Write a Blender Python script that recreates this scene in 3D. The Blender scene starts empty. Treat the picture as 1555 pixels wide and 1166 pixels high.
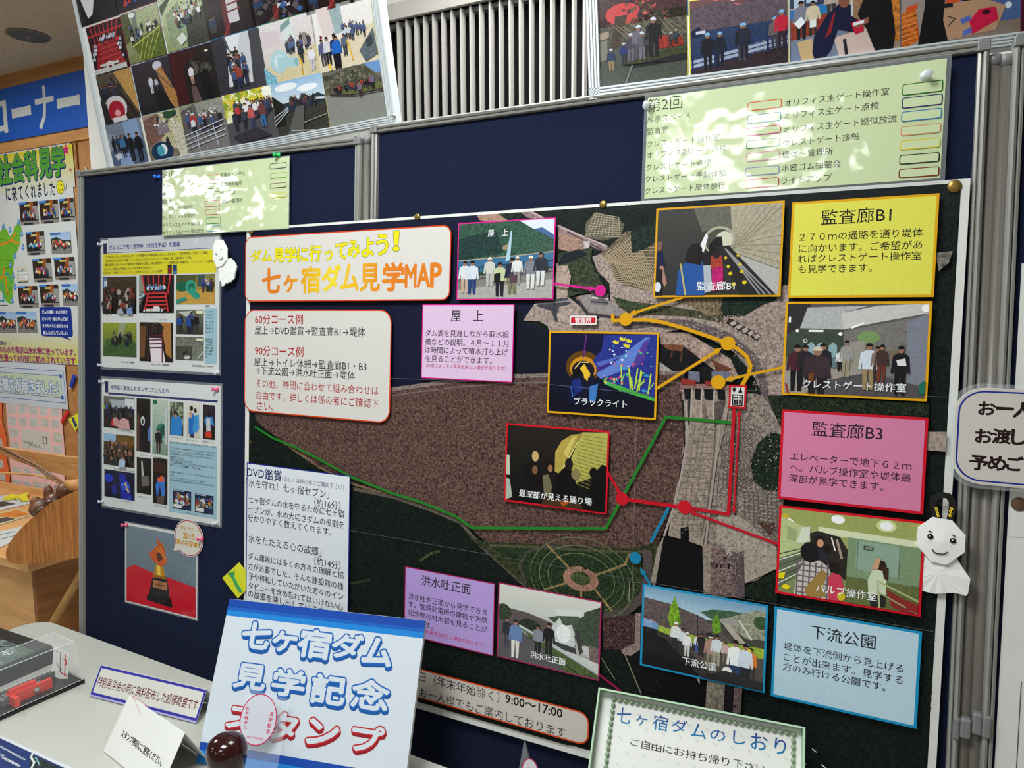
import bpy, math, random
import numpy as np
from mathutils import Vector, Matrix
scn = bpy.context.scene
COL = scn.collection

# ---------------------------------------------------------------- camera, world, lights, exposure
# The boards lean back 4 degrees; world Z is plumb, Y runs into the back wall, X to the right.
LEAN = math.radians(4)
SC = 1.15
def b2w(d):
    return Vector((d[0], d[2]*math.cos(LEAN)-d[1]*math.sin(LEAN), -(d[1]*math.cos(LEAN)+d[2]*math.sin(LEAN))))
CM = ((0.89660475, -0.0268129, 0.44201921), (0.0463829, 0.99836105, -0.03352384), (-0.44039589, 0.05055976, 0.89637892))
CAM = SC*b2w((0.46627726, -0.03633025+0.366, -0.88446587)) + Vector((0, 0, 1.8))
cam_d = bpy.data.cameras.new('camera'); cam = bpy.data.objects.new('camera', cam_d); COL.objects.link(cam)
ax = [b2w(CM[0]), b2w(CM[1]), b2w(CM[2])]            # image right, image down, forward
R = Matrix((ax[0], -ax[1], -ax[2])).transposed()
cam.matrix_world = Matrix.Translation(CAM) @ R.to_4x4()
cam_d.sensor_width = 36.0; cam_d.lens = 36.0*1078/1555; cam_d.clip_start = 0.02
scn.camera = cam
scn.view_settings.view_transform = 'Standard'
try: scn.view_settings.look = 'None'
except Exception: pass
scn.view_settings.gamma = 1.0
scn.view_settings.use_curve_mapping = False
scn.view_settings.exposure = 0.0
wd = bpy.data.worlds.new('world'); scn.world = wd; wd.use_nodes = True
wd.node_tree.nodes['Background'].inputs[0].default_value = (0.80, 0.90, 1.0, 1)
wd.node_tree.nodes['Background'].inputs[1].default_value = 0.30
CEIL = 2.55
def area(x, y, sx, sy, power, color=(0.93, 0.98, 1.0)):
    l = bpy.data.lights.new('unseen_overhead_light', 'AREA'); l.shape = 'RECTANGLE'; l.size = sx; l.size_y = sy
    l.energy = power; l.color = color
    o = bpy.data.objects.new('unseen_overhead_light', l); COL.objects.link(o); o.location = (x, y, CEIL-0.03)
    return o
for lx, ly, pw in ((-0.12, -0.95, 36), (0.02, -2.30, 14), (-3.12, -2.30, 15), (-1.6, -4.6, 16), (1.8, -4.0, 15), (-4.6, -4.6, 14), (-2.7, -0.1, 34), (0.1, 0.12, 20)):  # all out of view; board, back-wall and alcove lamps added to brighten those areas
    area(lx, ly, 0.62, 0.50, pw)

# ---------------------------------------------------------------- geometry of the view onto real planes
def ray(x, y):
    v = ((x-777.5)/1078, (y-583)/1078, 1.0)
    return b2w((CM[0][0]*v[0]+CM[1][0]*v[1]+CM[2][0]*v[2], CM[0][1]*v[0]+CM[1][1]*v[1]+CM[2][1]*v[2], CM[0][2]*v[0]+CM[1][2]*v[1]+CM[2][2]*v[2]))
def atz(x, y, z):
    d = ray(x, y); return CAM + d*((z-CAM.z)/d.z)
def aty(x, y, Y):
    d = ray(x, y); return CAM + d*((Y-CAM.y)/d.y)
def quad3(q, z0=None, y0=None, i0=0):
    """four corners of a parallelogram seen at four image points, one corner at a known height or depth"""
    r = [ray(*p) for p in q]
    A = np.column_stack([np.array(r[1]), -np.array(r[2]), np.array(r[3])])
    s = np.linalg.solve(A, np.array(r[0])); s = [1.0, *s]
    P = [r[i]*float(s[i]) for i in range(4)]
    k = (z0-CAM.z)/P[i0].z if z0 is not None else (y0-CAM.y)/P[i0].y
    return [CAM+p*k for p in P]
def stand3(TL, BL, BR, z):
    """a rectangle that stands on the surface at height z on its lower edge and leans so that its corner is seen at TL"""
    P3, P2 = atz(*BL, z), atz(*BR, z); r = ray(*TL); u = (P2-P3).normalized()
    P0 = CAM+r*((P3-CAM).dot(u)/r.dot(u)); return [P0, P0+P2-P3, P2, P3]
class Frame:
    """a plane with axes: U right, V down, N towards the viewer"""
    def __init__(s, O, U, V):
        s.O = Vector(O); s.U = Vector(U).normalized(); V = Vector(V); V = V - s.U*V.dot(s.U); s.V = V.normalized()
        s.N = s.V.cross(s.U)
        if s.N.dot(CAM-s.O) < 0: s.N = -s.N
    def uv(s, x, y):
        d = ray(x, y); p = CAM + d*((s.O-CAM).dot(s.N)/d.dot(s.N)) - s.O
        return (p.dot(s.U), p.dot(s.V))
    def P(s, u, v, h=0.0): return s.O + s.U*u + s.V*v + s.N*h
    def px(s, x, y, h=0.0): return s.P(*s.uv(x, y), h)
    def shift(s, h): return Frame(s.O+s.N*h, s.U, s.V)
def qframe(Q): return Frame(Q[0], Q[1]-Q[0], Q[3]-Q[0])

# ---------------------------------------------------------------- materials
def lin(c):
    r = []
    for v in c[:3]:
        v = v/255.0; r.append(v/12.92 if v <= 0.04045 else ((v+0.055)/1.055)**2.4)
    return r
def mat(name, color, rough=0.6, metal=0.0, noise=0.0, nscale=40.0, bump=0.0, bscale=200.0, coat=0.0, emit=None, trans=0.0, ior=1.45, alpha=1.0, spec=0.5, color2=None, stretch=None):
    m = bpy.data.materials.new(name); m.use_nodes = True; nt = m.node_tree; b = nt.nodes['Principled BSDF']
    c = (*lin(color), 1)
    b.inputs['Roughness'].default_value = rough; b.inputs['Metallic'].default_value = metal
    b.inputs['Specular IOR Level'].default_value = spec
    b.inputs['Coat Weight'].default_value = coat; b.inputs['IOR'].default_value = ior
    b.inputs['Transmission Weight'].default_value = trans; b.inputs['Alpha'].default_value = alpha
    tc = nt.nodes.new('ShaderNodeTexCoord'); mp = nt.nodes.new('ShaderNodeMapping'); nt.links.new(tc.outputs['Object'], mp.inputs[0])
    if stretch: mp.inputs['Scale'].default_value = stretch
    n = nt.nodes.new('ShaderNodeTexNoise'); n.inputs['Scale'].default_value = nscale; n.inputs['Detail'].default_value = 5
    nt.links.new(mp.outputs[0], n.inputs[0])
    rp = nt.nodes.new('ShaderNodeMix'); rp.data_type = 'RGBA'
    c2 = (*lin(color2), 1) if color2 else tuple(v*(1-noise) for v in c[:3])+(1,)
    rp.inputs[6].default_value = c; rp.inputs[7].default_value = c2
    mr = nt.nodes.new('ShaderNodeMapRange'); mr.inputs[1].default_value = 0.305; mr.inputs[2].default_value = 0.65
    nt.links.new(n.outputs[0], mr.inputs[0]); nt.links.new(mr.outputs[0], rp.inputs[0]); nt.links.new(rp.outputs[2], b.inputs['Base Color'])
    if bump:
        n2 = nt.nodes.new('ShaderNodeTexNoise'); n2.inputs['Scale'].default_value = bscale; n2.inputs['Detail'].default_value = 3
        nt.links.new(mp.outputs[0], n2.inputs[0])
        bp = nt.nodes.new('ShaderNodeBump'); bp.inputs['Strength'].default_value = bump; bp.inputs['Distance'].default_value = 0.002
        nt.links.new(n2.outputs[0], bp.inputs['Height']); nt.links.new(bp.outputs[0], b.inputs['Normal'])
    if emit:
        b.inputs['Emission Color'].default_value = (*lin(color), 1); b.inputs['Emission Strength'].default_value = emit
    return m
def wood(name, c1, c2, scale, rot=(0, 0, 0), rough=0.45, stretch=(1, 1, 12)):
    m = bpy.data.materials.new(name); m.use_nodes = True; nt = m.node_tree; b = nt.nodes['Principled BSDF']
    b.inputs['Roughness'].default_value = rough
    tc = nt.nodes.new('ShaderNodeTexCoord'); mp = nt.nodes.new('ShaderNodeMapping'); mp.inputs['Scale'].default_value = stretch; mp.inputs['Rotation'].default_value = rot
    nt.links.new(tc.outputs['Object'], mp.inputs[0])
    n = nt.nodes.new('ShaderNodeTexNoise'); n.inputs['Scale'].default_value = scale; n.inputs['Detail'].default_value = 8; n.inputs['Distortion'].default_value = 0.6
    nt.links.new(mp.outputs[0], n.inputs[0])
    rp = nt.nodes.new('ShaderNodeValToRGB'); rp.color_ramp.elements[0].position = 0.35; rp.color_ramp.elements[1].position = 0.65
    rp.color_ramp.elements[0].color = (*lin(c2), 1); rp.color_ramp.elements[1].color = (*lin(c1), 1)
    nt.links.new(n.outputs[0], rp.inputs[0]); nt.links.new(rp.outputs[0], b.inputs['Base Color'])
    return m
def print_mat(name, rough, coat, bump=0.0, bscale=14.0, coat_rough=0.05, fine=1100.0, spec=0.12):
    """printed paper: ink colour per printed shape, alpha of the colour = how grainy that ink area is"""
    m = bpy.data.materials.new(name); m.use_nodes = True; nt = m.node_tree; b = nt.nodes['Principled BSDF']
    b.inputs['Roughness'].default_value = rough; b.inputs['Coat Weight'].default_value = coat; b.inputs['Coat Roughness'].default_value = coat_rough
    b.inputs['Specular IOR Level'].default_value = spec
    a = nt.nodes.new('ShaderNodeVertexColor'); a.layer_name = 'Col'
    tc = nt.nodes.new('ShaderNodeTexCoord')
    ns = []
    for sc_, dt in ((fine, 1.0), (fine*0.22, 6.0)):
        n = nt.nodes.new('ShaderNodeTexNoise'); n.inputs['Scale'].default_value = sc_; n.inputs['Detail'].default_value = dt
        nt.links.new(tc.outputs['Object'], n.inputs[0]); ns.append(n)
    ad = nt.nodes.new('ShaderNodeMath'); ad.operation = 'ADD'; nt.links.new(ns[0].outputs[0], ad.inputs[0]); nt.links.new(ns[1].outputs[0], ad.inputs[1])
    sb = nt.nodes.new('ShaderNodeMath'); sb.operation = 'SUBTRACT'; nt.links.new(ad.outputs[0], sb.inputs[0]); sb.inputs[1].default_value = 1.0
    ml = nt.nodes.new('ShaderNodeMath'); ml.operation = 'MULTIPLY'; nt.links.new(sb.outputs[0], ml.inputs[0]); nt.links.new(a.outputs['Alpha'], ml.inputs[1])
    m2 = nt.nodes.new('ShaderNodeMath'); m2.operation = 'MULTIPLY_ADD'; nt.links.new(ml.outputs[0], m2.inputs[0]); m2.inputs[1].default_value = 8.5; m2.inputs[2].default_value = 1.0
    mx = nt.nodes.new('ShaderNodeMath'); mx.operation = 'MAXIMUM'; nt.links.new(m2.outputs[0], mx.inputs[0]); mx.inputs[1].default_value = 0.12
    vm = nt.nodes.new('ShaderNodeVectorMath'); vm.operation = 'SCALE'; nt.links.new(a.outputs['Color'], vm.inputs[0]); nt.links.new(mx.outputs[0], vm.inputs['Scale'])
    nt.links.new(vm.outputs[0], b.inputs['Base Color'])
    if bump:
        n = nt.nodes.new('ShaderNodeTexNoise'); n.inputs['Scale'].default_value = bscale; n.inputs['Detail'].default_value = 3; n.inputs['Roughness'].default_value = 0.55
        nt.links.new(tc.outputs['Object'], n.inputs[0])
        bp = nt.nodes.new('ShaderNodeBump'); bp.inputs['Strength'].default_value = 1.0; bp.inputs['Distance'].default_value = bump
        nt.links.new(n.outputs[0], bp.inputs['Height']); nt.links.new(bp.outputs[0], b.inputs['Coat Normal'])
    return m
MT = {}
MT['print'] = print_mat('printed_paper', 0.55, 0.0)
MT['laminate'] = print_mat('laminated_print', 0.5, 1.0, bump=0.005, bscale=8.0, coat_rough=0.08)
MT['photo_print'] = print_mat('glossy_print', 0.45, 0.25, coat_rough=0.15)
MT['film'] = mat('clear_laminate_film', (225, 232, 235), rough=0.08, alpha=0.10, noise=0.0)
MT['navy'] = mat('navy_board_fabric', (25, 32, 58), rough=0.95, color2=(18, 25, 46), nscale=700, bump=0.4, bscale=900, spec=0.15)
MT['alu'] = mat('painted_aluminium', (152, 151, 145), rough=0.35, metal=0.25, noise=0.06, nscale=8)
MT['alu_dark'] = mat('grey_plastic_cap', (116, 117, 116), rough=0.4)
MT['post'] = mat('grey_brown_post_enamel', (104, 100, 92), rough=0.4, metal=0.15, noise=0.06, nscale=8)
MT['alu_light'] = mat('light_panel_frame', (205, 210, 212), rough=0.35, metal=0.15, noise=0.05, nscale=6)
MT['white_panel'] = mat('white_panel_face', (226, 228, 228), rough=0.4, noise=0.03, nscale=5)
MT['plaster'] = mat('textured_wallpaper', (222, 220, 214), rough=0.9, noise=0.05, nscale=60, bump=0.7, bscale=260)
MT['ceiling'] = mat('mottled_ceiling_board', (206, 200, 180), rough=0.95, color2=(190, 184, 164), nscale=45, bump=0.4, bscale=150)
MT['floor'] = mat('grey_floor_vinyl', (172, 164, 150), rough=0.5, noise=0.15, nscale=9)
MT['louver'] = mat('louver_painted_metal', (196, 190, 182), rough=0.5, noise=0.05, nscale=7)
MT['dark'] = mat('dark_void', (10, 10, 11), rough=0.9, noise=0.1)
MT['cork'] = mat('tan_wall_board', (172, 122, 72), rough=0.85, color2=(158, 108, 60), nscale=30, bump=0.2, bscale=400)
MT['woodtrim'] = wood('wall_wood_trim', (196, 142, 84), (178, 124, 70), 3.0, stretch=(1, 1, 14))
MT['counter'] = wood('counter_maple', (222, 172, 112), (206, 152, 94), 2.5, stretch=(2, 2, 12))
MT['counter_dark'] = wood('counter_side', (150, 98, 50), (128, 80, 38), 3.0, stretch=(2, 2, 14))
MT['leafwood'] = wood('striped_cedar', (204, 136, 66), (160, 94, 38), 9.0, rot=(0, 0.15, 0), stretch=(9, 9, 0.7))
MT['wingwood'] = wood('light_cedar', (206, 150, 90), (182, 122, 66), 7.0, stretch=(1.2, 1.2, 9))
MT['twig'] = wood('twig_bark', (140, 96, 58), (100, 64, 36), 20.0, stretch=(2, 2, 8))
MT['nut'] = wood('acorn_brown', (120, 72, 40), (84, 46, 22), 25.0, rough=0.4, stretch=(1, 1, 2))
MT['dowel'] = wood('pale_dowel', (196, 148, 82), (168, 120, 60), 14.0, stretch=(1, 1, 1))
MT['wire'] = mat('steel_wire', (190, 192, 196), rough=0.25, metal=0.9, noise=0.05)
MT['table'] = mat('table_laminate', (172, 172, 162), rough=0.42, noise=0.03, nscale=12)
MT['table_edge'] = mat('table_edge_band', (36, 34, 34), rough=0.5, noise=0.1)
MT['card'] = mat('white_card', (214, 214, 208), rough=0.6, noise=0.03, nscale=15)
MT['origami'] = mat('origami_paper', (232, 232, 228), rough=0.7, noise=0.02, nscale=20)
MT['acrylic'] = mat('clear_acrylic', (244, 248, 248), rough=0.03, alpha=0.07, noise=0.0)
MT['acrylic_edge'] = mat('acrylic_bright_edge', (236, 240, 240), rough=0.1, alpha=0.65)
MT['black'] = mat('black_plastic', (26, 25, 26), rough=0.3, noise=0.2)
MT['redmodel'] = mat('red_painted_model', (214, 52, 40), rough=0.4, noise=0.06)
MT['steel'] = mat('bright_steel', (196, 196, 192), rough=0.22, metal=0.9, noise=0.05)
MT['gray_metal'] = mat('grey_model_metal', (130, 128, 126), rough=0.4, metal=0.4, noise=0.2)
MT['stamp'] = mat('dark_lacquered_wood', (44, 16, 16), rough=0.14, noise=0.35, nscale=30, coat=0.15, spec=0.4)
MT['brass'] = mat('brass_tack', (150, 122, 62), rough=0.35, metal=0.7, noise=0.2)
MT['bronze'] = mat('brown_magnet', (110, 82, 64), rough=0.45, metal=0.3, noise=0.2)
MT['clearpin'] = mat('clear_pin_plastic', (222, 228, 232), rough=0.08, alpha=0.6)
MT['pinkpin'] = mat('pink_pin_plastic', (240, 92, 130), rough=0.15, alpha=0.9)
MT['bluepin'] = mat('blue_pin_plastic', (30, 110, 220), rough=0.15)
MT['greenpin'] = mat('green_pin_plastic', (30, 190, 100), rough=0.15)
MT['ribbon'] = mat('black_ribbon', (26, 26, 26), rough=0.5, noise=0.2)
MT['gold'] = mat('gold_print', (226, 190, 40), rough=0.4)
MT['green_rim'] = mat('pale_green_box', (168, 200, 168), rough=0.6, noise=0.04)
MT['bead'] = mat('sage_bead', (138, 158, 128), rough=0.5, noise=0.1)
MT['speaker'] = mat('ceiling_speaker_mesh', (92, 96, 100), rough=0.6, noise=0.2, nscale=200)

# ---------------------------------------------------------------- object helpers
def to_obj(name, verts, faces, m, root=None, smooth=False, cols=None):
    me = bpy.data.meshes.new(name)
    off = root.location if root is not None else Vector((0, 0, 0))
    vs = [tuple(Vector(v)-off) for v in verts]
    me.from_pydata(vs, [], faces)
    if cols is not None:
        ca = me.color_attributes.new('Col', 'FLOAT_COLOR', 'POINT')
        ca.data.foreach_set('color', np.array(cols, dtype=np.float32).ravel())
    me.materials.append(MT[m] if isinstance(m, str) else m)
    if smooth: me.shade_smooth()
    me.update()
    o = bpy.data.objects.new(name, me); COL.objects.link(o)
    if root is not None: o.parent = root
    return o
def recenter(o):
    """put a top-level mesh's origin at its own base"""
    me = o.data; co = np.empty(len(me.vertices)*3); me.vertices.foreach_get('co', co); co = co.reshape(-1, 3)
    c = Vector((co[:, 0].mean(), co[:, 1].mean(), co[:, 2].min())); me.transform(Matrix.Translation(-c)); o.location = c
    return o
def tag(o, label, cat, group=None, kind=None):
    o['label'] = label; o['category'] = cat
    if group: o['group'] = group
    if kind: o['kind'] = kind
    return o
def struct(o): o['kind'] = 'structure'; return o
def thing(name, loc, label, cat, group=None):
    o = bpy.data.objects.new(name, None); COL.objects.link(o); o.location = loc; o.empty_display_size = 0.05
    return tag(o, label, cat, group)
class MB:
    """collects shapes in world coordinates"""
    def __init__(s): s.v = []; s.f = []
    def add(s, vs, fs):
        k = len(s.v); s.v += [Vector(v) for v in vs]; s.f += [tuple(i+k for i in f) for f in fs]; return s
    def hexa(s, b, t):      # four bottom and four top points
        s.add(list(b)+list(t), [(3, 2, 1, 0), (4, 5, 6, 7), (0, 1, 5, 4), (1, 2, 6, 5), (2, 3, 7, 6), (3, 0, 4, 7)]); return s
    def box(s, a, b):
        x0, y0, z0 = a; x1, y1, z1 = b
        return s.hexa([(x0, y0, z0), (x1, y0, z0), (x1, y1, z0), (x0, y1, z0)], [(x0, y0, z1), (x1, y0, z1), (x1, y1, z1), (x0, y1, z1)])
    def fbox(s, F, u0, v0, u1, v1, h0, h1):   # box in a frame
        return s.hexa([F.P(u0, v0, h0), F.P(u1, v0, h0), F.P(u1, v1, h0), F.P(u0, v1, h0)], [F.P(u0, v0, h1), F.P(u1, v0, h1), F.P(u1, v1, h1), F.P(u0, v1, h1)])
    def prism(s, pts, n, h):  # polygon extruded along n by h
        a = [Vector(p) for p in pts]; b = [p+Vector(n)*h for p in a]; k = len(a)
        s.add(a+b, [tuple(range(k))[::-1], tuple(range(k, 2*k))]+[(i, (i+1) % k, k+(i+1) % k, k+i) for i in range(k)]); return s
    def tube(s, pts, r, n=8, cap=True):
        pts = [Vector(p) for p in pts]; rs = r if isinstance(r, (list, tuple)) else [r]*len(pts)
        rings = []; k0 = len(s.v); prev = None
        for i, p in enumerate(pts):
            d = (pts[min(i+1, len(pts)-1)]-pts[max(i-1, 0)]).normalized()
            if prev is None:
                a = d.orthogonal().normalized()
            else:
                a = (prev-d*prev.dot(d)); a = a.normalized() if a.length > 1e-6 else d.orthogonal().normalized()
            prev = a; b = d.cross(a)
            s.v += [p+(a*math.cos(t)+b*math.sin(t))*rs[i] for t in [2*math.pi*j/n for j in range(n)]]
        for i in range(len(pts)-1):
            for j in range(n):
                s.f.append((k0+i*n+j, k0+i*n+(j+1) % n, k0+(i+1)*n+(j+1) % n, k0+(i+1)*n+j))
        if cap:
            s.f.append(tuple(k0+j for j in range(n))[::-1]); s.f.append(tuple(k0+(len(pts)-1)*n+j for j in range(n)))
        return s
    def lathe(s, base, axis, prof, n=16):   # prof: (distance along axis, radius)
        axis = Vector(axis).normalized(); return s.tube([Vector(base)+axis*h for h, r in prof], [max(r, 1e-4) for h, r in prof], n)
    def build(s, name, m, root=None, smooth=False): return to_obj(name, s.v, s.f, m, root, smooth)
def bevel(o, w=0.001, seg=2):
    md = o.modifiers.new('bevel', 'BEVEL'); md.width = w; md.segments = seg; md.limit_method = 'ANGLE'; md.angle_limit = 0.6
    return o

# ---------------------------------------------------------------- flat print: shapes and lettering laid on a sheet
_tc = bpy.data.curves.new('lettering', 'FONT'); _to = bpy.data.objects.new('lettering', _tc); COL.objects.link(_to)
_tc.resolution_u = 2; _tc.fill_mode = 'FRONT'
_tcache = {}
def glyphs(body, weight=0.0):
    k = (body, weight)
    if k not in _tcache:
        _tc.body = body; _tc.offset = weight; _tc.space_line = 1.0
        _to.update_tag(); dg = bpy.context.evaluated_depsgraph_get(); dg.update()
        me = bpy.data.meshes.new_from_object(_to.evaluated_get(dg))
        vs = [(v.co.x, v.co.y) for v in me.vertices]; fs = [tuple(p.vertices) for p in me.polygons]
        bpy.data.meshes.remove(me); _tcache[k] = (vs, fs)
    return _tcache[k]
ALB = 0.80
GAIN = [1.0]       # ink lightening that makes up for dimmer light low and right
def ink(c, grain=0.0):
    l = lin(c); g = ALB*GAIN[0]; return (min(l[0]*g, .86), min(l[1]*g, .86), min(l[2]*g, .86), grain)
DZ = 2.2e-5
class Canvas:
    def __init__(s, F, h=0.0, map_=None):
        s.F = F; s.v = []; s.f = []; s.c = []; s.h = h; s.map = map_ or F.uv; s.clip = None; s.rnd = random.Random(5)
    def up(s, n=1): s.h += DZ*n; return s
    def addp(s, uvs, col, grain=0.0, cols=None):
        k = len(s.v)
        if s.clip and cols is None:
            uvs = clip_poly(uvs, s.clip)
            if len(uvs) < 3: return
        s.q = (getattr(s, 'q', 0)+1) % 8; hq = s.h+s.q*2e-6      # never two shapes in exactly one plane
        s.v += [s.F.P(u, v, hq) for u, v in uvs]; s.f.append(tuple(range(k, k+len(uvs))))
        s.c += [ink(c, grain) for c in cols] if cols else [ink(col, grain)]*len(uvs)
    def poly(s, pts, col, grain=0.0, cols=None): s.up(); s.addp([s.map(*p) for p in pts], col, grain, cols); return s
    def rect(s, a, b, col, grain=0.0, col2=None, horiz=False):
        u0, v0 = s.map(*a); u1, v1 = s.map(*b); s.up()
        cols = None
        if col2: cols = [col, col2, col2, col] if horiz else [col, col, col2, col2]
        s.addp([(u0, v0), (u1, v0), (u1, v1), (u0, v1)], col, grain, cols); return s
    def rrect(s, a, b, r, col, grain=0.0, n=6):
        u0, v0 = s.map(*a); u1, v1 = s.map(*b); s.up(); pts = []
        for cx, cy, t0 in ((u1-r, v0+r, -90), (u1-r, v1-r, 0), (u0+r, v1-r, 90), (u0+r, v0+r, 180)):
            for i in range(n+1):
                t = math.radians(t0+90*i/n); pts.append((cx+r*math.cos(t), cy+r*math.sin(t)))
        s.addp(pts, col, grain); return s
    def outline(s, a, b, w, col, r=0.0):
        """open rectangle drawn as four bars"""
        u0, v0 = s.map(*a); u1, v1 = s.map(*b); s.up()
        for q in ((u0, v0, u1, v0+w), (u0, v1-w, u1, v1), (u0, v0+w, u0+w, v1-w), (u1-w, v0+w, u1, v1-w)):
            s.addp([(q[0], q[1]), (q[2], q[1]), (q[2], q[3]), (q[0], q[3])], col)
        return s
    def disc(s, x, y, rx, ry, col, grain=0.0, n=20, up=True):
        """radii in metres on the sheet"""
        u, v = s.map(x, y)
        if up: s.up()
        s.addp([(u+rx*math.cos(2*math.pi*i/n), v+ry*math.sin(2*math.pi*i/n)) for i in range(n)], col, grain); return s
    def ring(s, x, y, rx, ry, w, col, n=36):
        u, v = s.map(x, y); s.up()
        for i in range(n):
            a, b = 2*math.pi*i/n, 2*math.pi*(i+1)/n
            s.addp([(u+rx*math.cos(a), v+ry*math.sin(a)), (u+rx*math.cos(b), v+ry*math.sin(b)), (u+(rx-w)*math.cos(b), v+(ry-w)*math.sin(b)), (u+(rx-w)*math.cos(a), v+(ry-w)*math.sin(a))], col)
        return s
    def line(s, pts, w, col, grain=0.0, uv=False):
        q = [Vector(p) if uv else Vector(s.map(*p)) for p in pts]; s.up()
        for i in range(len(q)-1):
            d = q[i+1]-q[i]
            if d.length < 1e-7: continue
            d.normalize(); n = Vector((-d.y, d.x))*w/2; e = d*w/2*0.6
            a, b = q[i]-e, q[i+1]+e
            s.addp([tuple(a+n), tuple(b+n), tuple(b-n), tuple(a-n)], col, grain)
        return s
    def arrow(s, a, b, w, col, head=None):
        head = head or w*3.2; A = Vector(s.map(*a)); B = Vector(s.map(*b)); d = (B-A).normalized(); n = Vector((-d.y, d.x))
        s.line([tuple(A), tuple(B-d*head*0.8)], w, col, uv=True)
        s.addp([tuple(B), tuple(B-d*head+n*head*0.42), tuple(B-d*head-n*head*0.42)], col); return s
    nat = 1.0
    def text(s, body, a, b, col, weight=0.0, outline=None, shadow=None, colf=None, nat=None):
        """lettering fitted between a left-top and a right-bottom point"""
        u0, v0 = s.map(*a); u1, v1 = s.map(*b)
        w0 = min(weight, 0.0); vs, fs = glyphs(body, w0)
        xs = [p[0] for p in vs]; ys = [p[1] for p in vs]; x0, x1, y0, y1 = min(xs), max(xs), min(ys), max(ys)
        if len(body) >= 3 or nat:       # keep the type's own proportions, centred between the two points
            vc = (v0+v1)/2; hh = (u1-u0)*(y1-y0)/(x1-x0)*(nat or s.nat); v0, v1 = vc-hh/2, vc+hh/2
        fx = lambda x: u0+(x-x0)/(x1-x0)*(u1-u0)
        fy = lambda y: v1-(y-y0)/(y1-y0)*(v1-v0)
        e_ = min(abs((u1-u0)/(x1-x0)), abs((v1-v0)/(y1-y0)))
        def put(c, du=0, dv=0, r=0, n=8, f=None):
            for j in range(n if r > 0 else 1):
                a_, b_ = (r*e_*math.cos(2*math.pi*j/n), r*e_*math.sin(2*math.pi*j/n)) if r > 0 else (0, 0)
                k = len(s.v); s.v += [s.F.P(fx(x)+du+a_, fy(y)+dv+b_, s.h+j*1.4e-6+du*1e-3) for x, y in vs]
                s.f += [tuple(i+k for i in g) for g in fs]
                s.c += [ink(f(fx(x), fy(y))) for x, y in vs] if f else [ink(c)]*len(vs)
        W = max(weight, 0.0)
        if outline:
            if shadow:
                for k in range(shadow[2]):
                    s.up(); put(shadow[3], shadow[0]*(shadow[2]-k)/shadow[2], shadow[1]*(shadow[2]-k)/shadow[2], r=W+outline[1], n=8)
            s.up(); put(outline[0], r=W+outline[1], n=14)
        s.up(); put(col, r=W, n=4 if W < .015 else 8, f=colf)
        if W: put(col, f=colf)
        return s
    def build(s, name, m='print', root=None):
        o = to_obj(name, s.v, s.f, m, root, cols=s.c); s.v, s.f, s.c = [], [], []; return o
def clip_poly(p, box):
    u0, v0, u1, v1 = box
    for ax_, lim, sg in ((0, u0, 1), (0, u1, -1), (1, v0, 1), (1, v1, -1)):
        out = []
        for i in range(len(p)):
            a, b = p[i-1], p[i]; ia = (a[ax_]-lim)*sg >= 0; ib = (b[ax_]-lim)*sg >= 0
            if ia != ib:
                t = (lim-a[ax_])/(b[ax_]-a[ax_]); out.append((a[0]+(b[0]-a[0])*t, a[1]+(b[1]-a[1])*t))
            if ib: out.append(b)
        p = out
        if len(p) < 3: return []
    return p
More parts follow.
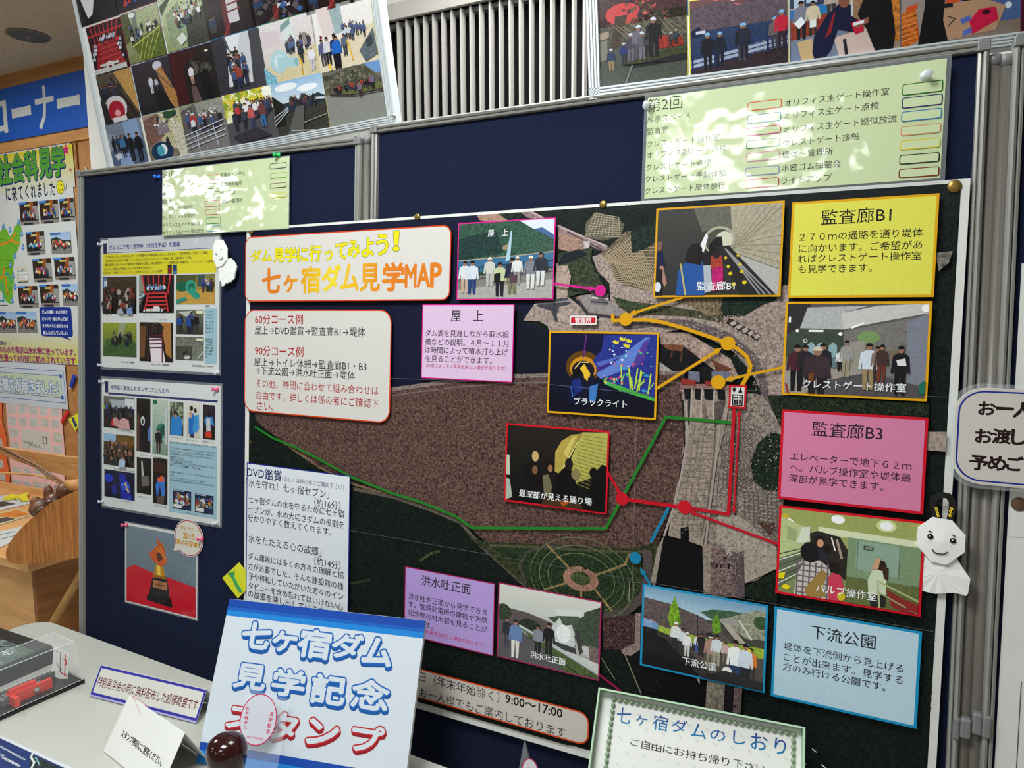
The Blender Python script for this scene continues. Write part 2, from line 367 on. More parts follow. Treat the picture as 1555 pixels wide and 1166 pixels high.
class Pic(Canvas):
    """a printed photograph: coordinates 0..1 across and 0..1 down inside its rectangle"""
    def __init__(s, F, rect_uv, h, seed=1):
        super().__init__(F, h); u0, v0, u1, v1 = rect_uv; s.W = u1-u0; s.H = v1-v0
        s.map = lambda x, y: (u0+x*(u1-u0), v0+y*(v1-v0)); s.clip = rect_uv; s.rnd = random.Random(seed)
    def bg(s, c1, c2=None, g=0.1, a=(0, 0), b=(1, 1), horiz=False): return s.rect(a, b, c1, g, c2 or c1, horiz)
    def el(s, x, y, rx, ry, col, g=0.0, n=12):
        s.up(); s.addp([s.map(x+rx*math.cos(2*math.pi*i/n), y+ry*math.sin(2*math.pi*i/n)) for i in range(n)], col, g); return s
    def ln(s, pts, w, col, g=0.0): return s.line(pts, w*s.W, col, g)
    def man(s, x, y, h, top=(60, 60, 70), leg=(40, 40, 50), head=(150, 110, 90), hair=(25, 22, 22), hat=None, w=1.0):
        """a standing figure, feet at x, y, height h (fraction of the picture's height)"""
        k = h*s.H/s.W*w
        L = lambda pts, c: s.addp([s.map(x+px*k, y-py*h) for px, py in pts], c, 0.05)
        s.up()
        L([(-.11, 0), (-.03, 0), (-.01, .48), (-.13, .48)], leg); L([(.03, 0), (.11, 0), (.13, .48), (0, .48)], leg)
        s.up(); L([(-.13, .45), (.13, .45), (.15, .7), (.17, .8), (.06, .86), (-.06, .86), (-.17, .8), (-.15, .7)], top)
        L([(-.22, .45), (-.16, .44), (-.13, .8), (-.18, .8)], top); L([(.22, .45), (.16, .44), (.13, .8), (.18, .8)], top)
        s.up(); s.addp([s.map(x+.07*k*math.cos(t), y-h*(.92+.075*math.sin(t))) for t in [i*math.pi/4 for i in range(8)]], head)
        s.up(); hc = hat or hair
        s.addp([s.map(x+.08*k*math.cos(t), y-h*(.935+.08*math.sin(t))) for t in [i*math.pi/5 for i in range(6)]], hc)
        return s
    PAL = ((220, 220, 225), (60, 90, 150), (40, 40, 50), (190, 60, 60), (90, 130, 180), (225, 205, 150), (120, 70, 60), (240, 240, 240), (30, 60, 110), (80, 90, 80))
    def crowd(s, x0, x1, y0, y1, n, h, pal=None, leg=None, hats=False, dim=1.0):
        pal = pal or s.PAL; r = s.rnd
        ps = sorted([(r.uniform(y0, y1), r.uniform(x0, x1)) for _ in range(n)])
        for y, x in ps:
            c = r.choice(pal); c = tuple(int(v*dim) for v in c); l = leg or r.choice(((30, 32, 42), (45, 50, 80), (70, 66, 60)))
            hd = tuple(int(v*dim) for v in (160, 120, 98))
            s.man(x, y, h*r.uniform(.9, 1.1), c, tuple(int(v*dim) for v in l), hd, hat=(235, 238, 240) if hats and r.random() < .8 else None)
        return s
    def specks(s, x0, x1, y0, y1, n, sz, pal, g=0.0):
        r = s.rnd
        for i in range(n):
            if i % 6 == 0: s.up()
            x, y = r.uniform(x0, x1), r.uniform(y0, y1); a = sz*r.uniform(.5, 1.4); b = a*r.uniform(.5, 1.5)
            s.addp([s.map(x, y-b), s.map(x+a, y), s.map(x, y+b), s.map(x-a, y)], r.choice(pal), g)
        return s

# ---------------------------------------------------------------- the planes things stand on
TOPZ = 1.80
O_MAIN = Vector((0, 0, TOPZ))
V_B = b2w((0, 1, 0)); U_B = Vector((1, 0, 0))
# the poster's sheet lies in the plane through O_MAIN; the boards' fabric lies 12 mm behind it
FP = Frame(O_MAIN, U_B, V_B)
FMAIN = FP.shift(-0.012)
_h = FMAIN.uv(556, 205)
ang = math.radians(1.5)
_hp = FMAIN.P(-0.252, 0)
U_L = (U_B*math.cos(ang) + FP.N*(-math.sin(ang))).normalized()     # left board swings a little towards the viewer
FLEFT = Frame(_hp, U_L, V_B)
FL = FLEFT.shift(0.0012)          # papers on the left board
FMP = FMAIN.shift(0.0135)        # laminated sheet that overlaps the poster
TZ = 0.76
WALLY, WOODY = 0.55, 1.0

# ---------------------------------------------------------------- room shell
def shell(name, a, b, m): return struct(recenter(MB().box(a, b).build(name, m)))
shell('floor', (-7, -7, -0.1), (5, 1.2, 0), 'floor')
shell('ceiling', (-7, -7, CEIL), (5, 1.2, CEIL+0.1), 'ceiling')
shell('wall_left', (-7.1, -7, 0), (-7, 1.2, CEIL), 'plaster')
shell('wall_right', (5, -7, 0), (5.1, 1.2, CEIL), 'plaster')
shell('wall_front', (-7, -7.1, 0), (5, -7, CEIL), 'plaster')
wx = aty(134.5, 200, WALLY).x
lo = aty(577, 60, WALLY).x; hi = aty(1010, 10, WALLY).x; lt = aty(600, 32.5, WALLY).z; lb = 1.55
mb = MB()
mb.box((wx, WALLY, 0), (lo, WALLY+0.12, CEIL)); mb.box((hi, WALLY, 0), (5, WALLY+0.12, CEIL))
mb.box((lo, WALLY, lt), (hi, WALLY+0.12, CEIL)); mb.box((lo, WALLY, 0), (hi, WALLY+0.12, lb))
struct(recenter(mb.build('wall_back', 'plaster')))
struct(recenter(MB().box((-7, WOODY, 0), (wx, WOODY+0.12, CEIL)).build('wall_alcove', 'cork')))
# louvred vent in the white wall
root = thing('louver_vent', ((lo+hi)/2, WALLY, lb), 'beige vertical-slat louvre set into the white wall between the two upper photo panels', 'louver')
fb = 0.040
mb = MB().box((lo-fb, WALLY-0.012, lt), (hi+fb, WALLY+0.02, lt+fb)); mb.build('lintel', 'louver', root)
mb = MB().box((lo-0.03, WALLY-0.008, lb), (lo, WALLY+0.02, lt)); mb.build('frame_side', 'louver', root)
mb = MB().box((lo-0.03, WALLY-0.008, lb-0.03), (hi+0.03, WALLY+0.02, lb)); mb.build('sill', 'louver', root)
MB().box((lo, WALLY+0.055, lb), (hi, WALLY+0.06, lt)).build('dark_backing', 'dark', root)
MB().box((lo, WALLY+0.012, lt-0.012), (hi, WALLY+0.03, lt)).build('top_channel', 'gray_metal', root)
s0 = aty(604, 120, WALLY-0.002).x; s1 = aty(884.5, 100, WALLY-0.002).x; pitch = (s1-s0)/19
me = None
for i in range(0, 27):
    x = s0+pitch*i
    if x > hi-0.005 or x < lo: continue
    if me is None:
        o = MB().box((x, WALLY-0.002, lb), (x+0.0042, WALLY+0.0185, lt-0.002)).build('slat', 'louver', root); me = o.data; x00 = x
    else:
        o = bpy.data.objects.new('slat', me); COL.objects.link(o); o.parent = root; o.location = (x-x00, 0, 0)
# wood trims and the blue corner sign on the alcove wall
y = WOODY
def wz(px_, py_): return aty(px_, py_, y).z
zs0, zs1 = wz(68, 119.5), wz(68, 203.5)
zt = wz(68, 224)
struct(recenter(MB().box((-6.9, y-0.012, zs1-0.055), (wx, y, CEIL)).build('trim_1', 'woodtrim')))
tx = aty(117, 230, y).x
struct(recenter(MB().box((tx, y-0.008, 0.6), (tx+0.008, y, zs1-0.06)).build('trim_2', 'counter_dark')))
FW = Frame((-3, y, 2), (1, 0, 0), (0, 0, -1))
FS = FW.shift(0.022)
root = thing('corner_sign', aty(60, 160, y-0.02), 'long blue sign band with white katakana lettering below the ceiling', 'sign')
u0, _ = FS.uv(-260, 150); u1 = wx+3.0-0.002; va = FS.uv(68, 119.5)[1]; vb = FS.uv(68, 203.5)[1]
MB().fbox(FS, u0, va, u1, vb, -0.009, 0).build('sign_band', mat('sign_blue', (22, 84, 178), rough=0.45, noise=0.04), root)
c = Canvas(FS, 0.0004)
c.text('ー', (87, 151), (121, 158), (222, 224, 220), 0.015)
c.text('ナ', (52, 134), (84, 192), (222, 224, 220), 0.02)
c.text('ー', (18, 166), (47, 174), (222, 224, 220), 0.015)
c.text('コ', (-25, 160), (12, 200), (222, 224, 220), 0.02)
c.build('lettering', 'print', root)
# ceiling speaker
sp = atz(43, 53, CEIL)
root = thing('ceiling_speaker', sp, 'round grey grille speaker in the mottled ceiling', 'speaker')
MB().lathe(sp-Vector((0, 0, 0.001)), (0, 0, -1), [(0, 0.075), (0.004, 0.075), (0.006, 0.070)], 32).build('rim', 'alu_dark', root)
MB().lathe(sp-Vector((0, 0, 0.006)), (0, 0, -1), [(0, 0.068), (0.002, 0.066), (0.003, 0.03)], 32).build('grille', 'speaker', root)
MB().lathe(sp-Vector((0, 0, 0.009)), (0, 0, -1), [(0, 0.009), (0.004, 0.006)], 12).build('center_knob', 'alu', root)

# ---------------------------------------------------------------- display boards
def bar(mb, F, p0, p1, sec, side):
    """section (across, height) swept from p0 to p1 in the frame; side = +1/-1 chooses which way 'across' runs"""
    d = Vector(p1)-Vector(p0); d.normalize(); n = Vector((-d.y, d.x))*side
    A = [F.P(p0[0]+n.x*a, p0[1]+n.y*a, h) for a, h in sec]; B = [F.P(p1[0]+n.x*a, p1[1]+n.y*a, h) for a, h in sec]; k = len(sec)
    mb.add(A+B, [tuple(range(k)), tuple(range(k, 2*k))[::-1]]+[(i, (i+1) % k, k+(i+1) % k, k+i) for i in range(k)]); return mb
SEC_OUT = [(0, -0.012), (0, 0.004), (0.0015, 0.008), (0.004, 0.010), (0.0065, 0.0085), (0.0078, 0.005), (0.0078, -0.012)]
SEC_IN = [(0.0084, -0.01), (0.0084, 0.0065), (0.0096, 0.0075), (0.0122, 0.0065), (0.0128, 0.001), (0.0128, -0.01)]
def board(F, q, label):
    """q: outer corners in frame coordinates TL TR BR BL"""
    TL, TR, BR, BL = [Vector(p) for p in q]
    root = thing('display_board', F.P((BL.x+BR.x)/2, BL.y), label, 'display board', 'navy pinboards standing side by side')
    e = 0.010
    pan = [(TL.x+e, TL.y+e), (TR.x-e, TR.y+e), (BR.x-e, BR.y-e), (BL.x+e, BL.y-e)]
    MB().hexa([F.P(u, v, -0.012) for u, v in pan], [F.P(u, v, 0) for u, v in pan]).build('fabric_panel', 'navy', root)
    for a, b, sd in ((TL, TR, 1), (BL, BR, -1)):
        mb = MB(); g = 0.013
        A = a+Vector((g, 0)); B = b-Vector((g, 0))
        bar(mb, F, A, B, SEC_OUT, sd); bar(mb, F, A, B, SEC_IN, sd); mb.build('rail', 'alu', root)
    for a, b, sd in ((TL, BL, -1), (TR, BR, 1)):
        mb = MB(); A = a+Vector((0, .014)); B = b-Vector((0, .014))
        bar(mb, F, A, B, SEC_OUT, sd); bar(mb, F, A, B, SEC_IN, sd); mb.build('stile', 'alu', root)
    for c0, sx, sy in ((TL, 1, 1), (TR, -1, 1), (BL, 1, -1), (BR, -1, -1)):
        pts = [(0.004, 0), (0.0135, 0), (0.0135, 0.0145), (0, 0.0145), (0, 0.005), (0.0012, 0.0015)]
        P = [F.P(c0.x+sx*a, c0.y+sy*b, -0.012) for a, b in pts]
        bevel(MB().prism(P, F.N, 0.0235).build('corner_cap', 'alu_dark', root), 0.0012, 2)
    return root
VB = 1.62
def edge_u(F, a, b, v):      # u at height v on the line through two seen points
    p, q = F.uv(*a), F.uv(*b); return p[0]+(q[0]-p[0])*(v-p[1])/(q[1]-p[1])
vt = FMAIN.uv(760, 165.5)[1]
def corners(F, l, r, v0, v1=VB):
    return [(edge_u(F, *l, v0), v0), (edge_u(F, *r, v0), v0), (edge_u(F, *r, v1), v1), (edge_u(F, *l, v1), v1)]
LM, RM = ((567.6, 205), (566.5, 310)), ((1503, 80), (1453.5, 1166))
q_main = corners(FMAIN, LM, RM, vt); q_main[3] = (q_main[0][0], VB)
board(FMAIN, q_main, 'wide navy pinboard carrying the big tour map')
vt3 = FMAIN.uv(1545, 62)[1]
q3 = corners(FMAIN, ((1537.6, 80), (1486.5, 1166)), ((1537.6, 80), (1486.5, 1166)), vt)
q3[1] = (q3[0][0]+0.9, vt); q3[2] = (q3[3][0]+0.9, VB)
board(FMAIN, q3, 'navy pinboard cut by the right edge of the photo, mostly covered by white paper')
ul = (FLEFT.uv(121.3, 300)[0]+FLEFT.uv(126, 960)[0])/2; ur = FLEFT.uv(551.5, 210)[0]; vl = (FLEFT.uv(480, 209.5)[1]+FLEFT.uv(200, 257)[1])/2
board(FLEFT, [(ul, vl), (ur, vl), (ur, VB), (ul, VB)], 'left navy pinboard with laminated sheets and the trophy photo')
# round posts and joint strips between the boards
def post(F, a, b, r, label, cat='post'):
    p0 = F.uv(*a); p1 = F.uv(*b); v0 = p0[1]; d = (p1[0]-p0[0])/(p1[1]-p0[1]); z = 1.775
    P = lambda v: F.P(p0[0]+d*(v-v0), v, 0.0-r*0.2)
    bot = P(1.76)
    root = thing('support_post', bot, label, cat, 'grey round posts beside the pinboards')
    mb = MB(); A, B = P(v0+0.012), bot; mb.tube([A, B], r, 14); mb.build('tube', 'post', root, True)
    ax_ = (A-B).normalized()
    MB().lathe(A-ax_*0.004, ax_, [(0, r*1.12), (0.009, r*1.12), (0.0125, r*0.95), (0.0145, r*0.5)], 16).build('end_cap', 'alu_dark', root, True)
    MB().lathe(bot-ax_*0.004, ax_, [(0, r*1.6), (0.02, r*1.6), (0.022, r)], 16).build('foot', 'black', root)
    return root
post(FMAIN, (557.5, 205), (556.6, 310), 0.0063, 'slim round post in the joint between left and main pinboards')
def post3(x0, x1, lab): return post(FMAIN.shift(-0.004), (x0, 80), (x1, 1166), 0.0085, lab)
post3(1511, 1461, 'grey post touching the right edge of the main pinboard')
post3(1529.5, 1479, 'grey post touching the left edge of the rightmost pinboard')
def strip(a, b, w, F, label):
    p0 = F.uv(*a); p1 = F.uv(*b); d = (p1[0]-p0[0])/(p1[1]-p0[1]); v1 = 1.6
    q = [(p0[0], p0[1]), (p0[0]+w, p0[1]), (p0[0]+w+d*(v1-p0[1]), v1), (p0[0]+d*(v1-p0[1]), v1)]
    return tag(recenter(MB().hexa([F.P(u, v, -0.006) for u, v in q], [F.P(u, v, -0.001) for u, v in q]).build('joint_strip', 'post')), label, 'metal strip')
strip((562.5, 211), (562, 310), 0.006, FMAIN, 'flat grey strip in the joint beside the slim round post')
strip((1517.5, 90), (1468, 1166), 0.007, FMAIN.shift(-0.004), 'flat grey strip in the joint between the two right-hand posts')
def clip(a, b, F, label, r=0.006):
    u0, v0 = F.uv(*a); u1, v1 = F.uv(*b)
    o = MB().fbox(F, u0, v0, u1, v1, -0.004, 0.0125).build('joint_clip', 'alu_dark'); bevel(o, r*0.5, 3)
    return tag(recenter(o), label, 'clip', 'grey clips that couple the pinboards')
clip((1446, 1082.5), (1455.5, 1118.5), FMAIN, 'grey clip over the right frame of the main pinboard, low down')
clip((1457, 1084), (1472.5, 1118), FMAIN, 'grey clip around the left one of the two right-hand posts')
clip((1475.5, 1076), (1489, 1112), FMAIN, 'grey clip around the right one of the two right-hand posts')
clip((1490, 1080), (1503, 1117), FMAIN, 'grey clip over the left frame of the rightmost pinboard')

# ---------------------------------------------------------------- upper photo panels, tipped forward above the boards
def panel_frame(anchor, Y, u, v): return Frame(aty(*anchor, Y), b2w(u), b2w(v))
FUL = panel_frame((380, 225), 0.040, (.999, -.032, -.009), (.034, .974, .224))
FUR = panel_frame((1100, 110), 0.045, (.981, -.058, .185), (.049, .997, .052))
# --- left upper panel
def photos(F, root, cells, h):
    for i, (a, b, fn) in enumerate(cells):
        u0, v0 = F.uv(*a); u1, v1 = F.uv(*b)
        p = Pic(F, (u0, v0, u1, v1), h, seed=i*7+3)
        fn(p)
        p.build('photograph', 'photo_print', root)
        h += 0.0
def indoor(p, wall, floor, n, h=.42, y=(.75, .95), x=(.1, .9), dim=1.0, pal=None, g=.15):
    p.bg(wall, tuple(int(v*.8) for v in wall), g); p.poly([(0, .72), (1, .62), (1, 1), (0, 1)], floor, g)
    p.crowd(x[0], x[1], y[0], y[1], n, h, pal, dim=dim)
def gate_red(p):
    p.bg((60, 30, 34), (40, 20, 24), .3)
    for i in range(7): p.ln([(.12+i*.13, 0), (.2+i*.09, .45)], .022, (205, 62, 66))
    p.ln([(0, .2), (1, .16)], .03, (190, 50, 56)); p.ln([(.1, .42), (.9, .38)], .05, (214, 60, 62))
    p.poly([(.2, .42), (.75, .4), (.95, .95), (.05, 1)], (150, 34, 40), .3)
    for i in range(5): p.ln([(.2, .5+i*.1), (.85, .47+i*.1)], .02, (200, 60, 60))
    p.crowd(.3, .75, .36, .42, 12, .16, [(225, 225, 230), (180, 200, 225)])
    p.crowd(.05, .2, .5, .8, 10, .14, [(225, 225, 230), (170, 190, 220)]); p.crowd(.8, .95, .5, .85, 9, .14, [(225, 225, 230), (170, 190, 220)])
    p.rect((.04, .9), (.96, 1), (206, 206, 204)); p.el(.5, .86, .12, .07, (220, 220, 218)); p.rect((.22, .82), (.75, .87), (214, 214, 212)); p.el(.5, .9, .05, .03, (120, 40, 44))
def hall_green(p):
    p.bg((186, 196, 150), (120, 130, 84), .15); p.poly([(.3, 0), (.42, 0), (.36, .55), (.22, .5)], (120, 134, 120)); p.el(.3, .06, .09, .05, (244, 250, 255))
    p.poly([(0, 0), (.2, 0), (.3, .5), (0, .6)], (92, 98, 62), .3); p.crowd(.12, .9, .42, .66, 26, .2, [(230, 230, 225), (40, 40, 40), (90, 110, 150)])
    p.poly([(.2, .62), (1, .4), (1, 1), (.4, 1)], (96, 110, 40), .3)
    for i in range(4): p.ln([(.3+i*.1, 1), (.55+i*.14, .5)], .015, (190, 200, 90))
    p.ln([(.2, .68), (1, .44)], .02, (200, 208, 110))
def hall_green2(p):
    p.bg((206, 214, 170), (150, 164, 110), .12); p.poly([(.0, .3), (.3, 0), (.2, 0), (0, .1)], (70, 84, 60))
    p.poly([(.1, .3), (.45, .1), (.6, .9), (.3, 1), (.1, .9)], (150, 166, 130), .2); p.specks(.3, .95, .15, .6, 90, .03, p.PAL, .1); p.poly([(.55, .55), (1, .3), (1, 1), (.5, 1)], (60, 60, 50), .3)
    p.crowd(.35, .9, .5, .62, 18, .22); p.poly([(.28, .8), (.44, .7), (.52, .85), (.36, .95)], (228, 230, 222))
def shaft(p):
    p.bg((52, 30, 26), (26, 16, 16), .3); p.rect((.45, .1), (.72, .8), (206, 200, 204)); p.rect((.38, 0), (.48, 1), (96, 34, 34), .2); p.rect((.7, 0), (.78, 1), (34, 26, 30)); p.el(.57, .08, .1, .06, (250, 250, 250))
    for i in range(4): p.ln([(.42, .2+i*.13), (.75, .18+i*.13)], .02, (120, 36, 40))
    p.ln([(.5, .8), (.35, 1)], .03, (150, 50, 52)); p.crowd(.1, .3, .8, .95, 4, .3, [(40, 60, 90)])
def dark_corr(p):
    p.bg((56, 48, 56), (30, 28, 32), .2); p.el(.66, .12, .12, .09, (206, 206, 226)); p.poly([(.6, .2), (.75, .15), (1, .7), (1, 1), (.86, 1)], (176, 124, 70), .2); p.poly([(.45, .6), (.6, .5), (.9, 1), (.5, 1)], (20, 20, 22), .2)
    p.man(.42, .62, .34, (215, 220, 235), (215, 218, 230)); p.man(.56, .6, .26, (190, 195, 210), (60, 60, 70)); p.ln([(.62, .25), (.95, .62)], .02, (90, 90, 100))
def dark_red(p):
    p.bg((70, 18, 22), (24, 16, 18), .2, horiz=True); p.poly([(.3, .3), (1, .0), (1, 1), (.3, 1)], (30, 24, 24), .3); p.el(.86, .12, .04, .02, (250, 240, 210))
    p.specks(.5, .9, .25, .5, 30, .04, [(60, 60, 56), (90, 84, 76)], .1); p.poly([(.6, .5), (.8, .45), (.9, 1), (.65, 1)], (16, 14, 18)); p.man(.45, .66, .36, (225, 222, 226), (190, 150, 130)); p.poly([(.4, .68), (.5, .7), (.58, 1), (.38, 1)], (96, 76, 76))
def tunnel_grey(p):
    p.bg((92, 90, 92), (52, 52, 56), .1); p.poly([(.3, 0), (.62, 0), (.5, .3), (.36, .26)], (230, 230, 236)); p.poly([(0, 0), (.25, 0), (.38, .4), (.2, 1), (0, 1)], (50, 50, 56), .15); p.poly([(.62, 0), (.8, 0), (.72, .9), (.55, .9), (.5, .3)], (206, 206, 210)); p.rect((.78, 0), (1, 1), (64, 64, 70)); p.poly([(.3, .2), (.36, .3), (.3, .9), (.22, .9)], (214, 214, 220)); p.crowd(.3, .62, .6, .96, 22, .36, [(30, 30, 36), (60, 80, 120), (150, 60, 50), (210, 210, 215), (40, 44, 50)])
def crowd_red(p):
    p.bg((96, 84, 66), (52, 40, 34), .25); p.ln([(0, .1), (1, .3)], .03, (60, 90, 70)); p.poly([(.5, 0), (1, 0), (1, .9)], (196, 150, 86), .15)
    p.ln([(.4, .1), (.92, .95)], .05, (40, 30, 26)); p.crowd(.06, .6, .4, .52, 22, .26, [(50, 44, 50), (90, 60, 60), (40, 50, 80)]); p.el(.4, .72, .32, .26, (216, 206, 210)); p.el(.4, .78, .24, .22, (170, 20, 44), .2); p.el(.42, .82, .08, .07, (240, 160, 170)); p.rect((.25, .9), (.65, 1), (226, 216, 220)); p.poly([(0, .5), (.16, .6), (.2, 1), (0, 1)], (40, 34, 36), .3)
def pump_white(p):
    p.bg((226, 220, 222), (206, 196, 180), .05); p.poly([(.4, .1), (.62, .02), (.66, .5), (.5, .52)], (214, 224, 222)); p.poly([(.05, .1), (.35, .15), (.4, .4), (0, .4)], (216, 202, 206)); p.poly([(0, .75), (1, .5), (1, 1), (0, 1)], (214, 200, 160), .1)
    p.poly([(.4, .2), (.42, .08), (.6, 0), (.6, .1)], (130, 160, 160)); p.el(.3, .66, .17, .2, (176, 208, 214)); p.el(.3, .66, .1, .12, (206, 226, 230)); p.poly([(.28, .58), (.62, .66), (.6, .8), (.26, .78)], (170, 206, 214)); p.el(.61, .73, .04, .07, (130, 180, 190)); p.poly([(0, .7), (.2, .9), (.2, 1), (0, 1)], (120, 180, 200), .2)
    p.crowd(.45, .9, .5, .6, 16, .22, [(50, 50, 60), (80, 100, 140), (60, 60, 64)]); p.man(.72, .78, .34, (40, 44, 60)); p.man(.9, .94, .4, (226, 226, 230), (190, 190, 200), hat=(235, 235, 235)); p.ln([(.7, .7), (.7, .95)], .02, (230, 170, 30)); p.poly([(.78, .3), (.84, .28), (.86, .5), (.8, .5)], (150, 136, 130))
def pump_white2(p):
    p.bg((238, 234, 232), (226, 216, 206), .04); p.poly([(.3, .05), (.5, 0), (.52, .45), (.34, .45)], (156, 176, 180), .1); p.poly([(0, .6), (1, .42), (1, 1), (0, 1)], (222, 208, 180), .05); p.poly([(.1, 0), (.3, 0), (.36, .4), (.16, .5)], (222, 206, 204)); p.el(.05, .45, .0, .0, (0, 0, 0)); p.rect((.1, .42), (.14, .47), (120, 30, 40))
    p.crowd(.5, .85, .5, .62, 14, .2, [(80, 90, 130), (60, 60, 70), (200, 205, 215)]); p.man(.12, .9, .42, (90, 90, 130), (60, 60, 70)); p.man(.21, .9, .44, (210, 210, 215), (30, 30, 36)); p.man(.34, 1.0, .56, (34, 46, 90), (20, 20, 30)); p.man(.36, .98, .5, (30, 100, 190), (20, 20, 30)); p.man(.5, .82, .34, (90, 100, 120), (60, 60, 70))
    p.poly([(.72, .8), (.98, .5), (1, .9), (.8, .98)], (96, 106, 112), .2); p.poly([(.84, .65), (.95, .6), (.95, .75), (.86, .78)], (60, 66, 74)); p.ln([(.55, .6), (.6, .9)], .02, (240, 190, 40)); p.ln([(.2, .9), (.22, 1)], .03, (240, 190, 40))
def room_blue(p):
    p.bg((130, 142, 160), (90, 100, 124), .1); p.poly([(0, .2), (.5, .35), (.5, .6), (0, .62)], (150, 160, 176)); p.poly([(.5, 0), (.9, 0), (.95, .5), (.52, .5)], (140, 168, 206)); p.poly([(0, .6), (1, .5), (1, 1), (0, 1)], (88, 104, 136), .1); p.poly([(.28, .7), (.5, .7), (.6, 1), (.2, 1)], (150, 176, 216)); p.poly([(.1, .72), (.25, .68), (.3, .78), (.16, .84)], (226, 226, 232))
    p.crowd(.05, .5, .6, .72, 10, .32, [(44, 50, 66), (60, 90, 140)], dim=.7); p.man(.62, .92, .62, (22, 22, 30), (20, 20, 26)); p.man(.84, .96, .66, (16, 16, 22), (16, 16, 20)); p.man(.4, .8, .5, (70, 120, 170), (30, 34, 44))
def dam_fish(p):
    p.bg((176, 150, 140), (120, 108, 90), .3); p.poly([(.35, 0), (1, 0), (1, .9), (.4, .7)], (196, 188, 150), .3); p.el(.72, .06, .2, .1, (40, 80, 50)); p.poly([(0, .1), (.4, .0), (.5, .5), (0, .7)], (128, 92, 84), .3); p.poly([(.3, .25), (.6, .15), (.66, .45), (.35, .45)], (140, 126, 132), .2)
    p.specks(.3, .9, .05, .3, 30, .03, [(60, 60, 70), (230, 230, 230)]); p.poly([(.7, .3), (1, .3), (1, 1), (.8, 1)], (206, 200, 180), .2); p.el(.36, .82, .3, .22, (22, 54, 88), .2); p.el(.4, .78, .1, .12, (236, 248, 250)); p.el(.32, .8, .1, .12, (80, 170, 190), .2); p.poly([(.5, .6), (.56, .5), (.62, .7), (.52, .8)], (40, 40, 52))
def rails_crowd(p):
    p.bg((150, 148, 140), (120, 118, 116), .2); p.poly([(0, .1), (.35, .0), (.42, .5), (0, .6)], (98, 92, 90), .2); p.poly([(0, .6), (1, .4), (1, 1), (0, 1)], (124, 120, 118), .15)
    p.crowd(.1, .9, .45, .62, 22, .34, [(40, 40, 46), (220, 220, 225), (180, 60, 60), (60, 90, 140), (80, 80, 86)], hats=True)
    for i in range(4): p.ln([(0, .6+i*.09), (.95, .42+i*.1)], .014, (196, 204, 220))
    p.ln([(.3, .55), (.3, .95)], .02, (190, 196, 214)); p.ln([(.7, .5), (.74, .9)], .02, (190, 196, 214))
def trees_crowd(p):
    p.bg((250, 250, 236), (220, 214, 160), .08); p.specks(0, .8, 0, .4, 120, .06, [(200, 200, 60), (170, 190, 50), (240, 240, 170), (226, 200, 60), (140, 160, 50)]); p.poly([(0, .55), (1, .4), (1, 1), (0, 1)], (82, 78, 84), .12)
    p.crowd(.2, 1, .45, .55, 26, .3, [(230, 230, 230), (190, 60, 70), (60, 70, 100), (90, 60, 50)]); p.man(.22, .72, .4, (40, 44, 60)); p.man(.4, .7, .38, (60, 66, 80)); p.man(.55, .72, .44, (196, 90, 90), (60, 70, 100)); p.man(.78, .72, .48, (110, 60, 60), (50, 110, 170)); p.poly([(.1, .8), (.6, .7), (.9, .9), (.3, .95)], (54, 50, 58), .2)
def road_hills(p):
    p.bg((150, 190, 226), (214, 224, 230), .04, (0, 0), (1, .45)); p.el(.3, .12, .22, .07, (240, 244, 248)); p.el(.7, .2, .2, .06, (244, 246, 250)); p.rect((0, .4), (1, 1), (58, 56, 50), .2)
    p.poly([(0, .25), (.2, .4), (.5, .38), (.6, .28), (.72, .36), (.88, .32), (1, .4), (1, .5), (0, .55)], (40, 56, 70), .15); p.poly([(0, .22), (.22, .42), (.2, .8), (0, .8)], (28, 34, 24), .3)
    p.crowd(.3, .85, .46, .56, 22, .18, [(40, 40, 46), (60, 60, 66), (90, 60, 60)]); p.poly([(.45, .5), (.6, .5), (.52, 1), (.2, 1)], (92, 92, 88), .1)
    for i in range(3): p.ln([(0, .62+i*.07), (.3, .48+i*.03)], .012, (190, 196, 205))
    p.ln([(.85, .42), (1, .44)], .03, (200, 206, 214)); p.ln([(.55, .8), (1, .72)], .012, (150, 146, 140)); p.ln([(.3, .9), (.75, .97)], .012, (196, 196, 190))
def road_curve(p):
    p.bg((110, 106, 100), (132, 130, 124), .1); p.rect((0, .42), (1, 1), (136, 138, 130), .06); p.poly([(.72, 0), (1, 0), (1, .2), (.9, .2)], (110, 150, 200)); p.poly([(0, .1), (.55, .0), (.75, .05), (.98, .3), (.95, .45), (0, .4)], (92, 90, 76), .3)
    p.specks(0, .8, .08, .35, 80, .03, [(74, 74, 60), (120, 116, 100), (60, 64, 46)]); p.poly([(.15, .4), (.95, .36), (1, .5), (.5, .5)], (96, 104, 60), .2); p.crowd(.2, .8, .4, .44, 26, .14, [(30, 30, 36), (60, 60, 70), (160, 60, 50)]); p.man(.62, .55, .26, (120, 100, 110), (60, 50, 60)); p.man(.84, .46, .24, (110, 100, 130)); p.ln([(.1, .42), (.5, .5), (1, .5)], .02, (60, 44, 50))
def dark_top(p):
    p.bg((44, 40, 46), (26, 24, 30), .2); p.poly([(.15, 0), (.8, .33), (.72, .5), (.5, .62), (.4, .85), (.28, .9), (.2, .6)], (240, 240, 246))
